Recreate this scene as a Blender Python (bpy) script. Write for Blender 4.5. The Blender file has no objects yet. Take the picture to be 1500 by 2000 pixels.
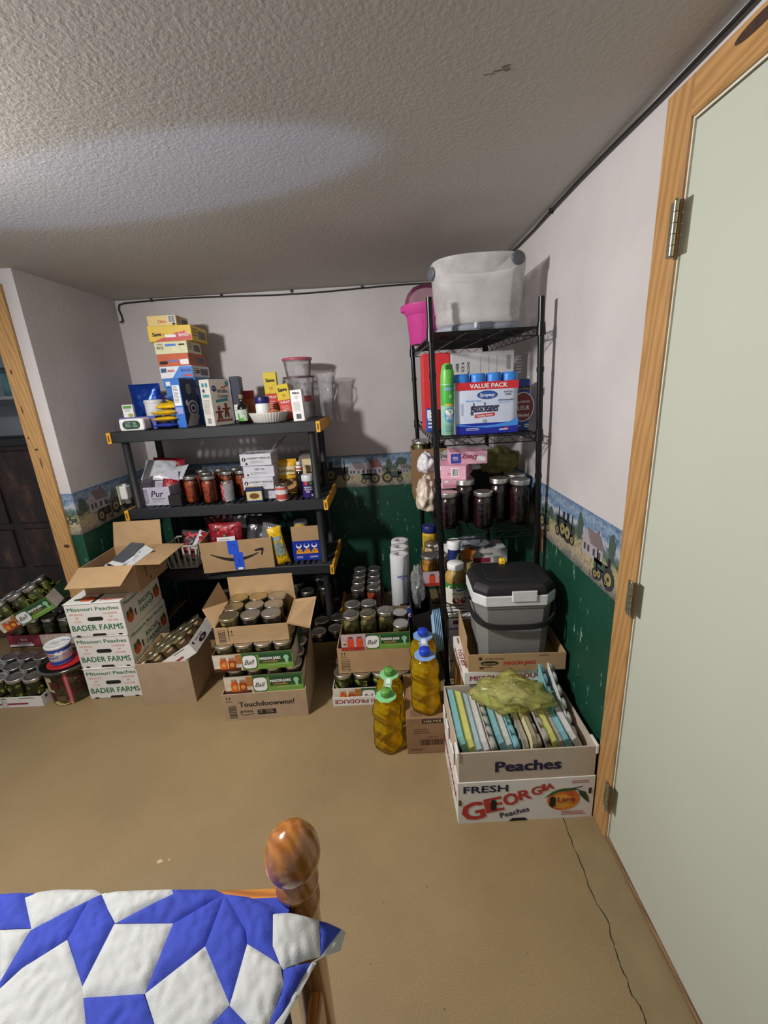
import bpy, bmesh, math, random
from mathutils import Vector, Matrix, Euler, noise
from mathutils.geometry import delaunay_2d_cdt
random.seed(7)
S = bpy.context.scene
COL = S.collection
PI = math.pi

# ---------------------------------------------------------------- camera
F_PX, PITCH, YAW, ROLL, CAM_H = 835.3, .2850, -.01437, -.05883, 1.53
def _rx(a): return Matrix(((1,0,0),(0,math.cos(a),-math.sin(a)),(0,math.sin(a),math.cos(a))))
def _rz(a): return Matrix(((math.cos(a),-math.sin(a),0),(math.sin(a),math.cos(a),0),(0,0,1)))
Mc = _rz(ROLL) @ _rx(PITCH) @ Matrix(((1,0,0),(0,0,-1),(0,1,0))) @ _rz(YAW)
cd = bpy.data.cameras.new('camera'); cam = bpy.data.objects.new('camera', cd); COL.objects.link(cam)
cd.sensor_fit = 'VERTICAL'; cd.sensor_height = 24; cd.lens = F_PX/2000*24; cd.clip_start = .02
rot = Matrix((Mc[0], -Vector(Mc[1]), -Vector(Mc[2]))).transposed()
cam.matrix_world = Matrix.Translation((0,0,CAM_H)) @ rot.to_4x4()
S.camera = cam
# ---------------------------------------------------------------- world, lights, exposure
W = bpy.data.worlds.new('world'); S.world = W; W.use_nodes = True
W.node_tree.nodes['Background'].inputs[0].default_value = (.93,.96,1,1)
W.node_tree.nodes['Background'].inputs[1].default_value = .30
def light(name, kind, loc, target, energy, color, **kw):
    l = bpy.data.lights.new(name, kind); l.energy = energy; l.color = color
    for k, v in kw.items(): setattr(l, k, v)
    o = bpy.data.objects.new(name, l); COL.objects.link(o); o.location = loc
    o.rotation_euler = (Vector(target)-Vector(loc)).to_track_quat('-Z','Y').to_euler()
    return o
light('ceiling_lamp_light', 'AREA', (-1.45,.8,2.08), (.1,1.45,.85), 43, (1,.965,.93), shape='DISK', size=.17)
up = light('ceiling_patch_spot', 'SPOT', (-1.15,-.55,.80), (-.74,1.50,2.15), 80, (.42,.60,1), spot_size=math.radians(30), spot_blend=.3, shadow_soft_size=.02)  # unseen spot added to throw the bluish patch on the ceiling, no known fixture
up.scale = (1.25,.21,1)
S.view_settings.view_transform = 'Standard'; S.view_settings.look = 'None'; S.view_settings.gamma = 1
S.view_settings.use_curve_mapping = False
S.view_settings.exposure = 0.3

# ---------------------------------------------------------------- materials
def lin(h):
    h = h.lstrip('#'); c = [int(h[i:i+2],16)/255 for i in (0,2,4)]
    return tuple(x/12.92 if x <= .04045 else ((x+.055)/1.055)**2.4 for x in c)+(1,)
_mats = {}
def mat(hexc, rough=.6, metal=0, var=.08, vs=30, bump=0, bs=200, coat=0, key=None, emit=0, alpha=None):
    """procedural principled material: noise varies the colour, noise bump gives relief"""
    k = (hexc, rough, metal, var, vs, bump, bs, coat, emit, alpha)
    if k in _mats: return _mats[k]
    m = bpy.data.materials.new('m_'+(key or hexc.strip('#'))); m.use_nodes = True
    nt = m.node_tree; p = nt.nodes['Principled BSDF']
    c = lin(hexc)
    p.inputs['Roughness'].default_value = rough; p.inputs['Metallic'].default_value = metal
    p.inputs['Coat Weight'].default_value = coat
    if alpha is not None: p.inputs['Alpha'].default_value = alpha
    tc = nt.nodes.new('ShaderNodeTexCoord'); n = nt.nodes.new('ShaderNodeTexNoise')
    n.inputs['Scale'].default_value = vs; n.inputs['Detail'].default_value = 4
    nt.links.new(tc.outputs['Object'], n.inputs['Vector'])
    r = nt.nodes.new('ShaderNodeValToRGB')
    r.color_ramp.elements[0].position = .3; r.color_ramp.elements[1].position = .7
    r.color_ramp.elements[0].color = tuple(x*(1-var) for x in c[:3])+(1,)
    r.color_ramp.elements[1].color = tuple(min(1,x*(1+var)) for x in c[:3])+(1,)
    nt.links.new(n.outputs['Fac'], r.inputs['Fac']); nt.links.new(r.outputs['Color'], p.inputs['Base Color'])
    if bump:
        n2 = nt.nodes.new('ShaderNodeTexNoise'); n2.inputs['Scale'].default_value = bs; n2.inputs['Detail'].default_value = 3
        nt.links.new(tc.outputs['Object'], n2.inputs['Vector'])
        b = nt.nodes.new('ShaderNodeBump'); b.inputs['Strength'].default_value = bump; b.inputs['Distance'].default_value = .004
        nt.links.new(n2.outputs['Fac'], b.inputs['Height']); nt.links.new(b.outputs['Normal'], p.inputs['Normal'])
    _mats[k] = m
    return m
def nodemat(name):
    m = bpy.data.materials.new(name); m.use_nodes = True
    return m, m.node_tree, m.node_tree.nodes['Principled BSDF']
def ramp(nt, stops, interp='LINEAR'):
    r = nt.nodes.new('ShaderNodeValToRGB'); e = r.color_ramp.elements; r.color_ramp.interpolation = interp
    while len(e) < len(stops): e.new(.5)
    for i, (p, c) in enumerate(stops): e[i].position = p; e[i].color = lin(c)
    return r
def tex(nt, kind, scale, vec, **kw):
    n = nt.nodes.new(kind); n.inputs['Scale'].default_value = scale
    for k, v in kw.items(): n.inputs[k].default_value = v
    nt.links.new(vec, n.inputs['Vector']); return n
def coords(nt, out='Object', scale=(1,1,1), rot=(0,0,0)):
    t = nt.nodes.new('ShaderNodeTexCoord'); m = nt.nodes.new('ShaderNodeMapping')
    m.inputs['Scale'].default_value = scale; m.inputs['Rotation'].default_value = rot
    nt.links.new(t.outputs[out], m.inputs['Vector']); return m.outputs['Vector']
def addbump(nt, p, sock, strength, dist):
    b = nt.nodes.new('ShaderNodeBump'); b.inputs['Strength'].default_value = strength; b.inputs['Distance'].default_value = dist
    nt.links.new(sock, b.inputs['Height']); nt.links.new(b.outputs['Normal'], p.inputs['Normal'])
def wood(name, cols, axis='Z', scale=1., rough=.45, coat=0):
    m, nt, p = nodemat(name)
    sc = {'X':(.12,1,1),'Y':(1,.12,1),'Z':(1,1,.12)}[axis]
    v = coords(nt, 'Object', tuple(s*scale for s in sc))
    n = tex(nt, 'ShaderNodeTexNoise', 9, v, Detail=3, Distortion=.6)
    w = nt.nodes.new('ShaderNodeTexWave'); w.inputs['Scale'].default_value = 22; w.inputs['Distortion'].default_value = 6
    w.inputs['Detail'].default_value = 2; w.bands_direction = 'DIAGONAL'
    nt.links.new(v, w.inputs['Vector'])
    mx = nt.nodes.new('ShaderNodeMath'); mx.operation = 'MULTIPLY_ADD'; mx.inputs[1].default_value = .45
    nt.links.new(w.outputs['Fac'], mx.inputs[0]); 
    m2 = nt.nodes.new('ShaderNodeMath'); m2.operation = 'MULTIPLY'; m2.inputs[1].default_value = .6
    nt.links.new(n.outputs['Fac'], m2.inputs[0]); nt.links.new(m2.outputs[0], mx.inputs[2])
    r = ramp(nt, [(.15,cols[0]),(.5,cols[1]),(.85,cols[2])])
    nt.links.new(mx.outputs[0], r.inputs['Fac']); nt.links.new(r.outputs['Color'], p.inputs['Base Color'])
    p.inputs['Roughness'].default_value = rough; p.inputs['Coat Weight'].default_value = coat; p.inputs['Coat Roughness'].default_value = .08
    return m
def clear(name, tint, gloss=.12, frost=0., frost_col='#ffffff', rough=.04):
    """thin clear plastic or glass: see-through with a fresnel gloss, optionally frosted"""
    m = bpy.data.materials.new(name); m.use_nodes = True; nt = m.node_tree
    nt.nodes.remove(nt.nodes['Principled BSDF']); out = nt.nodes['Material Output']
    t = nt.nodes.new('ShaderNodeBsdfTransparent'); t.inputs[0].default_value = lin(tint)
    g = nt.nodes.new('ShaderNodeBsdfGlossy'); g.inputs['Roughness'].default_value = rough
    lw = nt.nodes.new('ShaderNodeLayerWeight'); lw.inputs['Blend'].default_value = gloss
    base = t.outputs[0]
    if frost:
        d = nt.nodes.new('ShaderNodeBsdfDiffuse'); d.inputs[0].default_value = lin(frost_col)
        tr = nt.nodes.new('ShaderNodeBsdfTranslucent'); tr.inputs[0].default_value = lin(frost_col)
        a = nt.nodes.new('ShaderNodeMixShader'); a.inputs[0].default_value = .45
        nt.links.new(d.outputs[0], a.inputs[1]); nt.links.new(tr.outputs[0], a.inputs[2])
        tcn = nt.nodes.new('ShaderNodeTexCoord'); nz = nt.nodes.new('ShaderNodeTexNoise'); nz.inputs['Scale'].default_value = 18
        nt.links.new(tcn.outputs['Object'], nz.inputs['Vector'])
        mr = nt.nodes.new('ShaderNodeMapRange'); mr.inputs['From Min'].default_value = .3; mr.inputs['From Max'].default_value = .7
        mr.inputs['To Min'].default_value = max(0,frost-.12); mr.inputs['To Max'].default_value = min(1,frost+.12)
        nt.links.new(nz.outputs['Fac'], mr.inputs['Value'])
        b = nt.nodes.new('ShaderNodeMixShader'); nt.links.new(mr.outputs[0], b.inputs[0])
        nt.links.new(base, b.inputs[1]); nt.links.new(a.outputs[0], b.inputs[2]); base = b.outputs[0]
    mx = nt.nodes.new('ShaderNodeMixShader')
    nt.links.new(lw.outputs['Fresnel'], mx.inputs[0]); nt.links.new(base, mx.inputs[1]); nt.links.new(g.outputs[0], mx.inputs[2])
    nt.links.new(mx.outputs[0], out.inputs[0])
    return m
def chunky(name, cols, scale=60, rough=.35):
    """jar contents: voronoi lumps in several tones"""
    m, nt, p = nodemat(name); v = coords(nt)
    vo = tex(nt, 'ShaderNodeTexVoronoi', scale, v); no = tex(nt, 'ShaderNodeTexNoise', scale*.4, v, Detail=3)
    ad = nt.nodes.new('ShaderNodeMath'); ad.operation = 'MULTIPLY_ADD'; ad.inputs[1].default_value = .55
    sp = nt.nodes.new('ShaderNodeSeparateColor'); nt.links.new(vo.outputs['Color'], sp.inputs[0])
    m2 = nt.nodes.new('ShaderNodeMath'); m2.operation = 'MULTIPLY'; m2.inputs[1].default_value = .5; nt.links.new(no.outputs['Fac'], m2.inputs[0])
    nt.links.new(sp.outputs[0], ad.inputs[0]); nt.links.new(m2.outputs[0], ad.inputs[2])
    r = ramp(nt, [(i/(len(cols)-1)*.7+.12, c) for i, c in enumerate(cols)])
    nt.links.new(ad.outputs[0], r.inputs['Fac']); nt.links.new(r.outputs['Color'], p.inputs['Base Color'])
    p.inputs['Roughness'].default_value = rough; p.inputs['Coat Weight'].default_value = .3
    addbump(nt, p, vo.outputs['Distance'], .5, .004)
    return m

CARD = mat('#ab8c66', .85, var=.07, vs=14, bump=.05, bs=90, key='cardboard')
CARD_IN = mat('#a98a60', .9, var=.09, vs=10, key='cardboard_inside')
CARD_LT = mat('#bd9f78', .85, var=.06, vs=14, key='cardboard_light')
CARD_DK = mat('#8a6a4a', .88, var=.1, vs=12, key='cardboard_dark')
CARD_GREY = mat('#a68f74', .88, var=.06, vs=16, key='cardboard_greyish')
WHITEC = mat('#dcdad6', .7, var=.04, vs=20, key='white_card')
KRAFT_PALE = mat('#b9ab9a', .85, var=.05, vs=24, key='pale_kraft')
INK = mat('#1c1817', .7, key='black_ink'); INKG = mat('#1e6a3a', .7, key='green_ink'); INKR = mat('#c0392b', .7, key='red_ink')
INKM = mat('#8f2238', .7, key='maroon_ink'); INKN = mat('#1b1840', .7, key='navy_ink'); INKO = mat('#d9693f', .7, key='orange_ink')
WHITE = mat('#e9e9e9', .5, var=.03, key='white'); BLACK = mat('#141414', .45, key='black')
BLUE = mat('#1f49b5', .45, key='blue'); YELL = mat('#e3b51f', .5, key='yellow'); RED = mat('#c8242a', .5, key='red')
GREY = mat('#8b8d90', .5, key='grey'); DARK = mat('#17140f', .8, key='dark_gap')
STEEL = mat('#d2d1cc', .34, 1, var=.05, key='tin'); GOLD = mat('#cfc9a8', .3, 1, var=.05, key='gold_tin')
GLASS = clear('jar_glass', '#f3f6f2', .3)
BLACKM = mat('#0d0d0e', .32, .3, var=.1, key='black_enamel')
PLASTIC_BK = mat('#1f2126', .55, var=.1, vs=40, bump=.06, bs=300, key='black_plastic')
CLIP_Y = mat('#e0a52b', .5, var=.06, key='yellow_clip')

# ---------------------------------------------------------------- mesh helpers
V = Vector
class Frame:
    """flat face: origin, right, up (unit); n = outward normal"""
    def __init__(s, o, r, u): s.o = V(o); s.r = V(r).normalized(); s.u = V(u).normalized(); s.n = s.r.cross(s.u)
    def at(s, x, y, z=0): return s.o+s.r*x+s.u*y+s.n*z
    step = None
class Cyl:
    """upright cylinder wall: x runs round it (0 = facing ang), y up"""
    def __init__(s, c, r, ang=-PI/2, r2=None, h=1): s.c = V(c); s.rad = r; s.ang = ang; s.r2 = r if r2 is None else r2; s.h = h
    def at(s, x, y, z=0):
        rr = s.rad+(s.r2-s.rad)*y/s.h
        a = s.ang+x/s.rad; return s.c+V((math.cos(a)*(rr+z), math.sin(a)*(rr+z), y))
    step = .006
_txt = {}
def text_mesh(t, bold, shear, spacing, small=1.0):
    k = (t, bold, shear, spacing)
    if k not in _txt:
        c = bpy.data.curves.new('t', 'FONT'); c.body = t; c.size = 1; c.offset = bold; c.shear = shear; c.space_character = spacing
        c.resolution_u = 2; c.fill_mode = 'FRONT'; c.align_x = 'LEFT'
        o = bpy.data.objects.new('t', c); COL.objects.link(o)
        dg = bpy.context.evaluated_depsgraph_get()
        me = o.evaluated_get(dg).to_mesh()
        vs = [v.co.copy() for v in me.vertices]; fs = [tuple(p.vertices) for p in me.polygons]
        o.evaluated_get(dg).to_mesh_clear()
        bpy.data.objects.remove(o); bpy.data.curves.remove(c)
        xs = [v.x for v in vs] or [0]; 
        _txt[k] = (vs, fs, min(xs), max(xs))
    return _txt[k]
class MB:
    def __init__(s): s.v = []; s.f = []; s.m = []; s.mats = []; s.sm = []
    def mi(s, m):
        if m not in s.mats: s.mats.append(m)
        return s.mats.index(m)
    def add(s, vs, fs, m, smooth=False):
        b = len(s.v); s.v += [V(v) for v in vs]; i = s.mi(m)
        for f in fs: s.f.append(tuple(b+x for x in f)); s.m.append(i); s.sm.append(smooth)
        return s
    def hexa(s, c, m):
        """8 corners: bottom ring then top ring, counter-clockwise from above"""
        return s.add(c, [(3,2,1,0),(4,5,6,7),(0,1,5,4),(1,2,6,5),(2,3,7,6),(3,0,4,7)], m)
    def box(s, x0, x1, y0, y1, z0, z1, m):
        return s.hexa([(x0,y0,z0),(x1,y0,z0),(x1,y1,z0),(x0,y1,z0),(x0,y0,z1),(x1,y0,z1),(x1,y1,z1),(x0,y1,z1)], m)
    def rbox(s, x0, x1, y0, y1, z0, z1, m, b=.003):
        """chamfered box"""
        bm = bmesh.new(); bmesh.ops.create_cube(bm, size=1)
        for v in bm.verts: v.co = V(((x0+x1)/2+v.co.x*(x1-x0), (y0+y1)/2+v.co.y*(y1-y0), (z0+z1)/2+v.co.z*(z1-z0)))
        bmesh.ops.bevel(bm, geom=bm.edges[:], offset=b, segments=2 if b > .006 else 1, affect='EDGES', profile=.5)
        return s.bm(bm, m)
    def bm(s, bm, m, smooth=False, mw=None):
        bm.verts.index_update()
        vs = [(mw @ v.co) if mw else v.co.copy() for v in bm.verts]; fs = [tuple(v.index for v in f.verts) for f in bm.faces]
        bm.free(); return s.add(vs, fs, m, smooth)
    def lathe(s, prof, m, seg=24, c=(0,0,0), smooth=True, cap0=True, cap1=True, sx=1, sy=1, flute=0, nf=0):
        c = V(c); vs = []; fs = []
        for r, z in prof:
            for i in range(seg):
                a = 2*PI*i/seg; rr = r*(1+flute*math.cos(nf*a)) if flute else r
                vs.append(c+V((math.cos(a)*rr*sx, math.sin(a)*rr*sy, z)))
        n = len(prof)
        for j in range(n-1):
            for i in range(seg):
                k = (i+1) % seg; fs.append((j*seg+i, j*seg+k, (j+1)*seg+k, (j+1)*seg+i))
        s.add(vs, fs, m, smooth)
        if cap0: s.add(vs[:seg][::-1], [tuple(range(seg))], m)
        if cap1: s.add(vs[-seg:], [tuple(range(seg))], m)
        return s
    def cyl(s, a, b, r, m, seg=12, r2=None, smooth=True):
        a, b = V(a), V(b); d = (b-a).normalized(); q = d.to_track_quat('Z','Y').to_matrix()
        r2 = r if r2 is None else r2; vs = []
        for p, rr in ((a,r),(b,r2)):
            for i in range(seg):
                t = 2*PI*i/seg; vs.append(p+q@V((math.cos(t)*rr, math.sin(t)*rr, 0)))
        s.add(vs, [(i,(i+1)%seg,seg+(i+1)%seg,seg+i) for i in range(seg)], m, smooth)
        s.add(vs[:seg][::-1], [tuple(range(seg))], m); s.add(vs[seg:], [tuple(range(seg))], m)
        return s
    def tube(s, pts, r, m, seg=8):
        pts = [V(p) for p in pts]; vs = []; n = len(pts)
        for i, p in enumerate(pts):
            d = (pts[min(i+1,n-1)]-pts[max(i-1,0)]).normalized(); q = d.to_track_quat('Z','Y').to_matrix()
            for k in range(seg):
                t = 2*PI*k/seg; vs.append(p+q@V((math.cos(t)*r, math.sin(t)*r, 0)))
        fs = [(j*seg+i, j*seg+(i+1)%seg, (j+1)*seg+(i+1)%seg, (j+1)*seg+i) for j in range(n-1) for i in range(seg)]
        s.add(vs, fs, m, True); s.add(vs[:seg][::-1], [tuple(range(seg))], m); s.add(vs[-seg:], [tuple(range(seg))], m)
        return s
    def bar(s, a, b, w, t, m, up=(0,0,1)):
        """square bar from a to b, width w, thickness t along up"""
        a, b = V(a), V(b); d = (b-a).normalized(); u = V(up); sd = d.cross(u).normalized()*w/2; u = sd.cross(d).normalized()*t/2
        c = []
        for p in (a, b): c += [p-sd-u, p+sd-u, p+sd+u, p-sd+u]
        return s.add(c, [(3,2,1,0),(4,5,6,7),(0,1,5,4),(1,2,6,5),(2,3,7,6),(3,0,4,7)], m)
    def prism(s, fr, pts, d0, d1, m):
        """outline in a frame extruded along its normal from d0 to d1"""
        n = len(pts); vs = [fr.at(x,y,d0) for x, y in pts]+[fr.at(x,y,d1) for x, y in pts]
        return s.add(vs, [tuple(range(n))[::-1], tuple(range(n,2*n))]+[(i,(i+1)%n,n+(i+1)%n,n+i) for i in range(n)], m)
    # flat print on a face
    def poly(s, fr, pts, m, off=.0006):
        return s.add([fr.at(x,y,off) for x, y in pts], [tuple(range(len(pts)))], m)
    def rect(s, fr, x0, y0, x1, y1, m, off=.0006):
        if fr.step:
            n = max(1, int((x1-x0)/fr.step)); vs = []
            for i in range(n+1):
                x = x0+(x1-x0)*i/n; vs += [fr.at(x,y0,off), fr.at(x,y1,off)]
            return s.add(vs, [(2*i,2*i+2,2*i+3,2*i+1) for i in range(n)], m, True)
        return s.poly(fr, [(x0,y0),(x1,y0),(x1,y1),(x0,y1)], m, off)
    def ell(s, fr, cx, cy, rx, ry, m, off=.0006, seg=20, a0=0):
        return s.poly(fr, [(cx+math.cos(a0+2*PI*i/seg)*rx, cy+math.sin(a0+2*PI*i/seg)*ry) for i in range(seg)], m, off)
    def frame(s, fr, x0, y0, x1, y1, t, m, off=.0006):
        for a in ((x0,y0,x1,y0+t),(x0,y1-t,x1,y1),(x0,y0,x0+t,y1),(x1-t,y0,x1,y1)): s.rect(fr, *a, m, off)
        return s
    def text(s, fr, t, x, y, size, m, bold=0., shear=0., align='C', width=None, rot=0, off=.0009, spacing=1., grow=0.):
        vs, fs, a, b = text_mesh(t, 0., shear, spacing)
        w = (b-a)*size; sx = size
        if width: sx = size*width/w; w = width
        x0 = {'C':-w/2,'L':0,'R':-w}[align]; cr, sr = math.cos(rot), math.sin(rot)
        sh = bold*size*1.6                      # heavier strokes: overlaid copies a hair apart
        for k, (dx, dy) in enumerate([(0,0)] if sh < 1e-5 else [(-sh,-sh*.5),(sh,-sh*.5),(-sh,sh*.5),(sh,sh*.5)]):
            out = []
            for v in vs:
                px = x0+(v.x-a)*sx+dx; py = v.y*size+dy
                out.append(fr.at(x+px*cr-py*sr, y+px*sr+py*cr, off+k*.00006))
            s.add(out, fs, m)
        return s
    def lines(s, fr, x0, y0, x1, y1, n, m, off=.0007, fill=.35, ragged=.25, seed=0):
        """rows of small print too fine to read"""
        rnd = random.Random(seed); h = (y1-y0)/n
        for i in range(n): s.rect(fr, x0, y1-h*(i+fill), x1-(x1-x0)*ragged*rnd.random(), y1-h*i, m, off)
        return s
    def barcode(s, fr, x0, y0, x1, y1, m=None, bg=None, seed=0, off=.0009):
        rnd = random.Random(seed); m = m or INK
        if bg: s.rect(fr, x0-.003, y0-.003, x1+.003, y1+.003, bg, off-.0002)
        x = x0
        while x < x1:
            w = (x1-x0)*rnd.choice((.02,.03,.05)); s.rect(fr, x, y0, min(x+w,x1), y1, m, off); x += w+(x1-x0)*rnd.choice((.02,.04))
        return s
    def warp(s, fn): s.v = [fn(v) for v in s.v]; return s
    def mesh(s, name):
        me = bpy.data.meshes.new(name); me.from_pydata([tuple(v) for v in s.v], [], s.f)
        for m in s.mats: me.materials.append(m)
        me.polygons.foreach_set('material_index', s.m); me.polygons.foreach_set('use_smooth', s.sm); me.update()
        return me
    def build(s, name, parent=None, label=None, kind=None):
        o = bpy.data.objects.new(name, s.mesh(name)); COL.objects.link(o); o.parent = parent
        if label: o['label'] = label
        if kind: o['kind'] = kind
        return o
def inst(name, me, parent=None, loc=(0,0,0), rot=(0,0,0)):
    o = bpy.data.objects.new(name, me); COL.objects.link(o); o.parent = parent; o.location = loc; o.rotation_euler = rot; return o
def thing(name, label, cat, loc=(0,0,0), rz=0, group=None, rot=None):
    o = bpy.data.objects.new(name, None); COL.objects.link(o); o.location = loc; o.rotation_euler = rot or (0,0,rz)
    o.empty_display_size = .05; o['label'] = label; o['category'] = cat
    if group: o['group'] = group
    return o
def struct(o): o['kind'] = 'structure'; return o
def boxframes(x0, x1, y0, y1, z0, z1):
    return dict(f=Frame((x0,y0,z0),(1,0,0),(0,0,1)), r=Frame((x1,y0,z0),(0,1,0),(0,0,1)), l=Frame((x0,y1,z0),(0,-1,0),(0,0,1)),
                t=Frame((x0,y0,z1),(1,0,0),(0,1,0)), b=Frame((x1,y1,z0),(-1,0,0),(0,0,1)))
# ordinal words for labels
ORD = ['first','second','third','fourth','fifth','sixth','seventh']

# ================================================================ THE SETTING
CEIL, XR, YB, XL, YJ = 2.153, .690, 3.02, -1.69, 2.22
BT, BB = 1.077, .845            # wallpaper border top and bottom
def floor_mat():
    m, nt, p = nodemat('painted_concrete'); v = coords(nt)
    a = tex(nt, 'ShaderNodeTexNoise', 1.6, v, Detail=5, Roughness=.6); b = tex(nt, 'ShaderNodeTexNoise', 260, v, Detail=2)
    r = ramp(nt, [(.3,'#8b7654'),(.55,'#98825d'),(.75,'#a38b66')])
    nt.links.new(a.outputs['Fac'], r.inputs['Fac'])
    r2 = ramp(nt, [(.3,'#c8c8c8'),(.7,'#ffffff')]); nt.links.new(b.outputs['Fac'], r2.inputs['Fac'])
    mx = nt.nodes.new('ShaderNodeMix'); mx.data_type = 'RGBA'; mx.blend_type = 'MULTIPLY'; mx.inputs[0].default_value = .6
    nt.links.new(r.outputs['Color'], mx.inputs[6]); nt.links.new(r2.outputs['Color'], mx.inputs[7])
    # pale scuffs and dark specks
    c = tex(nt, 'ShaderNodeTexNoise', 14, v, Detail=6, Distortion=1.2); r3 = ramp(nt, [(.74,'#000000'),(.78,'#ffffff')]); nt.links.new(c.outputs['Fac'], r3.inputs['Fac'])
    m2 = nt.nodes.new('ShaderNodeMix'); m2.data_type = 'RGBA'; m2.inputs[7].default_value = lin('#c9b695')
    nt.links.new(r3.outputs['Color'], m2.inputs[0]); nt.links.new(mx.outputs[2], m2.inputs[6])
    d = tex(nt, 'ShaderNodeTexVoronoi', 16, v); r4 = ramp(nt, [(.025,'#6a5a40'),(.045,'#ffffff')]); nt.links.new(d.outputs['Distance'], r4.inputs['Fac'])
    m3 = nt.nodes.new('ShaderNodeMix'); m3.data_type = 'RGBA'; m3.blend_type = 'MULTIPLY'; m3.inputs[0].default_value = .7
    nt.links.new(m2.outputs[2], m3.inputs[6]); nt.links.new(r4.outputs['Color'], m3.inputs[7])
    nt.links.new(m3.outputs[2], p.inputs['Base Color']); p.inputs['Roughness'].default_value = .5
    addbump(nt, p, b.outputs['Fac'], .12, .002)
    return m
def wall_mat():
    """white plaster over dark green dado, both with scratches"""
    m, nt, p = nodemat('plaster_and_green_dado'); tc = nt.nodes.new('ShaderNodeTexCoord')
    v = tc.outputs['Object']; sx = nt.nodes.new('ShaderNodeSeparateXYZ'); nt.links.new(v, sx.inputs[0])
    st = nt.nodes.new('ShaderNodeMath'); st.operation = 'GREATER_THAN'; st.inputs[1].default_value = (BB+BT)/2
    nt.links.new(sx.outputs['Z'], st.inputs[0])
    n = tex(nt, 'ShaderNodeTexNoise', 3, v, Detail=4)
    rw = ramp(nt, [(.3,'#b9b4b4'),(.7,'#c6c1c1')]); rg = ramp(nt, [(.3,'#063a29'),(.7,'#0a4633')])
    nt.links.new(n.outputs['Fac'], rw.inputs['Fac']); nt.links.new(n.outputs['Fac'], rg.inputs['Fac'])
    sc = nt.nodes.new('ShaderNodeMapping'); sc.inputs['Scale'].default_value = (7,7,1.6); sc.inputs['Rotation'].default_value = (.5,.3,.2)
    nt.links.new(v, sc.inputs['Vector'])
    s1 = tex(nt, 'ShaderNodeTexNoise', 6, sc.outputs[0], Detail=7, Roughness=.7); rs = ramp(nt, [(.625,'#000000'),(.67,'#ffffff')]); nt.links.new(s1.outputs['Fac'], rs.inputs['Fac'])
    mg = nt.nodes.new('ShaderNodeMix'); mg.data_type = 'RGBA'; mg.inputs[7].default_value = lin('#8fa79a')
    nt.links.new(rs.outputs['Color'], mg.inputs[0]); nt.links.new(rg.outputs['Color'], mg.inputs[6])
    d = tex(nt, 'ShaderNodeTexVoronoi', 9, v); r4 = ramp(nt, [(.02,'#6b6560'),(.035,'#ffffff')]); nt.links.new(d.outputs['Distance'], r4.inputs['Fac'])
    mw = nt.nodes.new('ShaderNodeMix'); mw.data_type = 'RGBA'; mw.blend_type = 'MULTIPLY'; mw.inputs[0].default_value = .5
    nt.links.new(rw.outputs['Color'], mw.inputs[6]); nt.links.new(r4.outputs['Color'], mw.inputs[7])
    mx = nt.nodes.new('ShaderNodeMix'); mx.data_type = 'RGBA'
    nt.links.new(st.outputs[0], mx.inputs[0]); nt.links.new(mg.outputs[2], mx.inputs[6]); nt.links.new(mw.outputs[2], mx.inputs[7])
    nt.links.new(mx.outputs[2], p.inputs['Base Color']); p.inputs['Roughness'].default_value = .55
    b1 = tex(nt, 'ShaderNodeTexNoise', 38, v, Detail=5); addbump(nt, p, b1.outputs['Fac'], .22, .006)
    return m
def ceil_mat():
    m, nt, p = nodemat('stippled_ceiling'); v = coords(nt)
    n = tex(nt, 'ShaderNodeTexNoise', 1.2, v, Detail=3); r = ramp(nt, [(.3,'#b4b0aa'),(.7,'#bfbab4')])
    nt.links.new(n.outputs['Fac'], r.inputs['Fac']); nt.links.new(r.outputs['Color'], p.inputs['Base Color'])
    p.inputs['Roughness'].default_value = .8
    b = tex(nt, 'ShaderNodeTexNoise', 95, v, Detail=4, Distortion=.3); addbump(nt, p, b.outputs['Fac'], .2, .005)
    return m
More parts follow.
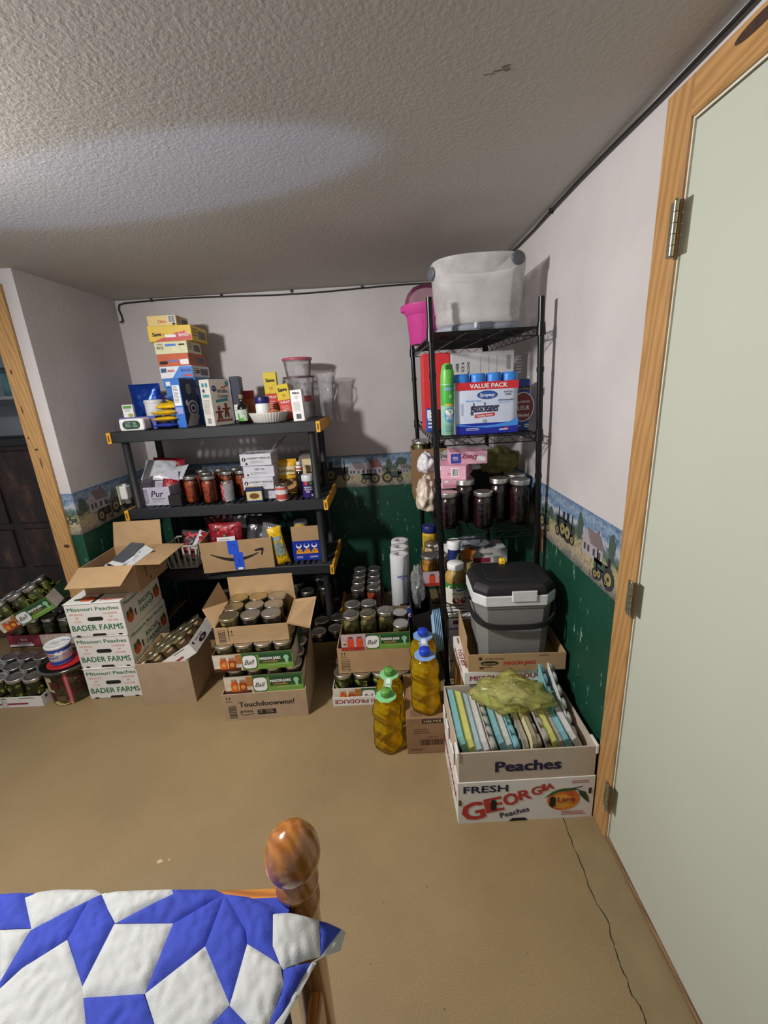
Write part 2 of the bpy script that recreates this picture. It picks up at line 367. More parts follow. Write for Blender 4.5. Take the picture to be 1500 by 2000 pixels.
def border_mat():
    """printed farm landscape: sky with clouds, tree line, straw fields with flowers"""
    m, nt, p = nodemat('printed_wallpaper'); tc = nt.nodes.new('ShaderNodeTexCoord'); v = tc.outputs['Object']
    sx = nt.nodes.new('ShaderNodeSeparateXYZ'); nt.links.new(v, sx.inputs[0])
    n = tex(nt, 'ShaderNodeTexNoise', 13, v, Detail=5); n2 = tex(nt, 'ShaderNodeTexNoise', 70, v, Detail=3); n3 = tex(nt, 'ShaderNodeTexVoronoi', 160, v)
    mr = nt.nodes.new('ShaderNodeMapRange'); mr.inputs['From Min'].default_value = BB; mr.inputs['From Max'].default_value = BT
    nt.links.new(sx.outputs['Z'], mr.inputs['Value'])
    ma = nt.nodes.new('ShaderNodeMath'); ma.operation = 'MULTIPLY_ADD'; ma.inputs[1].default_value = .32
    nt.links.new(n.outputs['Fac'], ma.inputs[0]); sb = nt.nodes.new('ShaderNodeMath'); sb.operation = 'SUBTRACT'; sb.inputs[1].default_value = .16
    nt.links.new(mr.outputs[0], sb.inputs[0]); nt.links.new(sb.outputs[0], ma.inputs[2])
    r = ramp(nt, [(0,'#5b5a55'),(.12,'#958c77'),(.3,'#a89c76'),(.44,'#8d8b6c'),(.5,'#4b5a48'),(.6,'#5f7478'),(.68,'#a9afb8'),(.78,'#64809f'),(.9,'#8497ad'),(1,'#5d7796')])
    nt.links.new(ma.outputs[0], r.inputs['Fac'])
    r2 = ramp(nt, [(.3,'#777777'),(.5,'#ffffff'),(.7,'#ffffff')]); nt.links.new(n2.outputs['Fac'], r2.inputs['Fac'])
    mx = nt.nodes.new('ShaderNodeMix'); mx.data_type = 'RGBA'; mx.blend_type = 'MULTIPLY'; mx.inputs[0].default_value = .75
    nt.links.new(r.outputs['Color'], mx.inputs[6]); nt.links.new(r2.outputs['Color'], mx.inputs[7])
    # flower specks low down
    lo = nt.nodes.new('ShaderNodeMath'); lo.operation = 'LESS_THAN'; lo.inputs[1].default_value = .3; nt.links.new(mr.outputs[0], lo.inputs[0])
    sp = nt.nodes.new('ShaderNodeMath'); sp.operation = 'LESS_THAN'; sp.inputs[1].default_value = .28; nt.links.new(n3.outputs['Distance'], sp.inputs[0])
    pr = nt.nodes.new('ShaderNodeMath'); pr.operation = 'MULTIPLY'; nt.links.new(lo.outputs[0], pr.inputs[0]); nt.links.new(sp.outputs[0], pr.inputs[1])
    pm = nt.nodes.new('ShaderNodeMath'); pm.operation = 'MULTIPLY'; pm.inputs[1].default_value = .55; nt.links.new(pr.outputs[0], pm.inputs[0])
    m3 = nt.nodes.new('ShaderNodeMix'); m3.data_type = 'RGBA'; m3.inputs[7].default_value = lin('#a79bb5')
    nt.links.new(pm.outputs[0], m3.inputs[0]); nt.links.new(mx.outputs[2], m3.inputs[6])
    nt.links.new(m3.outputs[2], p.inputs['Base Color']); p.inputs['Roughness'].default_value = .5
    return m
FLOOR, WALL, CEILM, BORDER = floor_mat(), wall_mat(), ceil_mat(), border_mat()
PINE = wood('pine_casing', ('#9a7243','#ad8350','#b98f5c'), 'Z', 1.2, .42)
PINE_Y = wood('pine_header', ('#9a7243','#ad8350','#b98f5c'), 'Y', 1.2, .42)
PINE_L = wood('pine_casing_left', ('#9a7243','#af8753','#ba925e'), 'Z', 1.5, .5)
DOORM = mat('#b8bcae', .5, var=.015, vs=4, key='door_paint')

fl = struct(MB().box(-3.2, .80, -1.6, 3.12, -.06, 0, FLOOR).build('floor'))
fl['label'] = 'tan painted concrete floor with a long crack beside the door'
crack = [(.566,1.20),(.564,1.16),(.562,1.111),(.559,1.063),(.56,.996),(.556,.952),(.557,.903),(.571,.86),(.562,.832),(.557,.799),(.553,.772),(.552,.75),(.555,.73),(.552,.7),(.56,.681),(.561,.666),(.557,.65),(.55,.60),(.556,.5),(.548,.38)]
mb = MB(); cm = mat('#2c2415', .9, key='crack_dark'); rnd = random.Random(3); pl = []
for i in range(len(crack)-1):
    a, b = V(crack[i]), V(crack[i+1])
    for k in range(3): pl.append(a.lerp(b, k/3)+V((rnd.uniform(-.002,.002),0)))
for i in range(len(pl)-1):
    w0 = .0007+.0011*abs(math.sin(i*.7)); w1 = .0007+.0011*abs(math.sin((i+1)*.7))
    a, b = pl[i], pl[i+1]
    mb.add([(a.x-w0,a.y,.0006),(b.x-w1,b.y,.0006),(b.x+w1,b.y,.0006),(a.x+w0,a.y,.0006)], [(3,2,1,0)], cm)
mb.build('crack', fl)
MB().add([(p.x,p.y,.0003) for p in pl]+[(XR-.012,.36,.0003),(XR-.012,1.092,.0003),(XR-.018,1.20,.0003)],[tuple(range(len(pl)+3))[::-1]],mat('#877655',.6,var=.14,vs=9,key='worn_concrete')).build('worn_strip', fl)
mb = MB(); sm_ = mat('#c3ad86', .6, var=.2, vs=300, key='paint_chip')       # pale paint chips on the floor
for x, y, r in ((-.02,.54,.008),(-.01,.535,.004),(-.86,1.08,.012),(-.83,1.085,.006),(-.42,.86,.004)):
    mb.poly(Frame((x,y,0),(1,0,0),(0,1,0)), [(math.cos(t)*r*rnd.uniform(.4,1.2), math.sin(t)*r*rnd.uniform(.2,.8)) for t in [i*PI/5 for i in range(10)]], sm_)
mb.build('paint_chips', fl)
ce = struct(MB().box(-3.2, .80, -1.6, 3.12, CEIL, CEIL+.06, CEILM).build('ceiling')); ce['label'] = 'grey-white stippled ceiling'
mb = MB(); fr = Frame((.28,1.12,CEIL),(1,0,0),(0,-1,0)); sk = mat('#77726a', .9, var=.3, vs=120, key='smudge')
for x, y, w, h, a in ((.012,.008,.010,.0035,.5),(.017,-.002,.007,.005,.3),(0,-.004,.012,.0022,.25),(-.018,-.013,.012,.0016,.2)):
    mb.poly(fr, [(x+math.cos(t)*w*math.cos(a)-math.sin(t)*h*math.sin(a), y+math.cos(t)*w*math.sin(a)+math.sin(t)*h*math.cos(a)) for t in [i*PI/6 for i in range(12)]], sk)
mb.build('scuff_mark', ce)
# right wall with a door opening (y .25 to 1.093)
DY0, DY1, DZ = .25, 1.093, 2.035
mb = MB().box(XR, XR+.09, DY1, 3.12, 0, CEIL, WALL).box(XR, XR+.09, DY0, DY1, DZ, CEIL, WALL).box(XR, XR+.09, -1.6, DY0, 0, CEIL, WALL)
wr = struct(mb.build('wall_right'))
wb = struct(MB().box(-3.2, XR, YB, YB+.09, 0, CEIL, WALL).build('wall_back'))
wl = struct(MB().box(XL-.15, XL, YJ, YB, 0, CEIL, WALL).build('wall_left'))
MB().tube([(XL+.001,2.72,1.40),(XL+.001,2.715,1.36),(XL+.001,2.72,1.33)], .0012, mat('#8a8788', .7, key='wall_drip')).build('plaster_drip', wl)

# wallpaper border strips with printed houses and tractors
P_ROOF = mat('#75686a', .5, key='print_roof'); P_WALL = mat('#9c979a', .5, key='print_wall'); P_WIN = mat('#45424e', .5, key='print_window')
P_GRN = mat('#3d5245', .5, key='print_tractor_green'); P_DK = mat('#26282b', .5, key='print_dark'); P_TIRE = mat('#333336', .5, key='print_tyre'); P_YEL = mat('#8f8454', .5, key='print_wheel')
P_TREE = mat('#44524a', .5, var=.4, vs=300, key='print_tree'); P_RED = mat('#7d4f52', .5, key='print_red')
def p_tree(mb, fr, x, y, w, h):
    rr = random.Random(int(x*1e4)); pts = []
    for i in range(16):
        t = 2*PI*i/16; k = rr.uniform(.7,1.05); pts.append((x+math.cos(t)*w*k/2, y+h/2+math.sin(t)*h*k/2))
    mb.poly(fr, pts, P_TREE, .0008)
def p_house(mb, fr, x, y, w, h, roof=None):
    mb.rect(fr, x, y, x+w, y+h*.55, P_WALL, .0010)
    mb.poly(fr, [(x-w*.06,y+h*.5),(x+w*.45,y+h*.5),(x+w*.2,y+h)], P_WALL, .0011)
    mb.poly(fr, [(x+w*.2,y+h),(x+w*.85,y+h*.97),(x+w*1.06,y+h*.5),(x+w*.42,y+h*.5)], roof or P_ROOF, .0012)
    mb.rect(fr, x+w*.7, y+h*.9, x+w*.78, y+h*1.1, P_RED, .0009)
    for k in (.1,.28,.55,.8): mb.rect(fr, x+w*k, y+h*.15, x+w*(k+.1), y+h*.4, P_WIN, .0013)
def p_tractor(mb, fr, x, y, s, body=None, d=1):
    g = body or P_GRN
    X = lambda k: x+d*k*s
    def rc(a, b, c, e, m, o): mb.rect(fr, min(X(a),X(c)), y+b*s, max(X(a),X(c)), y+e*s, m, o)
    rc(.25,.35,1.0,.62,g,.0010); rc(.05,.45,.4,.62,g,.0010); rc(.8,.3,.86,.9,P_DK,.0010); rc(.15,.62,.3,.86,P_DK,.0009)
    rc(.3,.25,.95,.36,P_DK,.0009)
    for cx, r in ((.2,.3),(.88,.17)):
        mb.ell(fr, X(cx), y+r*s, r*s, r*s, P_TIRE, .0014); mb.ell(fr, X(cx), y+r*s, r*s*.58, r*s*.58, P_YEL, .0016); mb.ell(fr, X(cx), y+r*s, r*s*.2, r*s*.2, P_DK, .0018)
def border(name, x0, x1, y0, y1, fr, items, label):
    b = MB().box(x0, x1, y0, y1, BB, BT, BORDER).build(name); b['label'] = label; struct(b)
    mb = MB()
    for it in items: it[0](mb, fr, *it[1:])
    mb.build('printed_scene', b)
    return b
frR = Frame((XR-.002, 2.95, BB), (0,-1,0), (0,0,1))      # x grows towards the camera
border('trim_1', XR-.002, XR, DY1+.09, YB, None or frR, [(p_tree,.98,.10,.05,.11),(p_tree,1.03,.11,.04,.10),(p_tree,1.06,.10,.05,.09),
    (p_tractor,1.08,.035,.105),(p_tree,1.20,.10,.06,.06),(p_tractor,1.40,.055,.14,P_DK,-1),(p_tractor,1.30,.06,.13,mat('#33403a',.5,key='print_combine')),
    (p_tree,1.475,.10,.06,.11),(p_house,1.50,.075,.15,.10),(p_tree,1.70,.11,.05,.10),(p_tractor,1.72,.012,.125,None,-1),(p_tractor,1.62,.02,.07)], 'farm scene wallpaper border on the right wall')
frB = Frame((-1.69, YB-.002, BB), (1,0,0), (0,0,1))
border('trim_2', XL, XR, YB-.002, YB, frB, [(p_tractor,1.25,.05,.16,P_DK),(p_tree,1.47,.10,.09,.09),(p_house,1.41,.085,.12,.09),(p_house,1.53,.08,.12,.11,P_RED),(p_tree,1.70,.10,.05,.1),
    (p_tractor,1.62,.02,.12,None,-1),(p_tractor,1.66,.02,.13),(p_tree,1.79,.12,.1,.08),(p_house,1.76,.08,.08,.07),(p_tractor,.9,.03,.12),(p_house,.6,.07,.14,.11)], 'farm scene wallpaper border on the back wall')
frL = Frame((XL+.002, 2.22, BB), (0,1,0), (0,0,1))
border('trim_3', XL, XL+.002, YJ, YB, frL, [(p_tree,.05,.10,.07,.1),(p_house,.10,.09,.17,.12),(p_tractor,.16,.02,.12,mat('#4a4038',.5,key='print_brown_tractor')),(p_tractor,.30,.03,.15,mat('#4a4038',.5,key='print_brown_tractor')),(p_tree,.34,.1,.08,.09)], 'farm scene wallpaper border on the left alcove wall')
frJ = Frame((XL-.06, YJ-.002, BB), (1,0,0), (0,0,1))
border('trim_4', XL-.06, XL, YJ-.002, YJ, frJ, [(p_tractor,.005,.06,.05)], 'sliver of farm scene border beside the left wooden casing')

# left wooden casing of the closet opening and what is seen through it
t5 = struct(MB().rbox(XL-.148, XL-.06, YJ-.02, YJ, 0, 2.09, PINE_L, .004).build('trim_5')); t5['label'] = 'knotty pine casing at the left opening'
kn = MB(); KN = mat('#4a2a14', .6, key='knot'); frK = Frame((XL-.148, YJ-.02, 0), (1,0,0), (0,0,1))
for x, z, a, b in ((.045,1.32,.009,.005),(.06,.79,.016,.010),(.02,1.38,.004,.006),(.03,1.70,.004,.012),(.05,1.25,.003,.03),(.03,1.52,.003,.02)): kn.ell(frK, x, z, a, b, KN, .0007)
kn.build('knot', t5)
struct(MB().box(-3.2, XL-.15, 2.86, 2.9, 0, CEIL, mat('#9aa0aa', .7, var=.05, vs=6, key='closet_wall')).build('wall_closet'))

# ---- door on the right
d = thing('door_1', 'pale cream flush door in a pine frame on the right', 'door', (XR,DY1,0)); struct(d); del d['category']
MB().rbox(-.006, .029, -(DY1-DY0)+.004, -.008, .016, DZ-.008, DOORM, .002).build('door_slab', d)
mb = MB()                                                     # casing: stile and header, flat boards with eased edges
t6 = struct(MB().rbox(XR-.017, XR, DY1, DY1+.088, 0, DZ+.078, PINE, .004).build('trim_6')); t6['label'] = 'knotty pine stile of the door casing'
t7 = struct(MB().rbox(XR-.017, XR, DY0-.05, DY1, DZ, DZ+.078, PINE_Y, .004).build('trim_7')); t7['label'] = 'pine header of the door casing with a dark stain'
MB().ell(Frame((XR-.017,.98,DZ),(0,-1,0),(0,0,1)), .05, .055, .055, .011, mat('#3a2418', .7, var=.3, vs=60, key='water_stain'), .0008, a0=.2).build('stain', t7)
JE = mat('#d4d0bd', .5, key='jamb_edge'); mb = MB().box(XR-.008, XR+.03, DY1-.005, DY1-.0005, .014, DZ, JE).box(XR-.008, XR+.03, DY0, DY1-.005, DZ-.005, DZ-.0005, JE)
struct(mb.build('trim_8'))['label'] = 'pale jamb edge round the door'
th_ = struct(MB().rbox(XR-.012, XR+.04, DY0, DY1, 0, .014, wood('sill_wood', ('#5f452c','#7a5c40','#8c6e50'), 'Y', 1.5, .7), .002).build('trim_9')); th_['label'] = 'worn wooden threshold under the door'
HINGE = mat('#a9a894', .35, .9, var=.1, key='hinge_metal')
def hinge(z0, z1):
    h = MB(); n = 5; dz = (z1-z0)/n
    h.box(-.0235, -.0215, -.001, .018, z0, z1, HINGE).box(-.0075, -.006, -.03, -.004, z0, z1, HINGE)
    for i in range(n): h.cyl((-.025,-.003,z0+dz*i+.0008), (-.025,-.003,z0+dz*(i+1)-.0008), .0055, HINGE, 10)
    h.cyl((-.025,-.003,z0-.004), (-.025,-.003,z0), .0045, HINGE, 10, .003).cyl((-.025,-.003,z1), (-.025,-.003,z1+.004), .0045, HINGE, 10, .003)
    h.build('hinge', d)
hinge(1.775,1.885); hinge(.865,.965); hinge(.135,.235)

# black cable along the ceiling edge with clips
cb = thing('cable', 'thin black cable clipped along the ceiling edge', 'cable', (0,0,0))
pts = [(XL+.02,YB-.03,2.02),(XL+.035,YB-.02,2.03),(XL+.03,YB-.012,2.06),(XL+.02,YB-.012,2.10),(XL+.03,YB-.012,2.128),(XL+.07,YB-.012,2.135)]
for i in range(1,13): x = XL+.07+(.62-XL-.07)*i/12; pts.append((x, YB-.012, 2.135+.008*math.sin(i*.8)))
pts += [(.66,YB-.02,2.137),(XR-.012,YB-.05,2.138)]
for i in range(1,16): y = YB-.05-(YB-.05+.3)*i/15; pts.append((XR-.011, y, 2.138+.004*math.sin(i*1.3)))
CABM = mat('#101011', .5, key='cable_rubber'); MB().tube(pts, .0048, CABM, 6).build('cord', cb)
for p_ in ((-1.45,YB-.012,2.142),(-1.0,YB-.012,2.146),(-.55,YB-.012,2.146),(-.1,YB-.012,2.142)): MB().box(p_[0]-.005,p_[0]+.005,YB-.02,YB,p_[2]-.008,p_[2]+.008,CABM).build('clip', cb)
for y in (2.45,1.90): MB().box(XR-.016,XR,y-.004,y+.004,2.131,2.148,CABM).build('clip', cb)

# ================================================================ BUILDERS
# ---- glass jars: (glass, contents, lid) meshes are shared by all jars of a kind
TOM = chunky('salsa', ('#5a1d0e','#8a3316','#a84a22'), 70); BEAN = chunky('green_beans', ('#2b2810','#4d481e','#6b6534','#857a4c'), 55)
PICK = chunky('pickle_brine', ('#2a300a','#4a5014','#6a6d22'), 40); JAM = chunky('grape_jam', ('#140509','#240a12','#331019'), 50, .25)
PALE = chunky('pale_chicken', ('#a07f5a','#bd9c74','#d2b690'), 50); PEACHC = chunky('peach_slices', ('#7d4d10','#a87020','#c58c34'), 40)
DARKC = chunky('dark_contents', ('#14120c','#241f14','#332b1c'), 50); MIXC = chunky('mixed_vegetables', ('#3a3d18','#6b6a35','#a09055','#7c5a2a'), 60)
SLICE = mat('#9aa152', .4, var=.15, vs=60, coat=.3, key='pickle_slice'); RIND = mat('#55661c', .45, key='pickle_rind')
JARK = dict(quart=(.0445,.165), pint=(.0395,.118), wide=(.0475,.152), half=(.047,.205), pintw=(.041,.108), wpint=(.0455,.122))
_jar = {}
def jar_meshes(size, cont, lid, slices=0):
    k = (size, cont.name, lid.name, slices)
    if k in _jar: return _jar[k]
    r, h = JARK[size]; nr = r*.88 if size in ('wide','pintw','wpint') else r*.80
    g = MB().lathe([(r*.86,0),(r*.97,.004),(r,.012),(r,h*.70),(r*.97,h*.76),(nr*1.03,h*.85),(nr,h*.88),(nr,h*.97)], GLASS, 20, cap1=False)
    c = MB().lathe([(r*.80,.005),(r*.93,.010),(r*.945,.02),(r*.945,h*.69),(r*.90,h*.77),(nr*.93,h*.84)], cont, 20)
    if slices:
        rn = random.Random(slices)
        for i in range(20):
            a = rn.uniform(0,2*PI); z = rn.uniform(.018,h*.72); rr = rn.uniform(.011,.016)
            p = V((math.cos(a),math.sin(a),0)); nrm = (p+V((rn.uniform(-.25,.25),rn.uniform(-.25,.25),rn.uniform(-.2,.2)))).normalized()
            q = p*(r*.905)+V((0,0,z)); c.cyl(q-nrm*.004, q+nrm*.0025, rr, RIND, 12); c.cyl(q+nrm*.0022, q+nrm*.0029, rr*.86, SLICE, 12)
    band = MB().lathe([(nr*1.13,h*.885),(nr*1.16,h*.89),(nr*1.13,h*.91),(nr*1.16,h*.93),(nr*1.13,h*.95),(nr*1.16,h*.975),(nr*1.14,h*.995),(nr*1.05,h),(nr*1.02,h*.996)], lid, 20, cap1=False)
    disc = MB().lathe([(nr*1.02,h*.99),(nr*.93,h*.9935),(nr*.90,h*.99),(nr*.55,h*.991)], lid, 20)
    _jar[k] = (g.mesh('glass'), c.mesh('contents'), band.mesh('band'), disc.mesh('lid'))
    return _jar[k]
def jar(label, loc, size='quart', cont=BEAN, lid=STEEL, group=None, rot=None, slices=0, cat='jar'):
    t = thing('mason_jar', label, cat, loc, 0, group, rot or (0,0,random.uniform(0,6)))
    for n, me in zip(('glass','contents','screw_band','lid'), jar_meshes(size, cont, lid, slices)): inst(n, me, t)
    return t
def jar_grid(base, where, M, nx, ny, dx, dy, size, cont, lid, group, slices=0, skip=(), jit=.004):
    """jars standing in rows in a tray whose local frame is M"""
    e = M.to_euler()
    for j in range(ny):
        for i in range(nx):
            if (i,j) in skip: continue
            ct = random.choice(cont) if isinstance(cont, (list,tuple)) else cont
            ld = random.choice(lid) if isinstance(lid, (list,tuple)) else lid
            p = M @ V((-(nx-1)*dx/2+i*dx+random.uniform(-jit,jit), -(ny-1)*dy/2+j*dy+random.uniform(-jit,jit), 0))
            row = 'front row' if j == 0 else ('back row' if j == ny-1 else ORD[j]+' row')
            col = 'leftmost' if i == 0 else ('rightmost' if i == nx-1 else ORD[i]+' from left')
            jar(f'{base}, {col} in {row} {where}', p, size, ct, ld, group, (e.x,e.y,e.z), slices+i+j if slices else 0)
# ---- cartons
def carton(root, w, d, h, m=None, mi=None, t=.004, flaps=(), base=True, name='body'):
    """open-topped box with wall thickness, origin at centre of the base; flaps: (side, length, opening angle)"""
    m = m or CARD; mi = mi or CARD_IN; x, y = w/2, d/2
    b = MB()
    for a in ((-x,x,-y,-y+t),(-x,x,y-t,y),(-x,-x+t,-y+t,y-t),(x-t,x,-y+t,y-t)): b.box(*a, 0, h, m)
    b.box(-x+t, x-t, -y+t, y-t, 0, t, mi)
    o = b.build(name, root)
    for side, ln, ang in flaps:
        f = MB(); L = {'f':w,'b':w,'l':d,'r':d}[side]-.004
        f.add([(-L/2,0,0),(L/2,0,0),(L/2-.004,0,ln),(-L/2+.004,0,ln),(-L/2,t,0),(L/2,t,0),(L/2-.004,t,ln),(-L/2+.004,t,ln)],
              [(0,1,2,3),(7,6,5,4),(0,4,5,1),(1,5,6,2),(2,6,7,3),(3,7,4,0)], mi if False else m)
        rz = {'f':0,'r':PI/2,'b':PI,'l':-PI/2}[side]
        ob = f.build('flap', root); p = {'f':(0,-y),'b':(0,y),'l':(-x,0),'r':(x,0)}[side]
        ob.location = (p[0],p[1],h); ob.rotation_euler = Matrix.Rotation(rz,3,'Z').to_4x4().to_euler() if ang == 0 else (Matrix.Rotation(rz,3,'Z') @ Matrix.Rotation(ang,3,'X')).to_euler()
    return o
def slab(root, name, w, d, h, m, b=.0015): return MB().rbox(-w/2,w/2,-d/2,d/2,0,h,m,b).build(name, root)
def product(name, label, cat, loc, w, d, h, m, rz=0, group=None, prints=None, rot=None, b=.0015):
    """a closed packet: chamfered body plus its printed faces; prints(mb, frames, w, d, h)"""
    t = thing(name, label, cat, loc, rz, group, rot)
    slab(t, 'body', w, d, h, m, b)
    if prints:
        mb = MB(); prints(mb, boxframes(-w/2,w/2,-d/2,d/2,0,h), w, d, h); mb.build('printing', t)
    return t
# ---- soft packets
def pouch_mesh(w, h, t, m, seed=0, nx=14, ny=16, wr=.25):
    """pillow bag standing in xz: sealed flat at top and bottom, crumpled skin"""
    mb = MB()
    for sgn in (-1,1):
        vs = []
        for j in range(ny+1):
            for i in range(nx+1):
                u, v = i/nx, j/ny; e = (1-(2*u-1)**4)*min(1,(1-(2*v-1)**6)*1.0)
                th = t/2*math.sqrt(max(0,1-(2*u-1)**2))*math.sqrt(max(0,1-(2*v-1)**2))
                nz = noise.noise(V((u*5+seed*3.1, v*6+seed*1.7, sgn*2.3)))*wr*t*e
                pin = 1-.05*math.sin(v*PI)
                vs.append(((u-.5)*w*pin, sgn*(th+abs(nz)*.6)+nz*.3*e, v*h))
        fs = []
        for j in range(ny):
            for i in range(nx):
                a = j*(nx+1)+i; f = (a,a+1,a+nx+2,a+nx+1); fs.append(f if sgn < 0 else f[::-1])
        mb.add(vs, fs, m, True)
    return mb
def pouch(name, label, loc, w, h, t, m, rot=(0,0,0), seed=0, group=None, cat='bag', prints=None, wr=.25):
    o = thing(name, label, cat, loc, 0, group, rot); pouch_mesh(w,h,t,m,seed,wr=wr).build('wrapper', o)
    if prints:
        mb = MB(); prints(mb, Bulge(w,h,t)); mb.build('printing', o)
    return o
class Bulge:
    step = .006
    def __init__(s, w, h, t): s.w, s.h, s.t = w, h, t
    def at(s, x, y, z=0):
        u, v = min(.98,max(.02,x/s.w)), min(.98,max(.02,y/s.h))
        th = s.t/2*math.sqrt(1-(2*u-1)**2)*math.sqrt(1-(2*v-1)**2)
        return V(((u-.5)*s.w, -(th+.10*s.t+.001+z*2), v*s.h))
def blob(m, rx, ry, rz, seed, amp=.25, freq=3, nu=40, nv=24, flat=True):
    """crumpled bag body"""
    vs = []; fs = []
    for j in range(nv+1):
        for i in range(nu):
            a = 2*PI*i/nu; b = PI*(j/nv-.5)
            d = V((math.cos(b)*math.cos(a), math.cos(b)*math.sin(a), math.sin(b)))
            k = 1+amp*noise.noise(d*freq+V((seed,seed*2.,0)))+amp*.55*abs(noise.noise(d*freq*2.7+V((0,seed,seed))))
            z = d.z*rz*k
            vs.append((d.x*rx*k, d.y*ry*k, max(-rz*.62,z) if flat else z))
    for j in range(nv):
        for i in range(nu): fs.append((j*nu+i, j*nu+(i+1)%nu, (j+1)*nu+(i+1)%nu, (j+1)*nu+i))
    return MB().add(vs, fs, m, True)
def can(label, loc, r, h, body, prints=None, cat='can', lidm=STEEL, rz=0):
    t = thing('tin_can', label, cat, loc, rz)
    MB().lathe([(r*.96,0),(r,.003),(r*.97,.006),(r*.97,h-.006),(r,h-.003),(r*.97,h),(r*.93,h-.003)], lidm, 22).build('tin', t)
    mb = MB().lathe([(r*.985,.008),(r*.985,h-.008)], body, 22, cap0=False, cap1=False); 
    if prints: prints(mb, Cyl((0,0,0), r*.985), r, h)
    mb.build('paper_label', t); return t

# ================================================================ BLACK PLASTIC SHELF
SX0, SX1, SY0, SY1 = -1.562, -.378, 2.45, 2.91
TZ = (1.368, .910, .495, .075)
sh = thing('plastic_shelf', 'black plastic four-tier shelf unit with yellow end clips in the alcove', 'shelf', ((SX0+SX1)/2,(SY0+SY1)/2,0))
hw, hd = (SX1-SX0)/2, (SY1-SY0)/2
for z in TZ:
    mb = MB()
    mb.rbox(-hw,hw,-hd,-hd+.03,z-.062,z,PLASTIC_BK,.004).rbox(-hw,hw,hd-.03,hd,z-.062,z,PLASTIC_BK,.004)
    mb.rbox(-hw,-hw+.10,-hd+.03,hd-.03,z-.055,z,PLASTIC_BK,.003).rbox(hw-.10,hw,-hd+.03,hd-.03,z-.055,z,PLASTIC_BK,.003)
    ti = mb.build('tier', sh)
    n = 26
    for i in range(n):
        x = -hw+.10+(2*hw-.2)*(i+.5)/n; MB().box(x-.011,x+.011,-hd+.03,hd-.03,z-.016,z-.0006,PLASTIC_BK).build('slat', ti)
    for y in (-.07,.07): MB().box(-hw+.1,hw-.1,y-.008,y+.008,z-.03,z-.001,PLASTIC_BK).build('rib', ti)
    for sx in (-1,1):                                                  # yellow end clip: strip with a slot at its front
        c = MB(); x0, x1 = (hw,hw+.014) if sx > 0 else (-hw-.014,-hw)
        c.rbox(x0,x1,-hd-.004,hd,z-.062,z-.002,CLIP_Y,.002)
        xa, xb = (hw-.010,hw+.014) if sx > 0 else (-hw-.014,-hw+.010)
        c.rbox(xa-.0,xb,-hd-.012,-hd-.003,z-.064,z-.002,CLIP_Y,.002); 
        c.box((xa+xb)/2-.004,(xa+xb)/2+.004,-hd-.0126,-hd-.0118,z-.05,z-.016,mat('#5c3f0c',.7,key='clip_slot'))
        c.build('end_clip', sh, 'yellow end clip')
for za, zb in zip((TZ[1],TZ[2],TZ[3],0.),(TZ[0]-.055,TZ[1]-.055,TZ[2]-.055,TZ[3]-.055)):
    for sx in (-1,1):
        for sy in (-1,1):
            MB().lathe([(.024,za),(.024,za+.01),(.021,za+.014),(.021,zb-.01),(.023,zb)],PLASTIC_BK,14,c=(sx*(hw-.05),sy*(hd-.05),0)).build('post', sh)

# ---- items on the top tier ----------------------------------------------------
Z1 = TZ[0]+.0005
TEALG = mat('#1f3d2f', .5, key='dark_green_label'); PURP = mat('#5d5fae', .5, key='violet_card'); CREAM = mat('#e6d9a8', .6, key='cream_card')
t = thing('wipes_tub', 'white wipes tub with dark green oval label at shelf end', 'tub', (-1.430,2.500,Z1), .02)
MB().rbox(-.070,.070,-.045,.045,0,.068,WHITE,.012).build('body', t)
fr = Frame((-.070,-.045,0),(1,0,0),(0,0,1)); mb = MB(); n = 24
def stadium(cx, cy, w, h, k=8):
    r = h/2; pts = []
    for i in range(k+1): a = -PI/2+PI*i/k; pts.append((cx+w/2-r+math.cos(a)*r, cy+math.sin(a)*r))
    for i in range(k+1): a = PI/2+PI*i/k; pts.append((cx-w/2+r+math.cos(a)*r, cy+math.sin(a)*r))
    return pts
mb.poly(fr, stadium(.070,.034,.100,.046), TEALG); mb.lines(fr,.035,.018,.072,.050,4,mat('#8fb09a',.6,key='pale_green_print'),seed=1).lines(fr,.078,.016,.105,.050,4,mat('#8fb09a',.6,key='pale_green_print'),seed=2); mb.build('label', t)
product('violet_tray', 'violet card tray behind the white wipes tub', 'box', (-1.443,2.592,Z1), .215, .085, .072, PURP)
def pr(mb, f, w, d, h):
    F = f['f']; mb.rect(F,.006,h-.022,w-.006,h-.006,mat('#5d9a3c',.6,key='leaf_green')); mb.lines(F,.012,.03,w-.012,.052,4,GREY); mb.ell(F,w*.7,.012,.016,.011,mat('#a3a35a',.6,key='olive_print'))
product('seed_packet', 'small white and green packet standing in violet tray', 'packet', (-1.495,2.575,Z1+.072), .062, .02, .072, WHITE, prints=pr)
t = thing('white_canister', 'white canister with round green print behind the violet tray', 'canister', (-1.400,2.697,Z1), 0)
MB().lathe([(.05,0),(.055,.005),(.055,.135),(.056,.14)],WHITE,26).build('body', t); MB().lathe([(.057,.14),(.058,.145),(.058,.158),(.054,.164)],mat('#d6d8da',.4,key='lid_white'),26).build('lid', t)
cy = Cyl((0,0,0),.0552,-1.15); mb = MB(); GR = mat('#3f7d3a',.6,key='print_green')
mb.text(cy,'green',0,.08,.016,GR,.01); mb.text(cy,'PEAS',0,.066,.014,GR,.015)
for i in range(24): a = 2*PI*i/24; mb.rect(cy, math.cos(a)*.028-.002,.077+math.sin(a)*.028-.001, math.cos(a)*.028+.002,.077+math.sin(a)*.028+.001, GR)
mb.build('printing', t)
FOILB = mat('#123f9e', .25, .4, var=.25, vs=40, bump=.5, bs=40, key='blue_foil')
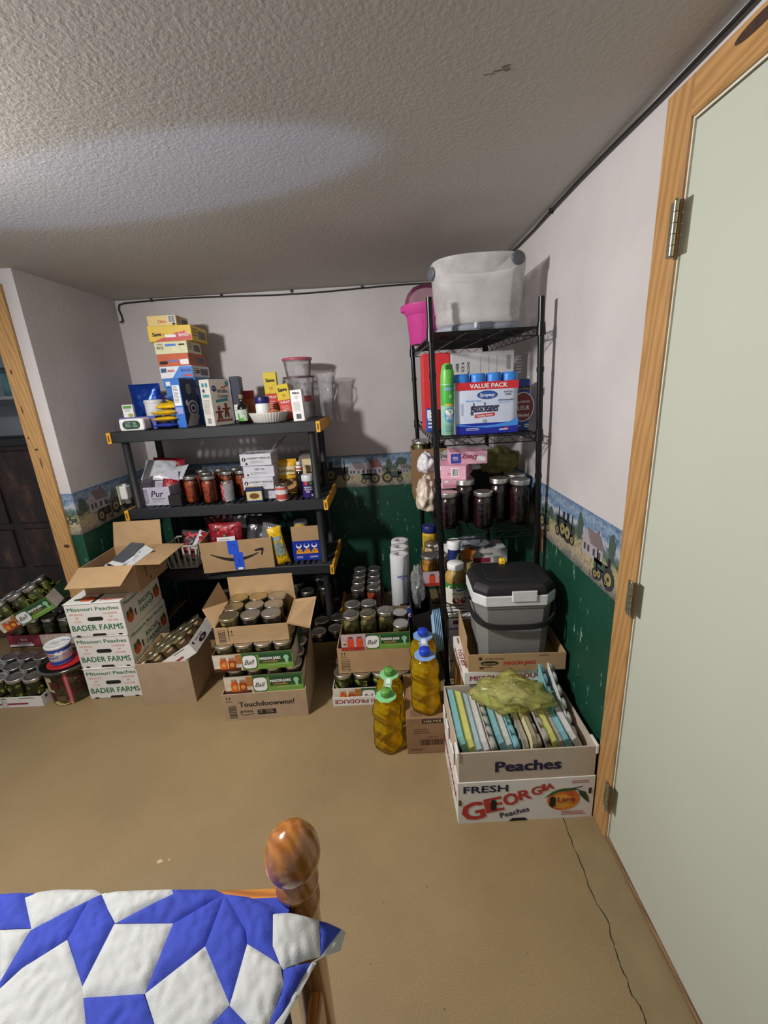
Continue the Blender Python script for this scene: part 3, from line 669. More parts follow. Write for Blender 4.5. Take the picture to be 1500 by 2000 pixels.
pouch('foil_pouch', 'shiny blue foil pouch at back left of top shelf', (-1.505,2.815,Z1), .20, .262, .06, FOILB, seed=1, wr=.4)
def lidjar(name, label, loc, r, h, body, lidm, prints=None, lh=.03):
    t = thing(name, label, 'jar', loc); MB().lathe([(r*.9,0),(r,.006),(r,h-lh-.012),(r*.9,h-lh)],body,22).build('body', t)
    MB().lathe([(r*.98,h-lh),(r*1.0,h-lh+.002),(r*1.0,h-.004),(r*.94,h)],lidm,22).build('lid', t)
    if prints: mb = MB(); prints(mb, Cyl((0,0,0),r+.0003), r, h); mb.build('label', t)
    return t
NAVY = mat('#1c1a63', .4, key='navy_lid')
lidjar('plastic_jar','white jar with navy lid behind yellow pouches',(-1.362,2.815,Z1),.052,.19,mat('#cfd6cc',.5,key='jar_white'),NAVY,lambda mb,c,r,h: mb.rect(c,-.05,.05,.05,.13,mat('#6b8d4a',.6,key='sage_label')))
YELP = mat('#e2b81a',.4,var=.2,vs=60,bump=.3,bs=50,key='yellow_film'); BLUP = mat('#2742a8',.35,var=.3,vs=50,bump=.4,bs=50,key='blue_film')
for i in range(3): pouch('snack_pouch', ['blue and white pouch lying lowest in the pile beside tub','yellow and white pouch lying on blue pouch','yellow pouch lying uppermost under the dark-printed bag'][i], (-1.255+.004*i,2.47,Z1+.018+.036*i), .145,.13,.026,[BLUP,YELP,YELP][i],rot=(-PI/2,0,.05*i),seed=5+i,group='pouches in flat pile on top shelf',
    prints=[lambda mb,b:mb.rect(b,.02,.03,.07,.09,WHITE),lambda mb,b:mb.rect(b,.02,.03,.12,.10,WHITE),None][i])
def pr(mb, b):
    for i in range(26):
        x, y = random.uniform(.03,.12), random.uniform(.03,.09); mb.poly(b,[(x+math.cos(k)*.009,y+math.sin(k)*.007) for k in [q*PI/3 for q in range(6)]],random.choice([BLACK,mat('#3a2a20',.5,key='raisin'),mat('#55402f',.5,key='date_brown')]),.0006+.0002*i)
pouch('raisin_bag', 'yellow bag printed with dark fruit leaning on blue carton', (-1.275,2.575,Z1+.115), .145,.10,.035,YELP,rot=(-1.25,0,-.08),seed=9,prints=pr)

# leaning tower of boxes
TOWER = [  # x centre, w, h, depth, y front, colour, rz, name, label
 (-1.165,.190,.078,.29,2.58,'#2a6fb0',.02,'baking_box','blue box at the very bottom of the leaning tower'),
 (-1.165,.186,.080,.29,2.58,'#2d62a8',.0,'baking_box','blue box second from bottom of the leaning tower'),
 (-1.168,.170,.050,.29,2.57,'#2f6fb8',.01,'baking_box','dark blue box third from bottom of the leaning tower'),
 (-1.163,.186,.047,.29,2.56,'#3b7fd0',.0,'baking_box','bright blue box under the white and blue one in tower'),
 (-1.164,.184,.062,.30,2.55,'#dfe3ea',.0,'cake_mix_box','white and blue box in the leaning tower'),
 (-1.166,.178,.062,.27,2.55,'#c4582c',-.03,'snack_box','orange box in the leaning tower'),
 (-1.168,.184,.062,.22,2.55,'#d9d7ae',-.02,'rice_cereal_box','pale green rice box with blue stripe in the tower'),
 (-1.168,.236,.078,.30,2.55,'#dcb82b',.05,'yellow_box','yellow box with red corner near top of the tower'),
 (-1.198,.160,.052,.19,2.56,'#dcc27e',.0,'tan_box','small tan box on the very top of the tower')]
z = Z1
def tw(i):
    BP = mat('#3b7fd0',.5,key='print_blue'); RD = mat('#c23b3f',.5,key='print_red2')
    def f(mb, f, w, d, h):
        F, R = f['f'], f['r']
        if i == 8: mb.text(F,'Clara',w*.5,h*.3,.022,INKR,.01); mb.barcode(F,w*.74,h*.3,w*.96,h*.92,bg=WHITE,seed=3); mb.rect(F,w*.85,.004,w*.95,.014,INK)
        if i == 7: mb.poly(F,[(w*.1,.002),(w*.99,.002),(w*.99,h*.3),(w*.85,h*.62),(w*.65,h*.55)],RD); mb.text(F,'Save',w*.2,h*.36,.028,INK,.03,rot=.05); mb.text(F,'BAGS',w*.82,h*.3,.024,WHITE,.01,rot=.05,off=.0012); mb.rect(F,w*.38,h*.26,w*.63,h*.42,WHITE,.0011); mb.text(F,'VI',w*.34,h*.36,.02,RD)
        if i == 6: mb.text(F,'CRISPY',w*.17,h*.72,.012,INK); mb.text(F,'RICE',w*.17,h*.42,.02,mat('#34404a',.5,key='slate_ink'),.02); mb.rect(F,w*.33,h*.62,w*.66,h*.8,BP); mb.rect(F,w*.75,h*.66,w*.93,h*.78,INK)
        if i == 5: mb.poly(F,stadium(w*.18,h*.3,.05,.018),INK); mb.rect(F,w*.34,h*.36,w*.66,h*.52,mat('#5b6fb0',.5,key='print_violet')); mb.poly(F,[(w*.72,h*.1),(w*.98,h*.1),(w*.98,h*.55),(w*.70,h*.5)],WHITE)
        if i == 4: mb.poly(F,[(w*.35,0.001),(w*.999,.001),(w*.999,h*.96),(w*.62,h*.96)],BP); mb.rect(F,w*.03,h*.5,w*.2,h*.85,mat('#27507f',.5,key='steel_blue')); mb.text(F,'xao',w*.34,h*.52,.03,RD,.02); mb.rect(F,w*.72,h*.1,w*.97,h*.27,RD,.0012); mb.rect(F,w*.64,h*.5,w*.97,h*.72,mat('#234f99',.5,key='print_blue_dark'),.0012); mb.text(R,'xao',d*.3,h*.4,.035,INKM,.02)
        if i == 3: mb.text(F,'xao',w*.5,h*.5,.026,RD,.02); mb.rect(F,w*.08,h*.2,w*.28,h*.65,WHITE)
        mb.rect(R,d*.45,h*.2,d*.9,h*.75,mat('#6b6a72',.6,key='side_print')); mb.lines(R,d*.08,h*.2,d*.4,h*.8,3,mat('#6b6a72',.6,key='side_print'),seed=i)
    return f
for i, (x, w, h, dd, y0, c, rz, nm, lb) in enumerate(TOWER):
    x *= 1.045; w *= 1.045; h *= 1.095; y0 += .115; dd = min(dd*.85, 2.925-y0)
    product(nm, lb, 'box', (x,y0+dd/2,z), w, dd, h-.0006, mat(c,.5,key='tower%d'%i), rz, 'boxes in the leaning tower', tw(i)); z += h
def pr(mb, f, w, d, h):
    F, R = f['f'], f['r']; mb.rect(F,.006,h*.45,w-.006,h*.86,WHITE); mb.lines(F,.01,h*.5,w-.012,h*.84,12,INK,.0009); mb.rect(F,.006,h*.28,w-.006,h*.42,mat('#8f97d0',.5,key='lilac_print'))
    mb.rect(R,.004,.02,d-.004,h*.97,mat('#1b2f5c',.5,key='cereal_navy')); 
    for k in range(4): mb.ell(R,d*.62,h*.38,.052-.012*k,.046-.011*k,[WHITE,mat('#1b2f5c',.5,key='cereal_navy')][k%2],.0010+.0003*k)
    mb.poly(R,[(.004,.004),(d*.7,.004),(d*.95,h*.22),(d*.4,h*.3)],mat('#c8c0bb',.5,key='cereal_pale'),.0022); mb.ell(R,d*.5,h*.78,.025,.03,mat('#8d8f9a',.5,key='cereal_grey'),.001); mb.ell(R,d*.25,h*.5,.014,.017,WHITE,.0024)
product('cereal_carton', 'tall blue carton with nutrition panel and swirled picture side', 'box', (-1.150,2.572,Z1), .056, .150, .272, mat('#2f6ac0',.5,key='cereal_blue'), -.16, None, pr)
def pr(mb, f, w, d, h):
    F, L = f['f'], f['l']; N = mat('#233a73',.5,key='holiday_navy'); TL = mat('#2e7f86',.5,key='teal_ribbon'); BR = mat('#6e2f22',.5,key='gingerbread')
    mb.ell(F,.030,h*.80,.017,.017,N); mb.text(F,'Great',.030,h*.795,.011,WHITE,off=.0012); mb.ell(F,w*.86,h*.90,.013,.014,mat('#3f8b99',.5,key='teal_badge'))
    mb.text(F,'Waffle',w*.58,h*.70,.030,mat('#5a5560',.5,key='grey_ink'),.01); mb.text(F,'Cones',w*.58,h*.60,.030,mat('#5a5560',.5,key='grey_ink'),.01)
    mb.poly(F,[(w*.2,h*.50),(w*.8,h*.53),(w*.8,h*.59),(w*.2,h*.56)],TL); mb.poly(F,[(w*.55,h*.80),(w*.85,h*.83),(w*.85,h*.86),(w*.55,h*.83)],INKR)
    for cx, cy in ((.30,.26),(.66,.32)):
        X, Y = w*cx, h*cy
        mb.ell(F,X,Y+.03,.012,.012,BR); mb.ell(F,X,Y,.013,.022,BR,.0008); mb.poly(F,[(X-.03,Y+.014),(X+.03,Y+.014),(X+.028,Y+.004),(X-.028,Y+.004)],BR); mb.poly(F,[(X-.012,Y),(X-.02,Y-.04),(X-.006,Y-.04),(X,Y-.015),(X+.006,Y-.04),(X+.02,Y-.04),(X+.012,Y)],BR); mb.rect(F,X-.006,Y+.013,X+.006,Y+.018,INKR,.0012); mb.ell(F,X-.004,Y+.034,.002,.002,WHITE,.0013); mb.ell(F,X+.004,Y+.034,.002,.002,WHITE,.0013)
    mb.rect(F,w*.1,.02,w*.9,h*.13,mat('#8a5646',.5,key='brown_band'),.0007)
    mb.ell(L,d*.35,h*.88,.010,.013,mat('#3f8b99',.5,key='teal_badge')); mb.ell(L,d*.7,h*.88,.010,.013,mat('#3f8b99',.5,key='teal_badge')); mb.ell(L,d*.35,h*.76,.009,.010,N); mb.rect(L,d*.2,h*.62,d*.85,h*.68,mat('#4a8da0',.5,key='teal_print')); mb.lines(L,d*.15,h*.25,d*.85,h*.56,12,GREY,seed=4); mb.barcode(L,d*.3,.012,d*.75,.045,bg=WHITE,seed=5)
product('cone_carton', 'cream carton with gingerbread figures and teal ribbon at shelf front', 'box', (-.965,2.56,Z1), .150, .075, .255, mat('#cfc9bf',.55,key='carton_cream'), 1.12, None, pr)
def pr(mb, f, w, d, h):
    L = f['f']; mb.rect(L,.006,.02,w-.008,h*.4,WHITE); mb.lines(L,.008,.025,w-.012,h*.38,9,GREY,.0009)
product('navy_carton', 'dark navy carton tilted behind the cream carton', 'box', (-.885,2.70,Z1), .055, .14, .268, mat('#23233c',.5,key='navy_card'), .18, None, pr)
t = thing('extract_bottle', 'dark bottle with cork stopper and green label on shelf', 'bottle', (-.822,2.555,Z1))
MB().lathe([(.026,0),(.03,.004),(.03,.085),(.026,.103),(.013,.115),(.012,.14)],mat('#14110e',.08,coat=.5,key='dark_bottle_glass'),20).build('bottle_body', t); MB().lathe([(.011,.14),(.013,.142),(.013,.163)],mat('#8d7a5f',.8,key='cork'),14).build('stopper', t)
mb = MB(); c = Cyl((0,0,0),.0302); mb.rect(c,-.03,.016,.03,.080,mat('#b9c9b4',.6,key='pale_label')); mb.rect(c,-.03,.016,.01,.034,mat('#4f9e3c',.6,key='leaf'),.001); mb.rect(c,-.03,.03,-.016,.06,mat('#4f9e3c',.6,key='leaf'),.0011); mb.lines(c,-.005,.05,.022,.075,4,GREY,.001); mb.build('label', t)
def pr(mb, f, w, d, h): mb.rect(f['f'],.002,h*.72,w-.002,h*.98,mat('#b4333a',.5,key='red_top')); mb.lines(f['f'],.008,h*.15,w-.008,h*.65,8,mat('#b0603f',.5,key='rust_print'))
product('orange_carton', 'narrow orange carton behind the fluted white dish', 'box', (-.845,2.79,Z1), .062, .05, .185, mat('#d97c52',.55,key='orange_card'), .15, None, pr)
# fluted dish and what lies in it
t = thing('fluted_dish', 'white fluted round pie dish near front of top shelf', 'dish', (-.680,2.585,Z1))
WPOR = mat('#dcdad2', .35, var=.03, key='porcelain')
MB().lathe([(.085,0),(.092,.004),(.112,.052),(.114,.056),(.109,.056),(.089,.009),(.03,.007)],WPOR,160,flute=.018,nf=40,cap0=True,cap1=True).build('dish_body', t)
lidjar('supplement_jar','white jar with navy lid standing in the fluted dish',(-.715,2.60,Z1+.009),.042,.135,WHITE,NAVY,None,.036)
for i,(x,y,zz,rz,c,lb) in enumerate(((-.66,2.56,.028,.2,'#d8a46a','orange and cream sachet lying in the fluted dish'),(-.70,2.545,.032,-.3,'#cf7f5a','salmon sachet lying at front of the fluted dish'),(-.635,2.59,.03,.8,'#b6a05a','olive sachet at right inside the fluted dish'))):
    pouch('sachet', lb, (x,y,Z1+zz), .07,.09,.016,mat(c,.35,var=.25,vs=90,key='sachet%d'%i),rot=(-1.15,.1,rz),seed=20+i,group='sachets in the fluted dish')
def save(mb, f, w, d, h):
    F, R = f['f'], f['r']; RD = mat('#cc3a31',.5,key='save_red')
    mb.rect(F,.001,.001,w-.001,h*.56,RD); mb.rect(R,.001,.001,d-.001,h*.56,mat('#b5352d',.5,key='save_red2'))
    mb.text(F,'Save',w*.5,h*.80,.030,INK,.03); mb.text(F,'VI',w*.5,h*.64,.022,RD,.01); mb.text(F,'WRAP',w*.5,h*.46,.020,WHITE,.01,off=.0012); mb.lines(F,w*.15,h*.1,w*.85,h*.40,7,mat('#e2b3a8',.5,key='pale_red_print'),.0012)
SAVY = mat('#dcc430',.5,key='save_yellow')
product('wrap_carton', 'taller yellow and red carton behind the fluted dish', 'box', (-.700,2.80,Z1), .078, .07, .285, SAVY, .12, 'yellow and red cartons', save)
product('wrap_carton', 'shorter yellow and red carton tilted beside the white carton', 'box', (-.585,2.69,Z1+.005), .074, .06, .205, SAVY, .0, 'yellow and red cartons', save, rot=(0,-.12,.1))
def pr(mb, f, w, d, h):
    F = f['f']; mb.text(F,'MIRA',w*.5,h*.86,.018,INK,.02); mb.lines(F,w*.15,h*.30,w*.85,h*.62,9,GREY); mb.poly(F,[(w*.25,h*.80),(w*.75,h*.80),(w*.5,h*.68)],mat('#c2c2c4',.5,key='pale_grey')); mb.barcode(F,w*.3,.012,w*.75,.04,seed=8)
product('white_carton', 'narrow white carton with barcode at right shelf end', 'box', (-.485,2.515,Z1), .066, .045, .172, WHITE, .0, None, pr, rot=(0,-.03,-.12))
CLR = clear('clear_plastic', '#fafafb', .14, .34, '#f4f5f7')
t = thing('lidded_cup', 'clear plastic container with pink lid atop nested tubs', 'container', (-.522,2.80,Z1+.2525)); MB().lathe([(.07,0),(.075,.006),(.086,.095),(.089,.10)],CLR,28,cap1=False).build('cup', t); MB().lathe([(.091,.092),(.092,.095),(.092,.106),(.08,.108)],mat('#b4566a',.4,var=.3,vs=120,key='pink_lid'),28).build('lid', t)
t = thing('plastic_tub', 'large clear plastic tub with patterned rim under pink-lidded container', 'container', (-.522,2.80,Z1)); MB().lathe([(.07,0),(.078,.01),(.09,.235),(.096,.24),(.096,.250),(.09,.252)],CLR,28,cap1=False).build('tub', t); MB().lathe([(.0975,.240),(.0975,.252)],mat('#5c4550',.5,var=.9,vs=160,key='speckled_rim'),28,cap0=False,cap1=False).build('rim_band', t); MB().rect(Cyl((0,0,0),.084,-1.2),-.04,.10,.06,.135,mat('#7a2f38',.5,key='dark_red_band')).build('printed_band', t)
MB().lathe([(.06,.012),(.066,.018),(.072,.12)],clear('nested_cup','#ececee',.2,.3,'#c4c4c8'),24,cap1=False).build('nested_cup', t)
t = thing('plastic_pitcher', 'clear plastic pitcher with spout beside the nested tubs', 'pitcher', (-.365,2.835,Z1))
mb = MB().lathe([(.038,0),(.042,.005),(.048,.20),(.052,.245),(.055,.262)],CLR,26,cap1=False); mb.warp(lambda v: v+V((.02,0,.008))*max(0,(v.z-.22)/.04)*max(0,v.x/.06)); mb.build('pitcher_body', t)
MB().tube([(.045,.0,.22),(.068,-.01,.21),(.072,-.01,.15),(.045,0,.09)],.005,CLR).build('handle', t)
MB().lathe([(.038,.006),(.042,.11)],clear('cup_grey','#e8e8ea',.2,.3,'#b4b4ba'),22,cap1=False).build('inner_cup', t)

# ---- items on the second tier ------------------------------------------------
Z2 = TZ[1]+.0005
t = thing('printed_carton', 'open lilac-white carton with script lettering on second tier', 'box', (-1.418,2.598,Z2), -.05)
LIL = mat('#b9b5c4', .6, key='lilac_card'); carton(t, .185, .13, .112, LIL, mat('#77737c',.7,key='lilac_inside'), .003, (('b',.075,.35),('l',.06,-.5)))
fr = Frame((-.0925,-.065,0),(1,0,0),(0,0,1)); mb = MB(); mb.text(fr,'Pur',.105,.052,.055,INKN,.008,.25); mb.rect(fr,.065,.038,.15,.041,INK); mb.lines(fr,.07,.015,.15,.03,3,GREY); mb.rect(fr,.012,.012,.045,.10,mat('#8a8793',.5,key='lilac_photo')); mb.lines(fr,.016,.02,.041,.09,7,LIL,.0009); mb.build('printing', t)
WFILM = mat('#c9ccd2',.3,var=.15,vs=30,bump=.5,bs=40,key='white_film'); RFILM = mat('#8e1626',.3,var=.4,vs=60,bump=.5,bs=45,key='red_film'); CFILM = clear('cloudy_film','#d8dadd',.25,.35,'#c9cbd0',.15)
def berry(mb, b):
    rr = random.Random(4)
    for i in range(34):
        x, y = rr.uniform(.02,b.w-.02), rr.uniform(.02,b.h*.9); mb.poly(b,[(x+math.cos(k)*.010,y+math.sin(k)*.010) for k in [q*PI/4 for q in range(8)]],rr.choice([RED,INKM,mat('#5e0d18',.4,key='dark_berry')]),.0003+.0001*i)
def bagprint(mb, b):
    berry(mb, b); mb.rect(b,b.w*.25,b.h*.3,b.w*.8,b.h*.62,WHITE,.006); mb.lines(b,b.w*.32,b.h*.36,b.w*.72,b.h*.56,4,GREY,.0066); mb.ell(b,b.w*.5,b.h*.66,.008,.006,mat('#4f9e3c',.6,key='leaf'),.0066)
BAGS2 = [('white and grey bag lying across the lilac carton',(-1.455,2.65,Z2+.135),.19,.17,.04,WFILM,(-.9,.12,.2),None),('red fruit bag poking from the lilac carton front',(-1.385,2.605,Z2+.03),.085,.115,.032,RFILM,(-.25,.25,.2),berry),
         ('pale blue-white bag lying on the red fruit bag',(-1.372,2.685,Z2+.118),.15,.12,.03,WFILM,(-.85,-.15,-.3),None),('red and white bag at back of the bag heap',(-1.45,2.76,Z2+.02),.20,.235,.05,RFILM,(-.18,.1,.1),bagprint)]
for i,(lb,l,w,h,th2,m,r,prn) in enumerate(BAGS2): pouch('fruit_bag', lb, l, w, h, th2, m, r, 30+i, 'bags heaped in the lilac carton', 'bag', prn, .5)
product('black_box', 'small matte black box beside the lilac carton', 'box', (-1.282,2.50,Z2), .075, .05, .068, mat('#121113',.6,key='matte_black'), .1, b=.004)
for lb, x, y in (('salsa jar nearest the black box on second tier',-1.206,2.565),('salsa jar at the very front of second tier',-1.086,2.535),
                 ('salsa jar behind the two front jars on second tier',-1.150,2.665),('salsa jar in middle row behind the tomato can',-1.020,2.660),('salsa jar in middle row beside the white box stack',-.925,2.670),
                 ('salsa jar in back row at left on second tier',-1.215,2.770),('salsa jar in back row at centre on second tier',-1.105,2.78),('salsa jar in back row at right on second tier',-1.000,2.78)):
    jar(lb, (x,y,Z2), 'quart', TOM, STEEL, 'red salsa jars on the second tier')
def pr(mb, c, r, h):
    mb.rect(c,-.05,.01,.012,h-.01,mat('#a9a9ac',.35,.5,key='silver_label')); mb.rect(c,-.055,.008,-.012,h-.008,mat('#b9262d',.45,key='can_red'),.001); mb.ell(c,-.03,h*.68,.016,.022,WHITE,.0013); mb.ell(c,-.03,h*.3,.018,.02,WHITE,.0013); mb.ell(c,-.03,h*.3,.013,.014,RED,.0016); mb.text(c,'SOUP',.03,h*.4,.018,GREY,.01,rot=PI/2)
can('silver tin can with red and white label among salsa jars', (-.985,2.555,Z2), .037, .118, mat('#b4b4b8',.35,.5,key='silver_label2'), pr)
WB = mat('#c3c3cc', .6, key='white_mailer')
def wbp(i):
    def f(mb, f, w, d, h):
        F = f['f']
        if i in (1,3): mb.ell(F,.022,h*.55,.012,.012,INK); mb.text(F,'f',.022,h*.42,.022,WHITE,.02,off=.0012); mb.text(F,'CONNECT WITH US!',.110,h*.56,.015,INK,.012); mb.lines(F,.06,h*.15,.16,h*.42,2,GREY); mb.ell(F,.036,h*.18,.007,.007,INK)
        if i == 2: mb.text(F,'VISIT US!',.095,h*.60,.015,INK,.012); mb.lines(F,.04,h*.2,.165,h*.42,2,GREY); mb.ell(F,.024,h*.22,.006,.006,INK)
        if i == 0: mb.lines(F,w*.2,h*.25,w*.85,h*.7,4,mat('#7f86b0',.5,key='blue_grey_print'))
        if i == 3:
            for k in range(3): x = w*(.25+.2*k); mb.ell(f['t'],x,d*.3,.022,.026,INK); mb.ell(f['t'],x,d*.3,.013,.016,WB,.0012)
    return f
for i, (x, w, h, y) in enumerate(((-.765,.16,.066,2.60),(-.778,.186,.074,2.575),(-.772,.182,.072,2.585),(-.775,.186,.070,2.575))):
    product('mailer_box', ['plain white box at bottom of the white box stack','white CONNECT WITH US box second from bottom of stack','white VISIT US box in the middle of stack','white CONNECT WITH US box topmost of the stack'][i], 'box', (x,y+.02,Z2+sum((.066,.074,.072,.070)[:i])), w, .16, h-.0006, WB, (.02,-.03,.03,-.02)[i], 'white boxes stacked on second tier', wbp(i))
MB().prism(Frame((-.70,2.60,Z2+.285),(.4,1,.3),(1,0,1.3)), [(0,0),(.13,0),(.12,.06),(.01,.055)], 0, .003, mat('#8c8a8e',.7,key='grey_card')).build('loose_flap')
o = bpy.data.objects['loose_flap']; o['label'] = 'grey card flap sticking up beside the topmost white box'; o['category'] = 'card'
def pr(mb, f, w, d, h):
    F = f['f']; mb.rect(F,.004,.004,w-.004,h*.72,mat('#c9bf8a',.5,key='pale_yellow_print')); mb.ell(F,w*.5,h*.4,w*.3,h*.2,mat('#6b3f1e',.5,key='brown_print'),.001); mb.rect(F,.002,0.001,w-.002,.008,mat('#20386f',.5,key='band_blue'),.0012); mb.rect(f['t'],.005,.005,w-.005,d-.005,mat('#b0a33c',.5,key='mustard'))
product('snack_tin', 'small navy box with yellow picture before white stack', 'box', (-.806,2.510,Z2), .098, .05, .088, mat('#1e2a52',.45,key='navy_box'), .05, None, pr)
def pr(mb, c, r, h): mb.rect(c,-.055,.012,.055,h*.45,mat('#b4483f',.5,key='brick_red')); mb.rect(c,-.055,h*.45,.055,h*.72,WHITE); mb.rect(c,-.055,h*.72,.055,h-.01,mat('#c05a4c',.5,key='salmon')); mb.lines(c,-.03,h*.48,.02,h*.68,3,GREY,.001)
can('small white and red soup can at tier front', (-.638,2.485,Z2), .036, .095, WHITE, pr)
def pr(mb, b):
    mb.rect(b,.02,.125,.13,.175,mat('#d6c79a',.45,key='pouch_pale')); mb.text(b,'Cookies',.075,.14,.028,mat('#8a6410',.5,key='ochre'),.01,width=.10,off=.002); mb.rect(b,.012,.012,.138,.10,mat('#3c2415',.5,key='choc_brown'))
    mb.ell(b,.077,.065,.055,.036,mat('#b58a4e',.6,key='cookie'),.0014)
    for k in range(12): rr = random.Random(k); mb.ell(b,.077+rr.uniform(-.04,.04),.065+rr.uniform(-.022,.022),.006,.004,mat('#2c160b',.5,key='chip'),.002+.0001*k,8)
pouch('cookie_pouch', 'yellow pouch showing a chocolate chip cookie', (-.640,2.655,Z2), .140,.218,.05,mat('#d9a61f',.35,var=.1,bump=.2,bs=40,key='amber_film'),(-.06,0,.05),41,None,'bag',pr)
t = thing('sauce_bottle', 'dark sauce bottle with white and red label', 'bottle', (-.548,2.62,Z2)); MB().lathe([(.022,0),(.025,.004),(.025,.12),(.018,.14),(.013,.155),(.013,.185)],mat('#1a0f0c',.1,coat=.4,key='dark_sauce'),18).build('bottle_body', t); MB().lathe([(.014,.185),(.015,.187),(.015,.203),(.012,.206)],mat('#d7d4cf',.4,key='cap_white'),16).build('cap', t); mb = MB().rect(Cyl((0,0,0),.0192,-1.35),-.028,.150,.03,.182,WHITE); mb.rect(Cyl((0,0,0),.0194,-1.35),-.028,.157,.03,.168,INKR); mb.build('neck_label', t)
def pr(mb, f, w, d, h): mb.text(f['f'],'PAN',w*.5,h*.72,.03,mat('#9c7a4a',.5,key='tan_ink'),.01); mb.ell(f['f'],w*.5,h*.5,.028,.02,mat('#b99158',.5,key='pancake'))
product('cream_carton', 'cream carton standing behind the purple canister', 'box', (-.500,2.73,Z2), .085, .05, .205, mat('#d0bf97',.55,key='cream_box'), .0, None, pr)
t = thing('round_canister', 'purple and white cardboard canister at right tier end', 'canister', (-.488,2.545,Z2)); PU = mat('#38246e',.5,key='deep_purple'); MB().lathe([(.035,0),(.036,.003),(.036,.100)],PU,24).build('body', t); MB().lathe([(.0365,.100),(.037,.102),(.037,.13),(.033,.137)],mat('#c9cbd0',.4,key='canister_top'),24).build('lid', t)
c = Cyl((0,0,0),.0363,-1.45); mb = MB().ell(c,-.012,.09,.012,.012,INKR); mb.rect(c,.012,.078,.03,.096,mat('#5d9a3c',.6,key='leaf_green')); mb.text(c,'BROWN &',.003,.06,.012,WHITE,.012,width=.05); mb.text(c,'SUGAR',.003,.046,.014,WHITE,.012,width=.05); mb.text(c,'MIX',.0,.032,.014,WHITE,.012); mb.ell(c,.024,.014,.008,.008,WHITE); mb.build('printing', t)
t = thing('open_carton_flap', 'brown-grey open box with raised flap behind canister', 'box', (-.525,2.85,Z2)); carton(t,.12,.09,.19,mat('#7d756c',.8,key='dusty_card'),None,.003,(('f',.075,-.9),))

# ---- items on the third tier -------------------------------------------------
Z3 = TZ[2]+.0005
t = thing('plastic_basket', 'pale plastic basket with tall slots under second tier', 'basket', (-1.318,2.585,Z3), 0)
BK = mat('#b9b8ae', .45, key='basket_plastic'); w0, w1, dd, hh = .085, .102, .10, .155
mb = MB().rbox(-w0,w0,-dd*.85,dd*.85,0,.012,BK,.004); mb.build('base', t)
rim = MB().tube([(-w1,-dd,hh),(w1,-dd,hh),(w1,dd,hh),(-w1,dd,hh),(-w1,-dd,hh)], .007, BK); rim.build('rim', t)
for sy in (-1,1):
    for i in range(6): u = -1+2*i/5; MB().bar((u*w0,sy*dd*.85,.006),(u*w1,sy*dd,hh),.012,.004,BK,(0,1,0)).build('slat', t)
for sx in (-1,1):
    for i in range(1,5): u = -1+2*i/5; MB().bar((sx*w0,u*dd*.85,.006),(sx*w1,u*dd,hh),.012,.004,BK,(1,0,0)).build('slat', t)
pouch('fruit_bag', 'dark film bag of red fruit lying in pale basket', (-1.30,2.575,Z3+.03), .15,.19,.06,mat('#4d4a4d',.25,var=.3,vs=30,bump=.5,bs=40,key='dark_film'),(-.35,.15,.1),51,None,'bag',berry,.5)
pouch('fruit_bag', 'white-edged red bag leaning over the basket right side', (-1.235,2.545,Z3+.10), .09,.13,.03,WFILM,(-.5,.6,.3),52,None,'bag',berry,.5)
t = thing('shipping_box', 'brown shipping box with smile arrow and blue tape on third tier', 'box', (-.958,2.565,Z3), .115)
carton(t, .425, .27, .195, CARD, CARD_IN, .004)
fr = Frame((-.2125,-.135,0),(1,0,0),(0,0,1)); mb = MB()
top, bot = [], []
for i in range(21):
    u = i/20; x = .055+.285*u; y = .118-.052*math.sin(PI*(u*.85+.07))-.012*u+.012; th2 = .003+.008*math.sin(PI*min(1,u*1.0))
    top.append((x,y+th2)); bot.append((x,y-th2))
for i in range(20): mb.poly(fr,[bot[i],bot[i+1],top[i+1],top[i]],INK)
mb.poly(fr,[(.315,.125),(.355,.135),(.372,.133),(.372,.12),(.362,.09),(.352,.085),(.358,.118),(.322,.115)],INK,.0007); mb.build('printing', t)
TAPE = mat('#2a56d8',.35,var=.1,key='blue_tape'); mb = MB().rect(fr,.162,.108,.225,.196,TAPE,.001).rect(fr,.188,.004,.245,.118,TAPE,.0014).rect(fr,.205,.006,.235,.02,WHITE,.0018); mb.text(fr,'fragile',.222,.06,.012,INKN,0,rot=PI/2,off=.002); mb.text(fr,'fragile',.195,.165,.012,INKN,0,rot=0,off=.002); mb.build('tape', t)
BG3 = [('red fruit bag with white label standing in the shipping box',(-1.035,2.53,Z3+.055),.20,.22,.05,RFILM,(-.12,0,.10),bagprint),('dark film bag at centre of the shipping box',(-.86,2.60,Z3+.05),.19,.235,.06,mat('#3b383b',.22,var=.4,vs=30,bump=.6,bs=40,key='black_film'),(-.3,.15,.2),None),
       ('red-speckled bag at back left of the shipping box',(-1.10,2.645,Z3+.05),.18,.24,.05,mat('#57343a',.25,var=.5,vs=50,bump=.5,bs=40,key='maroon_film'),(-.2,-.1,.1),berry),('clear wrinkled bag at right in the shipping box',(-.80,2.555,Z3+.06),.12,.19,.05,CFILM,(-.2,.25,-.1),None),('silver-white packet lying on the bags in shipping box',(-.945,2.625,Z3+.21),.2,.13,.03,WFILM,(-1.15,0,.05),None)]
for i,(lb,l,w,h,th2,m,r,prn) in enumerate(BG3): pouch('fruit_bag', lb, l, w, h, th2, m, r, 60+i, 'bags packed in the shipping box', 'bag', prn, .5)
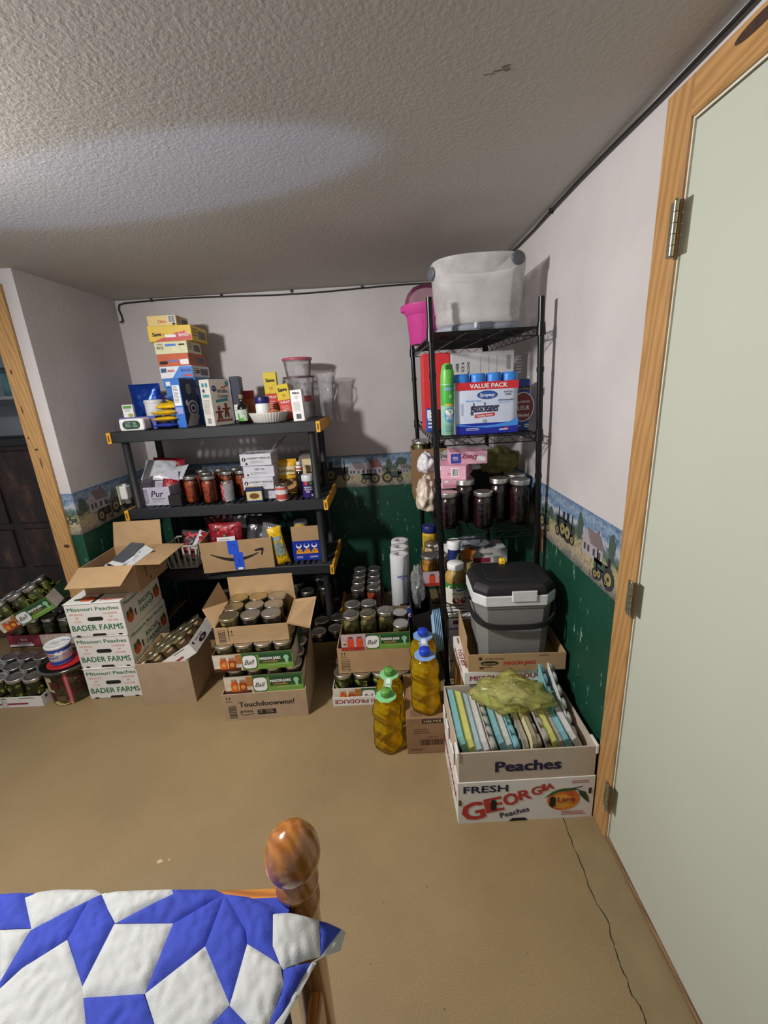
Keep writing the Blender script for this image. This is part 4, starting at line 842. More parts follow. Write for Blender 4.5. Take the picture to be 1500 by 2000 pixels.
pouch('chip_bag', 'yellow and blue crinkled bag leaning beside shipping box', (-.685,2.505,Z3), .085,.245,.05,YELP,(-.05,-.16,.3),71,None,'bag',lambda mb,b:(mb.rect(b,.015,.06,.07,.15,mat('#7f8f8a',.4,var=.5,vs=90,key='chip_print')),mb.rect(b,.02,.16,.065,.19,mat('#8fa3b0',.4,key='pale_blue_print'))),.5)
def pr(mb, c, r, h): mb.rect(c,-.04,h*.7,.04,h*.93,YELL); mb.rect(c,-.04,h*.25,.04,h*.6,WHITE); mb.lines(c,-.02,h*.3,.025,h*.55,4,BLUE,.001)
lidjar('blue_canister','blue and yellow canister behind the blue carton',(-.595,2.69,Z3),.045,.22,mat('#27357d',.45,key='blue_can'),mat('#c9cbd0',.4,key='canister_top'),pr)
t = thing('meal_carton', 'blue carton of boxed meals with raised cardboard lid', 'box', (-.540,2.588,Z3), .03)
carton(t, .178, .10, .130, mat('#17309c',.45,var=.12,key='meal_blue'), CARD_IN, .003)
MB().rbox(-.088,.088,-.046,-.042,.128,.226,CARD,.001).build('lid_flap', t, 'plain cardboard lid standing up')
fr = Frame((-.089,-.05,0),(1,0,0),(0,0,1)); mb = MB(); OR = mat('#dd9a22',.5,key='cheese_orange')
for k in range(3):
    x = .04+.049*k; mb.ell(fr,x,.098,.018,.016,WHITE); mb.ell(fr,x,.104,.013,.010,mat('#17309c',.45,key='meal_blue2'),.0009); mb.poly(fr,[(x-.02,.05),(x+.022,.05),(x+.018,.072),(x,.082),(x-.016,.068)],OR,.0011); mb.ell(fr,x,.066,.012,.006,mat('#c4701a',.5,key='cheese_dark'),.0014)
mb.rect(fr,.022,.045,.16,.056,OR,.001); mb.lines(fr,.02,.012,.07,.026,2,WHITE); mb.lines(fr,.105,.012,.165,.026,2,WHITE,seed=5); mb.build('printing', t)

# plug-in air freshener on the left wall
t = thing('air_freshener', 'white plug-in air freshener on the left wall outlet', 'air freshener', (XL+.003,2.63,.97))
MB().rbox(0,.006,-.04,.04,-.06,.06,mat('#c9c4a8',.5,key='plate_cream'),.002).build('outlet_plate', t); MB().rbox(.006,.05,-.028,.028,-.03,.055,WHITE,.008).build('body', t); MB().lathe([(.016,-.06),(.02,-.055),(.02,-.02)],clear('freshener_glass','#e8e8e0',.2,.3),14,c=(.032,0,0)).build('bottle', t); MB().lathe([(.010,.055),(.012,.058),(.012,.066)],WHITE,14,c=(.030,0,0)).build('dial', t)

# ================================================================ FLOOR, LEFT: PEACH BOXES AND JARS
def handhole(mb, fr, cx, cy, w, h, m=DARK): mb.poly(fr, stadium(cx,cy,w,h), m, .0010)
PEACH_O = mat('#c9572a', .55, var=.25, vs=60, key='peach_orange'); LEAF = mat('#2d5f38', .55, var=.2, key='leaf_print')
def bader(i, x, y, z, rz):
    w, d, h = .285, .385, .190
    t = thing('peach_box', ['white peach box lowest of the stack of three','white peach box in middle of the stack of three','white peach box uppermost of the three, under the open carton'][i], 'box', (x,y,z), rz, 'white half-bushel peach boxes')
    b = MB(); b.rbox(-w/2,w/2,-d/2,d/2,0,h-.001,WHITEC,.002)
    for sx in (-1,1):
        b.box(sx*.028-.02 if sx < 0 else .008, -.008 if sx < 0 else .048, -d/2-.0025, -d/2+.004, h-.016, h-.001, WHITEC) if False else None
    b.build('body', t)
    f = boxframes(-w/2,w/2,-d/2,d/2,0,h); F, R, T = f['f'], f['r'], f['t']
    mb = MB(); mb.text(F,'Missouri Peaches',w*.5,.146,.029,INKG,.010,width=.258)
    mb.text(F,'BADER FARMS',w*.5,.034,.045,INKG,.010,width=.258)
    for k, s_ in enumerate(('PRODUCE','OF','U.S.A.')): mb.text(F,s_,.052,.122-.020*k,.0145,INKO,0)
    for k, s_ in enumerate(('1/2 BUSHEL','BY','VOLUME')): mb.text(F,s_,.226,.122-.020*k,.0145,INKO,0)
    mb.text(R,"Missouri's Best Peaches",d*.5,.150,.028,INKG,.010,width=.34); mb.text(R,'BADER',d*.55,.085,.040,INKG,.010,width=.13); mb.text(R,'FARMS',d*.55,.040,.040,INKG,.010,width=.13); mb.text(R,'fresh picked',d*.5,.132,.012,INKO)
    for cx in (.055,.335): mb.ell(R,cx,.075,.033,.036,PEACH_O); mb.ell(R,cx+.012,.098,.012,.020,LEAF,.0012); mb.ell(R,cx-.02,.092,.010,.018,LEAF,.0012)
    for cx in (.105,.285): mb.rect(R,cx-.005,.05,cx+.005,.09,DARK,.0012)
    if i == 2:
        mb.ell(T,.10,.045,.042,.028,PEACH_O); mb.ell(T,.052,.04,.020,.012,LEAF,.0012); mb.text(T,'Missouri',.235,.02,.035,INKO,.01,rot=.1); mb.rect(T,.14,.0,.155,d,DARK,.0008); mb.text(T,'PEACHES',.235,.10,.03,INKO,0)
    mb.build('printing', t)
    hh = MB(); handhole(hh,F,w*.5,.098,.080,.022); hh.build('hand_hole', t)
    nt_ = MB(); nt_.poly(F,[(.105,.0005),(.112,.014),(.173,.014),(.180,.0005)],DARK,.001); nt_.ell(F,.035,.004,.012,.005,DARK,.001); nt_.ell(F,.25,.004,.012,.005,DARK,.001); nt_.build('notch', t)
    lk = MB(); lk.rbox(-.055,-.012,-d/2-.002,-d/2+.01,h-.010,h+.0005,WHITEC,.001).rbox(.012,.055,-d/2-.002,-d/2+.01,h-.010,h+.0005,WHITEC,.001) if i == 9 else lk.rbox(-w/2-.003,w/2+.002,-d/2-.003,-d/2+.001,h-.006,h-.001,WHITEC,.001); lk.build('rim', t)
    return t
bader(0,-1.532,2.135,0,.03); bader(1,-1.532,2.138,.190,.0); bader(2,-1.535,2.135,.380,.03)
t = thing('open_carton', 'open brown carton with spread flaps on top of peach boxes', 'box', (-1.475,2.19,.571), .02)
carton(t, .285, .31, .150, CARD, CARD_IN, .004, (('f',.145,1.95),('b',.145,.28),('r',.13,1.62)))
mb = MB(); fr = Frame((.1425,-.155,0),(0,1,0),(0,0,1)); BRK = mat('#7d5f3c',.8,key='faint_print'); mb.text(fr,'MARK',.10,.09,.03,BRK,.01,rot=PI/2); mb.text(fr,'II',.12,.02,.03,mat('#5a4026',.8,key='brown_ink'),.02); mb.lines(fr,.16,.04,.27,.11,4,BRK); mb.build('printing', t)
for i,(x,y,z,r,c,lb) in enumerate(((-1.515,2.115,.683,(-1.35,.06,-.55),'#d3d4d4','white packet with holes lying in the open carton'),(-1.50,2.150,.690,(-1.20,.0,-.35),'#4b5156','dark grey packet lying in the open carton'),(-1.455,2.125,.672,(-1.15,.05,-.70),'#c3c6c8','pale grey packet at right in the open carton'),(-1.475,2.100,.60,(-1.3,0,-.2),'#9a8f80','tan packet lying deepest in the open carton'))):
    product('flat_packet', lb, 'packet', (x,y,z), .10, .008, .17, mat(c,.4,var=.08,key='packet%d'%i), 0, 'packets in the open carton', (lambda mb,f,w,d,h: (mb.ell(f['f'],.03,.12,.005,.005,INK,.001), mb.rect(f['f'],.01,.005,.09,.02,INK), mb.lines(f['f'],.02,.06,.08,.1,4,GREY))) if i != 1 else None, rot=r)
# grey-brown carton with a tilted white tray of gold-lidded jars
t = thing('plain_carton', 'plain greyish brown carton holding a tilted jar tray', 'box', (-1.205,2.015,0), .04); carton(t, .268, .29, .250, CARD_GREY, CARD_IN, .004)
TR = Matrix.Translation((-1.172,2.015,.197)) @ Euler((0,-.55,.04)).to_matrix().to_4x4()
def tray(label, M, w, d, h, m, prints=None, inner=None, group=None, cat='tray', name='jar_tray'):
    t = thing(name, label, cat, M.to_translation(), 0, group, tuple(M.to_euler())); carton(t, w, d, h, m, inner or CARD_IN, .003)
    if prints: mb = MB(); prints(mb, boxframes(-w/2,w/2,-d/2,d/2,0,h), w, d, h); mb.build('printing', t)
    return t
def kerr(mb, f, w, d, h):
    F, R = f['f'], f['r']; mb.frame(F,w*.48-.014,.004,w*.48+.014,h-.006,.002,INK); mb.lines(F,w*.48-.010,.012,w*.48+.010,h*.75,4,GREY); mb.rect(F,w*.48-.010,h-.010,w*.48+.010,h-.004,INK); mb.rect(F,w*.52,h*.25,w*.8,h*.42,INKM); mb.rect(F,w*.14,h*.25,w*.44,h*.42,INKM); mb.lines(F,w*.7,h*.75,w*.95,h*.9,1,INK); mb.lines(F,w*.05,h*.75,w*.3,h*.9,1,INK)
    mb.ell(R,.03,h*.72,.008,.008,INK); mb.text(R,'Golden Harvest',.10,h*.66,.014,INK,0,.3); mb.ell(R,d*.45,h*.35,.045,.014,INK); mb.text(R,'Jars',d*.45,h*.28,.018,WHITE,.01,off=.0012)
tray('white printed jar tray tilted in the plain carton', TR, .345, .268, .062, WHITEC, kerr, WHITEC)
jar_grid('gold-lidded jar of pale meat','of tilted tray', TR @ Matrix.Translation((0,0,.004)), 4, 3, .0845, .0865, 'pintw', PALE, GOLD, 'gold-lidded jars in the tilted tray', jit=.0005)

# jars and trays by the left opening
M0 = Matrix.Translation((-2.095,2.050,.0006))
tray('white jar tray on the floor at far left', M0, .395, .297, .062, WHITEC, kerr, WHITEC)
jar_grid('jar of pickle slices','of far left floor tray', M0 @ Matrix.Translation((0,.0,.004)), 4, 3, .0957, .0957, 'wide', PICK, STEEL, 'pickle jars in the far left floor tray', 1, jit=.001)
def photo_tray(dark=False):
    """tray side printed with jars of fruit, a white oval badge and a green panel"""
    A = mat('#c45a1e',.5,var=.4,vs=60,key='photo_jar_orange'); B = mat('#8e3a14',.5,var=.3,vs=60,key='photo_jar_dark'); PB = mat('#cfc3b4',.5,var=.2,vs=20,key='photo_ground'); TBL = mat('#4a2015',.5,var=.4,vs=50,key='photo_table')
    G1 = mat('#6f9a3a',.5,key='panel_green'); G2 = mat('#1f4a2c',.5,key='panel_dark_green'); RB = mat('#8fc39a',.5,key='rosette')
    def f(mb, fs, w, d, h):
        F = fs['f']; mb.rect(F,.001,.001,w-.001,h-.001,G1); mb.rect(F,.001,.001,w*.36,h-.001,PB,.0008); mb.rect(F,.001,.001,w*.34,h*.2,TBL,.0010)
        mb.rect(F,w*.28,h*.4,w*.36,h*.95,mat('#a86a35',.5,key='photo_tan'),.0010)
        for cx, s_ in ((.13,1.),(.235,.95)):
            x = w*cx; mb.rect(F,x-.017,h*.14,x+.017,h*.66*s_,A if cx < .2 else B,.0014); mb.rect(F,x-.013,h*.66*s_,x+.013,h*.76*s_,A,.0014); mb.rect(F,x-.014,h*.76*s_,x+.014,h*.86*s_,mat('#9c8f80',.4,key='photo_lid'),.0016); mb.ell(F,x,h*.40,.011,.012,mat('#e2913c',.5,key='photo_peach'),.0018)
        mb.ell(F,w*.05,h*.30,.012,.009,mat('#e0d6a8',.5,key='photo_onion'),.0013)
        se = lambda rx, ry: [(w*.455+math.copysign(abs(math.cos(q))**.5,math.cos(q))*rx, h*.48+math.copysign(abs(math.sin(q))**.5,math.sin(q))*ry) for q in [2*PI*k/24 for k in range(24)]]
        mb.poly(F,se(.036,h*.43),G2,.0011); mb.poly(F,se(.0325,h*.38),WHITE,.0014); mb.text(F,'Ball',w*.452,h*.34,.036,INK,.003,.45,width=.05,off=.0018)
        mb.rect(F,w*.575,h*.34,w*.985,h*.86,G2,.0011); mb.rect(F,w*.36,h*.86,w*.999,h-.001,mat('#2f6234',.5,key='mid_green'),.0010); mb.text(F,'MASON JARS',w*.715,h*.55,.020,WHITE,.025,width=w*.26,off=.0016); mb.rect(F,w*.62,h*.40,w*.80,h*.46,mat('#c07a4a',.5,key='copper_line'),.0015)
        mb.ell(F,w*.915,h*.62,.013,.013,RB,.0015); mb.poly(F,[(w*.895,h*.5),(w*.91,h*.22),(w*.92,h*.30),(w*.935,h*.22),(w*.938,h*.5)],RB,.0014); mb.lines(F,w*.66,h*.12,w*.95,h*.24,1,WHITE,.0014,.1,0)
        R = fs['r']; mb.rect(R,.001,.001,d-.001,h-.001,G2); mb.rect(R,.001,.001,d*.5,h-.001,PB,.0009)
    return f
def photo_tray_red(mb, fs, w, d, h):
    photo_tray()(mb, fs, w, d, h); F = fs['f']; mb.rect(F,.001,.001,w*.36,h-.001,mat('#b4a0a8',.5,var=.2,key='photo_pink'),.0020)
    mb.rect(F,.001,.001,w*.34,h*.22,mat('#a03028',.5,var=.4,vs=60,key='photo_red_table'),.0022)
    for cx in (.14,.27): x = w*cx; mb.rect(F,x-.016,h*.2,x+.016,h*.72,mat('#d2452a',.5,var=.25,vs=50,key='photo_red_jar'),.0024); mb.rect(F,x-.012,h*.74,x+.012,h*.86,mat('#7b3a35',.5,key='photo_red_lid'),.0024)
    for k in range(5): mb.ell(F,w*(.03+.012*k),h*(.35+.06*(k%3)),.007,.006,mat('#e6c9a0',.5,key='photo_garlic'),.0026)
GRNT = mat('#6d5c40', .8, var=.1, key='tray_card')
M1 = Matrix.Translation((-2.135,2.395,.150))
t = thing('wooden_crate', 'low wooden crate holding up the rear jar tray', 'crate', (-2.135,2.42,0)); WC = wood('crate_wood', ('#4f3a24','#6b5034','#7d6040'), 'X', 1.2, .8)
for z0 in (.01,.08):
    for y in (-.165,.155): MB().rbox(-.21,.21,y,y+.012,z0,z0+.06,WC,.002).build('slat', t)
for x in (-.205,.193): MB().rbox(x,x+.012,-.153,.155,0,.148,WC,.002).build('end_board', t)
MB().box(-.193,.193,-.153,.155,.138,.148,WC).build('top_board', t)
tray('maroon and cream printed jar tray behind the pickle jars', M1, .40, .285, .075, mat('#8b2a3d',.55,key='maroon_tray'), lambda mb,f,w,d,h:(mb.rect(f['f'],.20,.002,w-.002,h-.002,mat('#b7a79a',.5,var=.35,vs=40,key='blurred_photo')),mb.text(f['f'],'ELB',.10,h*.5,.024,WHITE,.01),mb.text(f['f'],'CANNING',.10,h*.2,.018,WHITE,.01),mb.rect(f['f'],.005,.002,.15,.014,WHITE)))
jar_grid('jar of mixed pickles','of maroon tray', M1 @ Matrix.Translation((0,0,.004)), 4, 3, .096, .093, 'quart', [PICK,MIXC,PALE,BEAN], STEEL, 'jars in the maroon tray', jit=.001)
M2 = Matrix.Translation((-2.085,2.255,.375)) @ Euler((.05,-.42,.25)).to_matrix().to_4x4()
tray('photo-printed jar tray tilted on the jars at far left', M2, .30, .22, .085, GRNT, photo_tray(), GRNT)
jar_grid('jar of sliced pickles','of tilted far left tray', M2 @ Matrix.Translation((0,0,.004)), 3, 2, .094, .100, 'quart', PICK, STEEL, 'jars in the tilted far left tray', 3, jit=.001)
pouch('foil_packet', 'crumpled silver and red foil packet beside tilted tray', (-1.985,2.42,.36), .09,.16,.03,mat('#9b9aa0',.2,.6,var=.4,vs=30,bump=.6,bs=40,key='silver_foil'),(-.2,.3,.2),83,None,'packet',lambda mb,b:mb.rect(b,.01,.11,.05,.15,INKM),.6)
jar('lone jar with pale lid standing behind the peach boxes', (-1.885,2.395,.0006), 'half', PICK, mat('#b6b8b2',.4,.3,key='pale_lid'), None)
# big printed popcorn tin with a white bucket on its lid
t = thing('popcorn_tin', 'large round tin printed with a winter scene', 'tin', (-1.792,1.995,0))
TINP, nt, p = nodemat('winter_scene_print'); v = coords(nt); n1 = tex(nt,'ShaderNodeTexNoise',16,v,Detail=5); r = ramp(nt,[(.32,'#120c0a'),(.42,'#2b2418'),(.5,'#4b1512'),(.58,'#4a4a2c'),(.64,'#23301f'),(.75,'#7d7046')]); nt.links.new(n1.outputs['Fac'],r.inputs['Fac']); nt.links.new(r.outputs['Color'],p.inputs['Base Color']); p.inputs['Roughness'].default_value = .3
MB().lathe([(.095,0),(.098,.003),(.107,.20)],TINP,40).build('body', t)
c = Cyl((0,0,0),.0985,-1.12,.1075,.205); mb = MB(); mb.rect(c,-.125,.03,-.085,.16,mat('#7f1d18',.4,var=.4,vs=40,key='santa_red'),.0008); mb.rect(c,-.105,.085,-.06,.18,mat('#c3b98a',.4,key='note_cream'),.0012); mb.rect(c,-.08,.10,-.035,.15,mat('#4b1a12',.4,key='door_brown'),.0014); mb.ell(c,-.13,.12,.012,.012,mat('#d8b79a',.4,key='bead'),.0014); mb.ell(c,-.04,.018,.045,.012,mat('#c9b978',.4,var=.3,vs=60,key='straw_print'),.0012); mb.rect(c,-.06,.03,-.015,.062,mat('#5d4a38',.4,key='crate_print'),.0012)
mb.rect(c,-.005,.002,.014,.198,mat('#a83a48',.4,key='ribbon_red'),.001)
for k in range(16): mb.ell(c,.0045,.008+.012*k,.004,.004,mat('#d8b4b0',.4,key='ribbon_dot'),.0015,8)
for k in range(40): rr = random.Random(k); mb.ell(c,rr.uniform(.03,.14),rr.uniform(.04,.19),rr.uniform(.003,.009),rr.uniform(.003,.008),rr.choice([mat('#3d2a2a',.4,key='dusk'),mat('#5a1430',.4,key='berry'),mat('#6f6a3a',.4,key='straw'),mat('#1d2b22',.4,key='pine')]),.0012,8)
mb.build('printing', t)
MB().lathe([(.109,.196),(.122,.198),(.125,.204),(.123,.212),(.116,.216),(.110,.211),(.02,.211)],mat('#6e6d6a',.25,1,var=.1,key='tin_lid'),44).build('lid', t)
MB().lathe([(.085,.2115),(.001,.2117)],mat('#b3252d',.35,var=.35,vs=25,key='lid_print_red'),36,cap0=False,cap1=False).build('lid_print', t)
t = thing('white_bucket', 'white tub with blue bands standing on popcorn tin lid', 'tub', (-1.80,1.985,.2172))
MB().lathe([(.046,0),(.0495,.002),(.0565,.098)],WHITE,36).build('body', t); c = Cyl((0,0,0),.0500,-.95,.0572,.1); mb = MB(); BB_ = mat('#2344a8',.4,key='tub_blue'); mb.rect(c,-.17,.006,.17,.024,BB_); mb.rect(c,-.17,.078,.17,.094,BB_); mb.text(c,'LIGHT',-.03,.044,.018,BB_,.015); mb.rect(c,-.07,.062,-.02,.07,INKR); mb.rect(c,.012,.042,.032,.066,mat('#b98aa8',.5,key='mauve_print')); mb.lines(c,.04,.04,.062,.066,4,mat('#7a90c8',.5,key='pale_blue_ink')); mb.ell(c,.0,.074,.016,.012,WHITE,.0012); mb.build('printing', t)
MB().lathe([(.057,.096),(.061,.098),(.061,.108),(.058,.112),(.054,.109),(.02,.109)],mat('#dfe0e0',.4,var=.02,key='tub_lid'),36).build('lid', t); mb = MB(); fr = Frame((0,0,.1092),(1,0,0),(0,1,0)); mb.text(fr,'Low Fat',.03,.02,.016,BB_,.01); mb.lines(fr,-.035,-.02,.02,.01,3,GREY); mb.build('lid_print', t)

# ---- what is seen through the opening: dark weathered cabinet, shelf board with things
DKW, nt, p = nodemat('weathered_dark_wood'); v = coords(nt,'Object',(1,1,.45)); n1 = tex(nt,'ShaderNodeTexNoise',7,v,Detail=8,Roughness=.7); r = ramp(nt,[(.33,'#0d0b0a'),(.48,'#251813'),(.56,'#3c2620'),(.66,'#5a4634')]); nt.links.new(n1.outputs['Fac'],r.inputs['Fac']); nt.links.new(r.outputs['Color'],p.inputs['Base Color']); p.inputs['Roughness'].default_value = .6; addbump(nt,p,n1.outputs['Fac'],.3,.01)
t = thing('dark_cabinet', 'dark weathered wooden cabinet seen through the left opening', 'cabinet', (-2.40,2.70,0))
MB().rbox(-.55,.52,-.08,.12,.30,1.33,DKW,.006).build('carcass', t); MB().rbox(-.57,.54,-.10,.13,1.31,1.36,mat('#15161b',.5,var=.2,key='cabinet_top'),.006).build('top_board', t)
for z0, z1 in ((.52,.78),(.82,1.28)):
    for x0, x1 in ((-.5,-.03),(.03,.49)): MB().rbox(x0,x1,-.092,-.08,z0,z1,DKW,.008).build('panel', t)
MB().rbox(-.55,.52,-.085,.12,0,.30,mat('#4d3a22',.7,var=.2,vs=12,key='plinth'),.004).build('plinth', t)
t = thing('shelf_board', 'grey shelf board above the dark cabinet', 'shelf', (-2.45,2.70,1.58)); MB().rbox(-.5,.58,-.10,.158,0,.022,mat('#8d9096',.6,key='board_grey'),.003).build('board', t); MB().rbox(-.5,.58,-.09,-.075,-.03,0,mat('#3c4048',.6,key='cleat'),.002).build('cleat', t)
lidjar('teal_tub','teal tub standing on the grey shelf board',(-2.22,2.70,1.6025),.06,.16,mat('#4b7f86',.4,key='teal_tub'),mat('#31424a',.4,key='teal_lid'))

# ================================================================ FLOOR, CENTRE
UP = lambda mb, fr, x, y: [mb.poly(fr,[(x+k,y),(x+k+.002,y),(x+k+.002,y+.016),(x+k+.006,y+.014),(x+k+.001,y+.024),(x+k-.004,y+.014),(x+k,y+.016)],INK) for k in (0,.014)]+[mb.rect(fr,x-.006,y-.005,x+.024,y-.003,INK)]
# shipping carton with two jar trays inside and a brown tray of jars on top
t = thing('shipping_carton', 'brown shipping carton with a black slogan on the floor', 'box', (-.662,1.895,0), .04)
carton(t, .405, .325, .152, CARD_GREY, CARD_IN, .005, ())
b = MB(); b.add([(.1975,-.1625,.152),(.2025,-.1625,.152),(.2025,.1625,.152),(.1975,.1625,.152),(.1975,-.150,.162),(.2025,-.150,.162),(.2025,.1625,.305),(.1975,.1625,.305)],[(3,2,1,0),(4,5,6,7),(0,1,5,4),(1,2,6,5),(2,3,7,6),(3,0,4,7)],CARD_GREY)
b.box(-.2025,.2025,.1585,.1625,.152,.305,CARD_GREY); b.build('rear_panel', t)
fr = Frame((-.2025,-.1625,0),(1,0,0),(0,0,1)); mb = MB(); mb.text(fr,'Touchdoowwnn!',.210,.078,.040,INK,.012,width=.265); mb.text(fr,'prime',.108,.044,.026,INK,.004); mb.poly(fr,[(.075,.036),(.09,.030),(.11,.0275),(.13,.031),(.145,.038),(.13,.0345),(.11,.031),(.09,.0335)],INK)
mb.rect(fr,.160,.028,.250,.056,INK); mb.lines(fr,.166,.033,.190,.052,2,CARD_GREY,.0009); mb.lines(fr,.198,.033,.245,.052,3,CARD_GREY,.0009); UP(mb,fr,.022,.115); mb.frame(fr,.024,.014,.060,.088,.002,INK)
for k in range(7): mb.rect(fr,.027,.021+.009*k,.057,.0255+.009*k,INK)
mb.build('printing', t)
MA = Matrix.Translation((-.655,1.882,.148)) @ Matrix.Rotation(.04,4,'Z')
t = thing('carton_insert', 'folded cardboard pad under the lower jar tray', 'pad', (-.655,1.90,.0056), .04); MB().rbox(-.185,.185,-.14,.14,0,.142,CARD_DK,.004).build('pad', t)
tray('green photo-printed jar tray sunk in the shipping carton', MA, .375, .285, .098, GRNT, photo_tray(), DARK, 'green photo-printed jar trays')
jar_grid('jar of green beans','of lower green tray', MA @ Matrix.Translation((0,0,.004)), 4, 3, .0917, .0917, 'wpint', [BEAN,DARKC], STEEL, 'jars in the lower green tray', jit=.001)
MBm = Matrix.Translation((-.690,1.885,.2745)) @ Matrix.Rotation(.045,4,'Z')
tray('green photo-printed jar tray stacked under the brown tray', MBm, .375, .285, .092, GRNT, photo_tray(), DARK, 'green photo-printed jar trays')
jar_grid('jar with dull lid','of upper green tray', MBm @ Matrix.Translation((0,0,.004)), 4, 3, .0917, .0917, 'wpint', [BEAN,DARKC,MIXC], STEEL, 'jars in the upper green tray', jit=.001)
MC = Matrix.Translation((-.690,1.915,.401)) @ Matrix.Rotation(.05,4,'Z')
t = thing('brown_tray', 'brown carton tray of jars with three flaps spread', 'tray', MC.to_translation(), .05)
carton(t, .345, .275, .088, CARD, CARD_IN, .004, (('b',.135,-.02),))
for rot_, pts, l in (((0,-.95,.5),[(0,-.075),(.125,-.07),(.135,.07),(0,.075)],(.1725,.0,.088)),): pass
def freeflap(pts, thick=.004): 
    v0 = [V(p) for p in pts]; n = (v0[1]-v0[0]).cross(v0[2]-v0[0]).normalized()*thick
    return MB().add(v0+[p+n for p in v0], [(3,2,1,0),(4,5,6,7),(0,1,5,4),(1,2,6,5),(2,3,7,6),(3,0,4,7)], CARD)
freeflap([(.1725,-.137,.088),(.1725,.10,.088),(.290,.07,.110),(.275,-.14,.055)]).build('flap', t)
freeflap([(-.1725,-.137,.088),(-.255,-.03,.135),(-.195,.08,.225),(-.1725,.11,.10)]).build('flap', t)
fr = Frame((-.1725,-.1375,0),(1,0,0),(0,0,1)); mb = MB(); UP(mb,fr,.066,.048); mb.frame(fr,.018,.006,.05,.075,.0015,INK)
for k in range(7): mb.rect(fr,.020,.013+.008*k,.048,.0165+.008*k,INK)
mb.build('printing', t)
jar_grid('jar with grey lid','of brown tray', MC @ Matrix.Translation((-.01,0,.005)), 3, 3, .098, .090, 'wpint', [BEAN,MIXC,DARKC], [STEEL,STEEL,GOLD], 'jars in the brown tray', jit=.003)
pouch('paper_packet', 'yellow and white printed packet behind the brown tray flap', (-.80,2.055,.495), .10,.11,.02,mat('#d8cfa8',.5,var=.2,key='packet_cream'),(-.1,.3,.1),91,None,'packet',lambda mb,b:mb.ell(b,.06,.09,.03,.022,mat('#c98f2a',.5,key='gold_print')))
# dark carton of jars standing back in the shade, jars under the shelf
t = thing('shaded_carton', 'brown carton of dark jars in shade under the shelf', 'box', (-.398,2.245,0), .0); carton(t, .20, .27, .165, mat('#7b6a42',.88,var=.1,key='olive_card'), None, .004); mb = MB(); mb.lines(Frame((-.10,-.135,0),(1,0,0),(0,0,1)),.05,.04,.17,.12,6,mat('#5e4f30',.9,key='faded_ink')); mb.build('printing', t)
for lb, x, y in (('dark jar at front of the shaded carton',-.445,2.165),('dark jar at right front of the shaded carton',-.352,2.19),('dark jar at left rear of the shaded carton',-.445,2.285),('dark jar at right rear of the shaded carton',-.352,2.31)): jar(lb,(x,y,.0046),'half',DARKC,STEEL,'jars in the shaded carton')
Z4 = TZ[3]+.0005
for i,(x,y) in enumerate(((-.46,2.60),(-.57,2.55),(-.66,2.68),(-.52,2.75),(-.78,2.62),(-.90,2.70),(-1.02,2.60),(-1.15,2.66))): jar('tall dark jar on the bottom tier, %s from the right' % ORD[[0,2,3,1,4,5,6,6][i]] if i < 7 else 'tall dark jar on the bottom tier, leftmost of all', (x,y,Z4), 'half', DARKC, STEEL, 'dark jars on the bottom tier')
# white produce tray of pickles, brown carton, green tray of beans
t = tray('white produce tray of pickle jars with upside-down lettering', Matrix.Translation((-.138,1.955,.0005)), .40, .325, .050, WHITEC, lambda mb,f,w,d,h: mb.text(f['f'],'MISSOURI PRODUCE',w*.45,.036,.032,INKM,.012,width=.34,rot=PI), WHITEC)
MD = Matrix.Translation((-.138,1.95,.0045))
tray('photo-printed tray of pickle jars inside white produce tray', MD, .392, .300, .092, WHITEC, lambda mb,f,w,d,h:(photo_tray()(mb,f,w,d,h)), DARK)
jar_grid('jar of round pickle slices','under brown carton', MD @ Matrix.Translation((0,0,.004)), 4, 3, .0957, .0957, 'wide', PICK, STEEL, 'pickle jars under the brown carton', 5, jit=.001)
t = thing('brown_carton', 'brown carton with up arrows holding the bean jars', 'box', (-.115,1.985,.1615), .0); carton(t, .368, .300, .140, CARD, CARD_IN, .004)
fr = Frame((-.184,-.15,0),(1,0,0),(0,0,1)); mb = MB(); UP(mb,fr,.022,.095); mb.frame(fr,.018,.012,.058,.078,.0018,INK)
for k in range(6): mb.rect(fr,.021,.020+.009*k,.055,.0225+.009*k,INK)
mb.build('printing', t)
tray('brown filler tray of jars inside brown carton', Matrix.Translation((-.115,1.985,.1662)), .35, .28, .05, CARD_DK)
jar_grid('jar with grey lid','hidden low in brown carton', Matrix.Translation((-.115,1.985,.1702)), 4, 3, .084, .086, 'pint', DARKC, STEEL, 'low jars in the brown carton', jit=.001)
ME = Matrix.Translation((-.105,1.965,.290))
tray('red photo-printed green jar tray on the brown carton', ME, .340, .26, .090, GRNT, photo_tray_red, DARK)
for lb, x, y, sz in (('bean jar at left front of the red-printed tray',-.222,1.895,'quart'),('bean jar second from left in front of red-printed tray',-.138,1.900,'quart'),('bean jar third from left beside the paper towels',-.052,1.92,'quart'),('shorter bean jar at right front of red-printed tray',.022,1.885,'pintw'),('bean jar at right rear beside paper towels',.022,1.99,'pintw'),('bean jar at left rear of red-printed tray',-.222,2.00,'quart'),('bean jar at middle rear of red-printed tray',-.138,2.005,'quart')):
    jar(lb,(x,y,.2945),sz,BEAN,STEEL if 'second' not in lb else GOLD,'bean jars in the red-printed tray')
# jars standing farther back on a crate against the green wall
t = thing('jar_crate', 'dark carton of jars against the green wall', 'box', (-.170,2.46,0)); carton(t,.20,.38,.26,CARD_DK,None,.004); MB().box(-.095,.095,-.185,.185,.22,.225,CARD_DK).build('divider', t)
for j in range(4):
    for i in range(2): jar('jar in dark carton by wall, %s row, %s' % (['front','second','third','back'][j],['left','right'][i]), (-.217+.094*i,2.325+.0905*j,.2256), 'quart', [DARKC,TOM,MIXC][i], STEEL, 'jars in the dark carton by the wall')
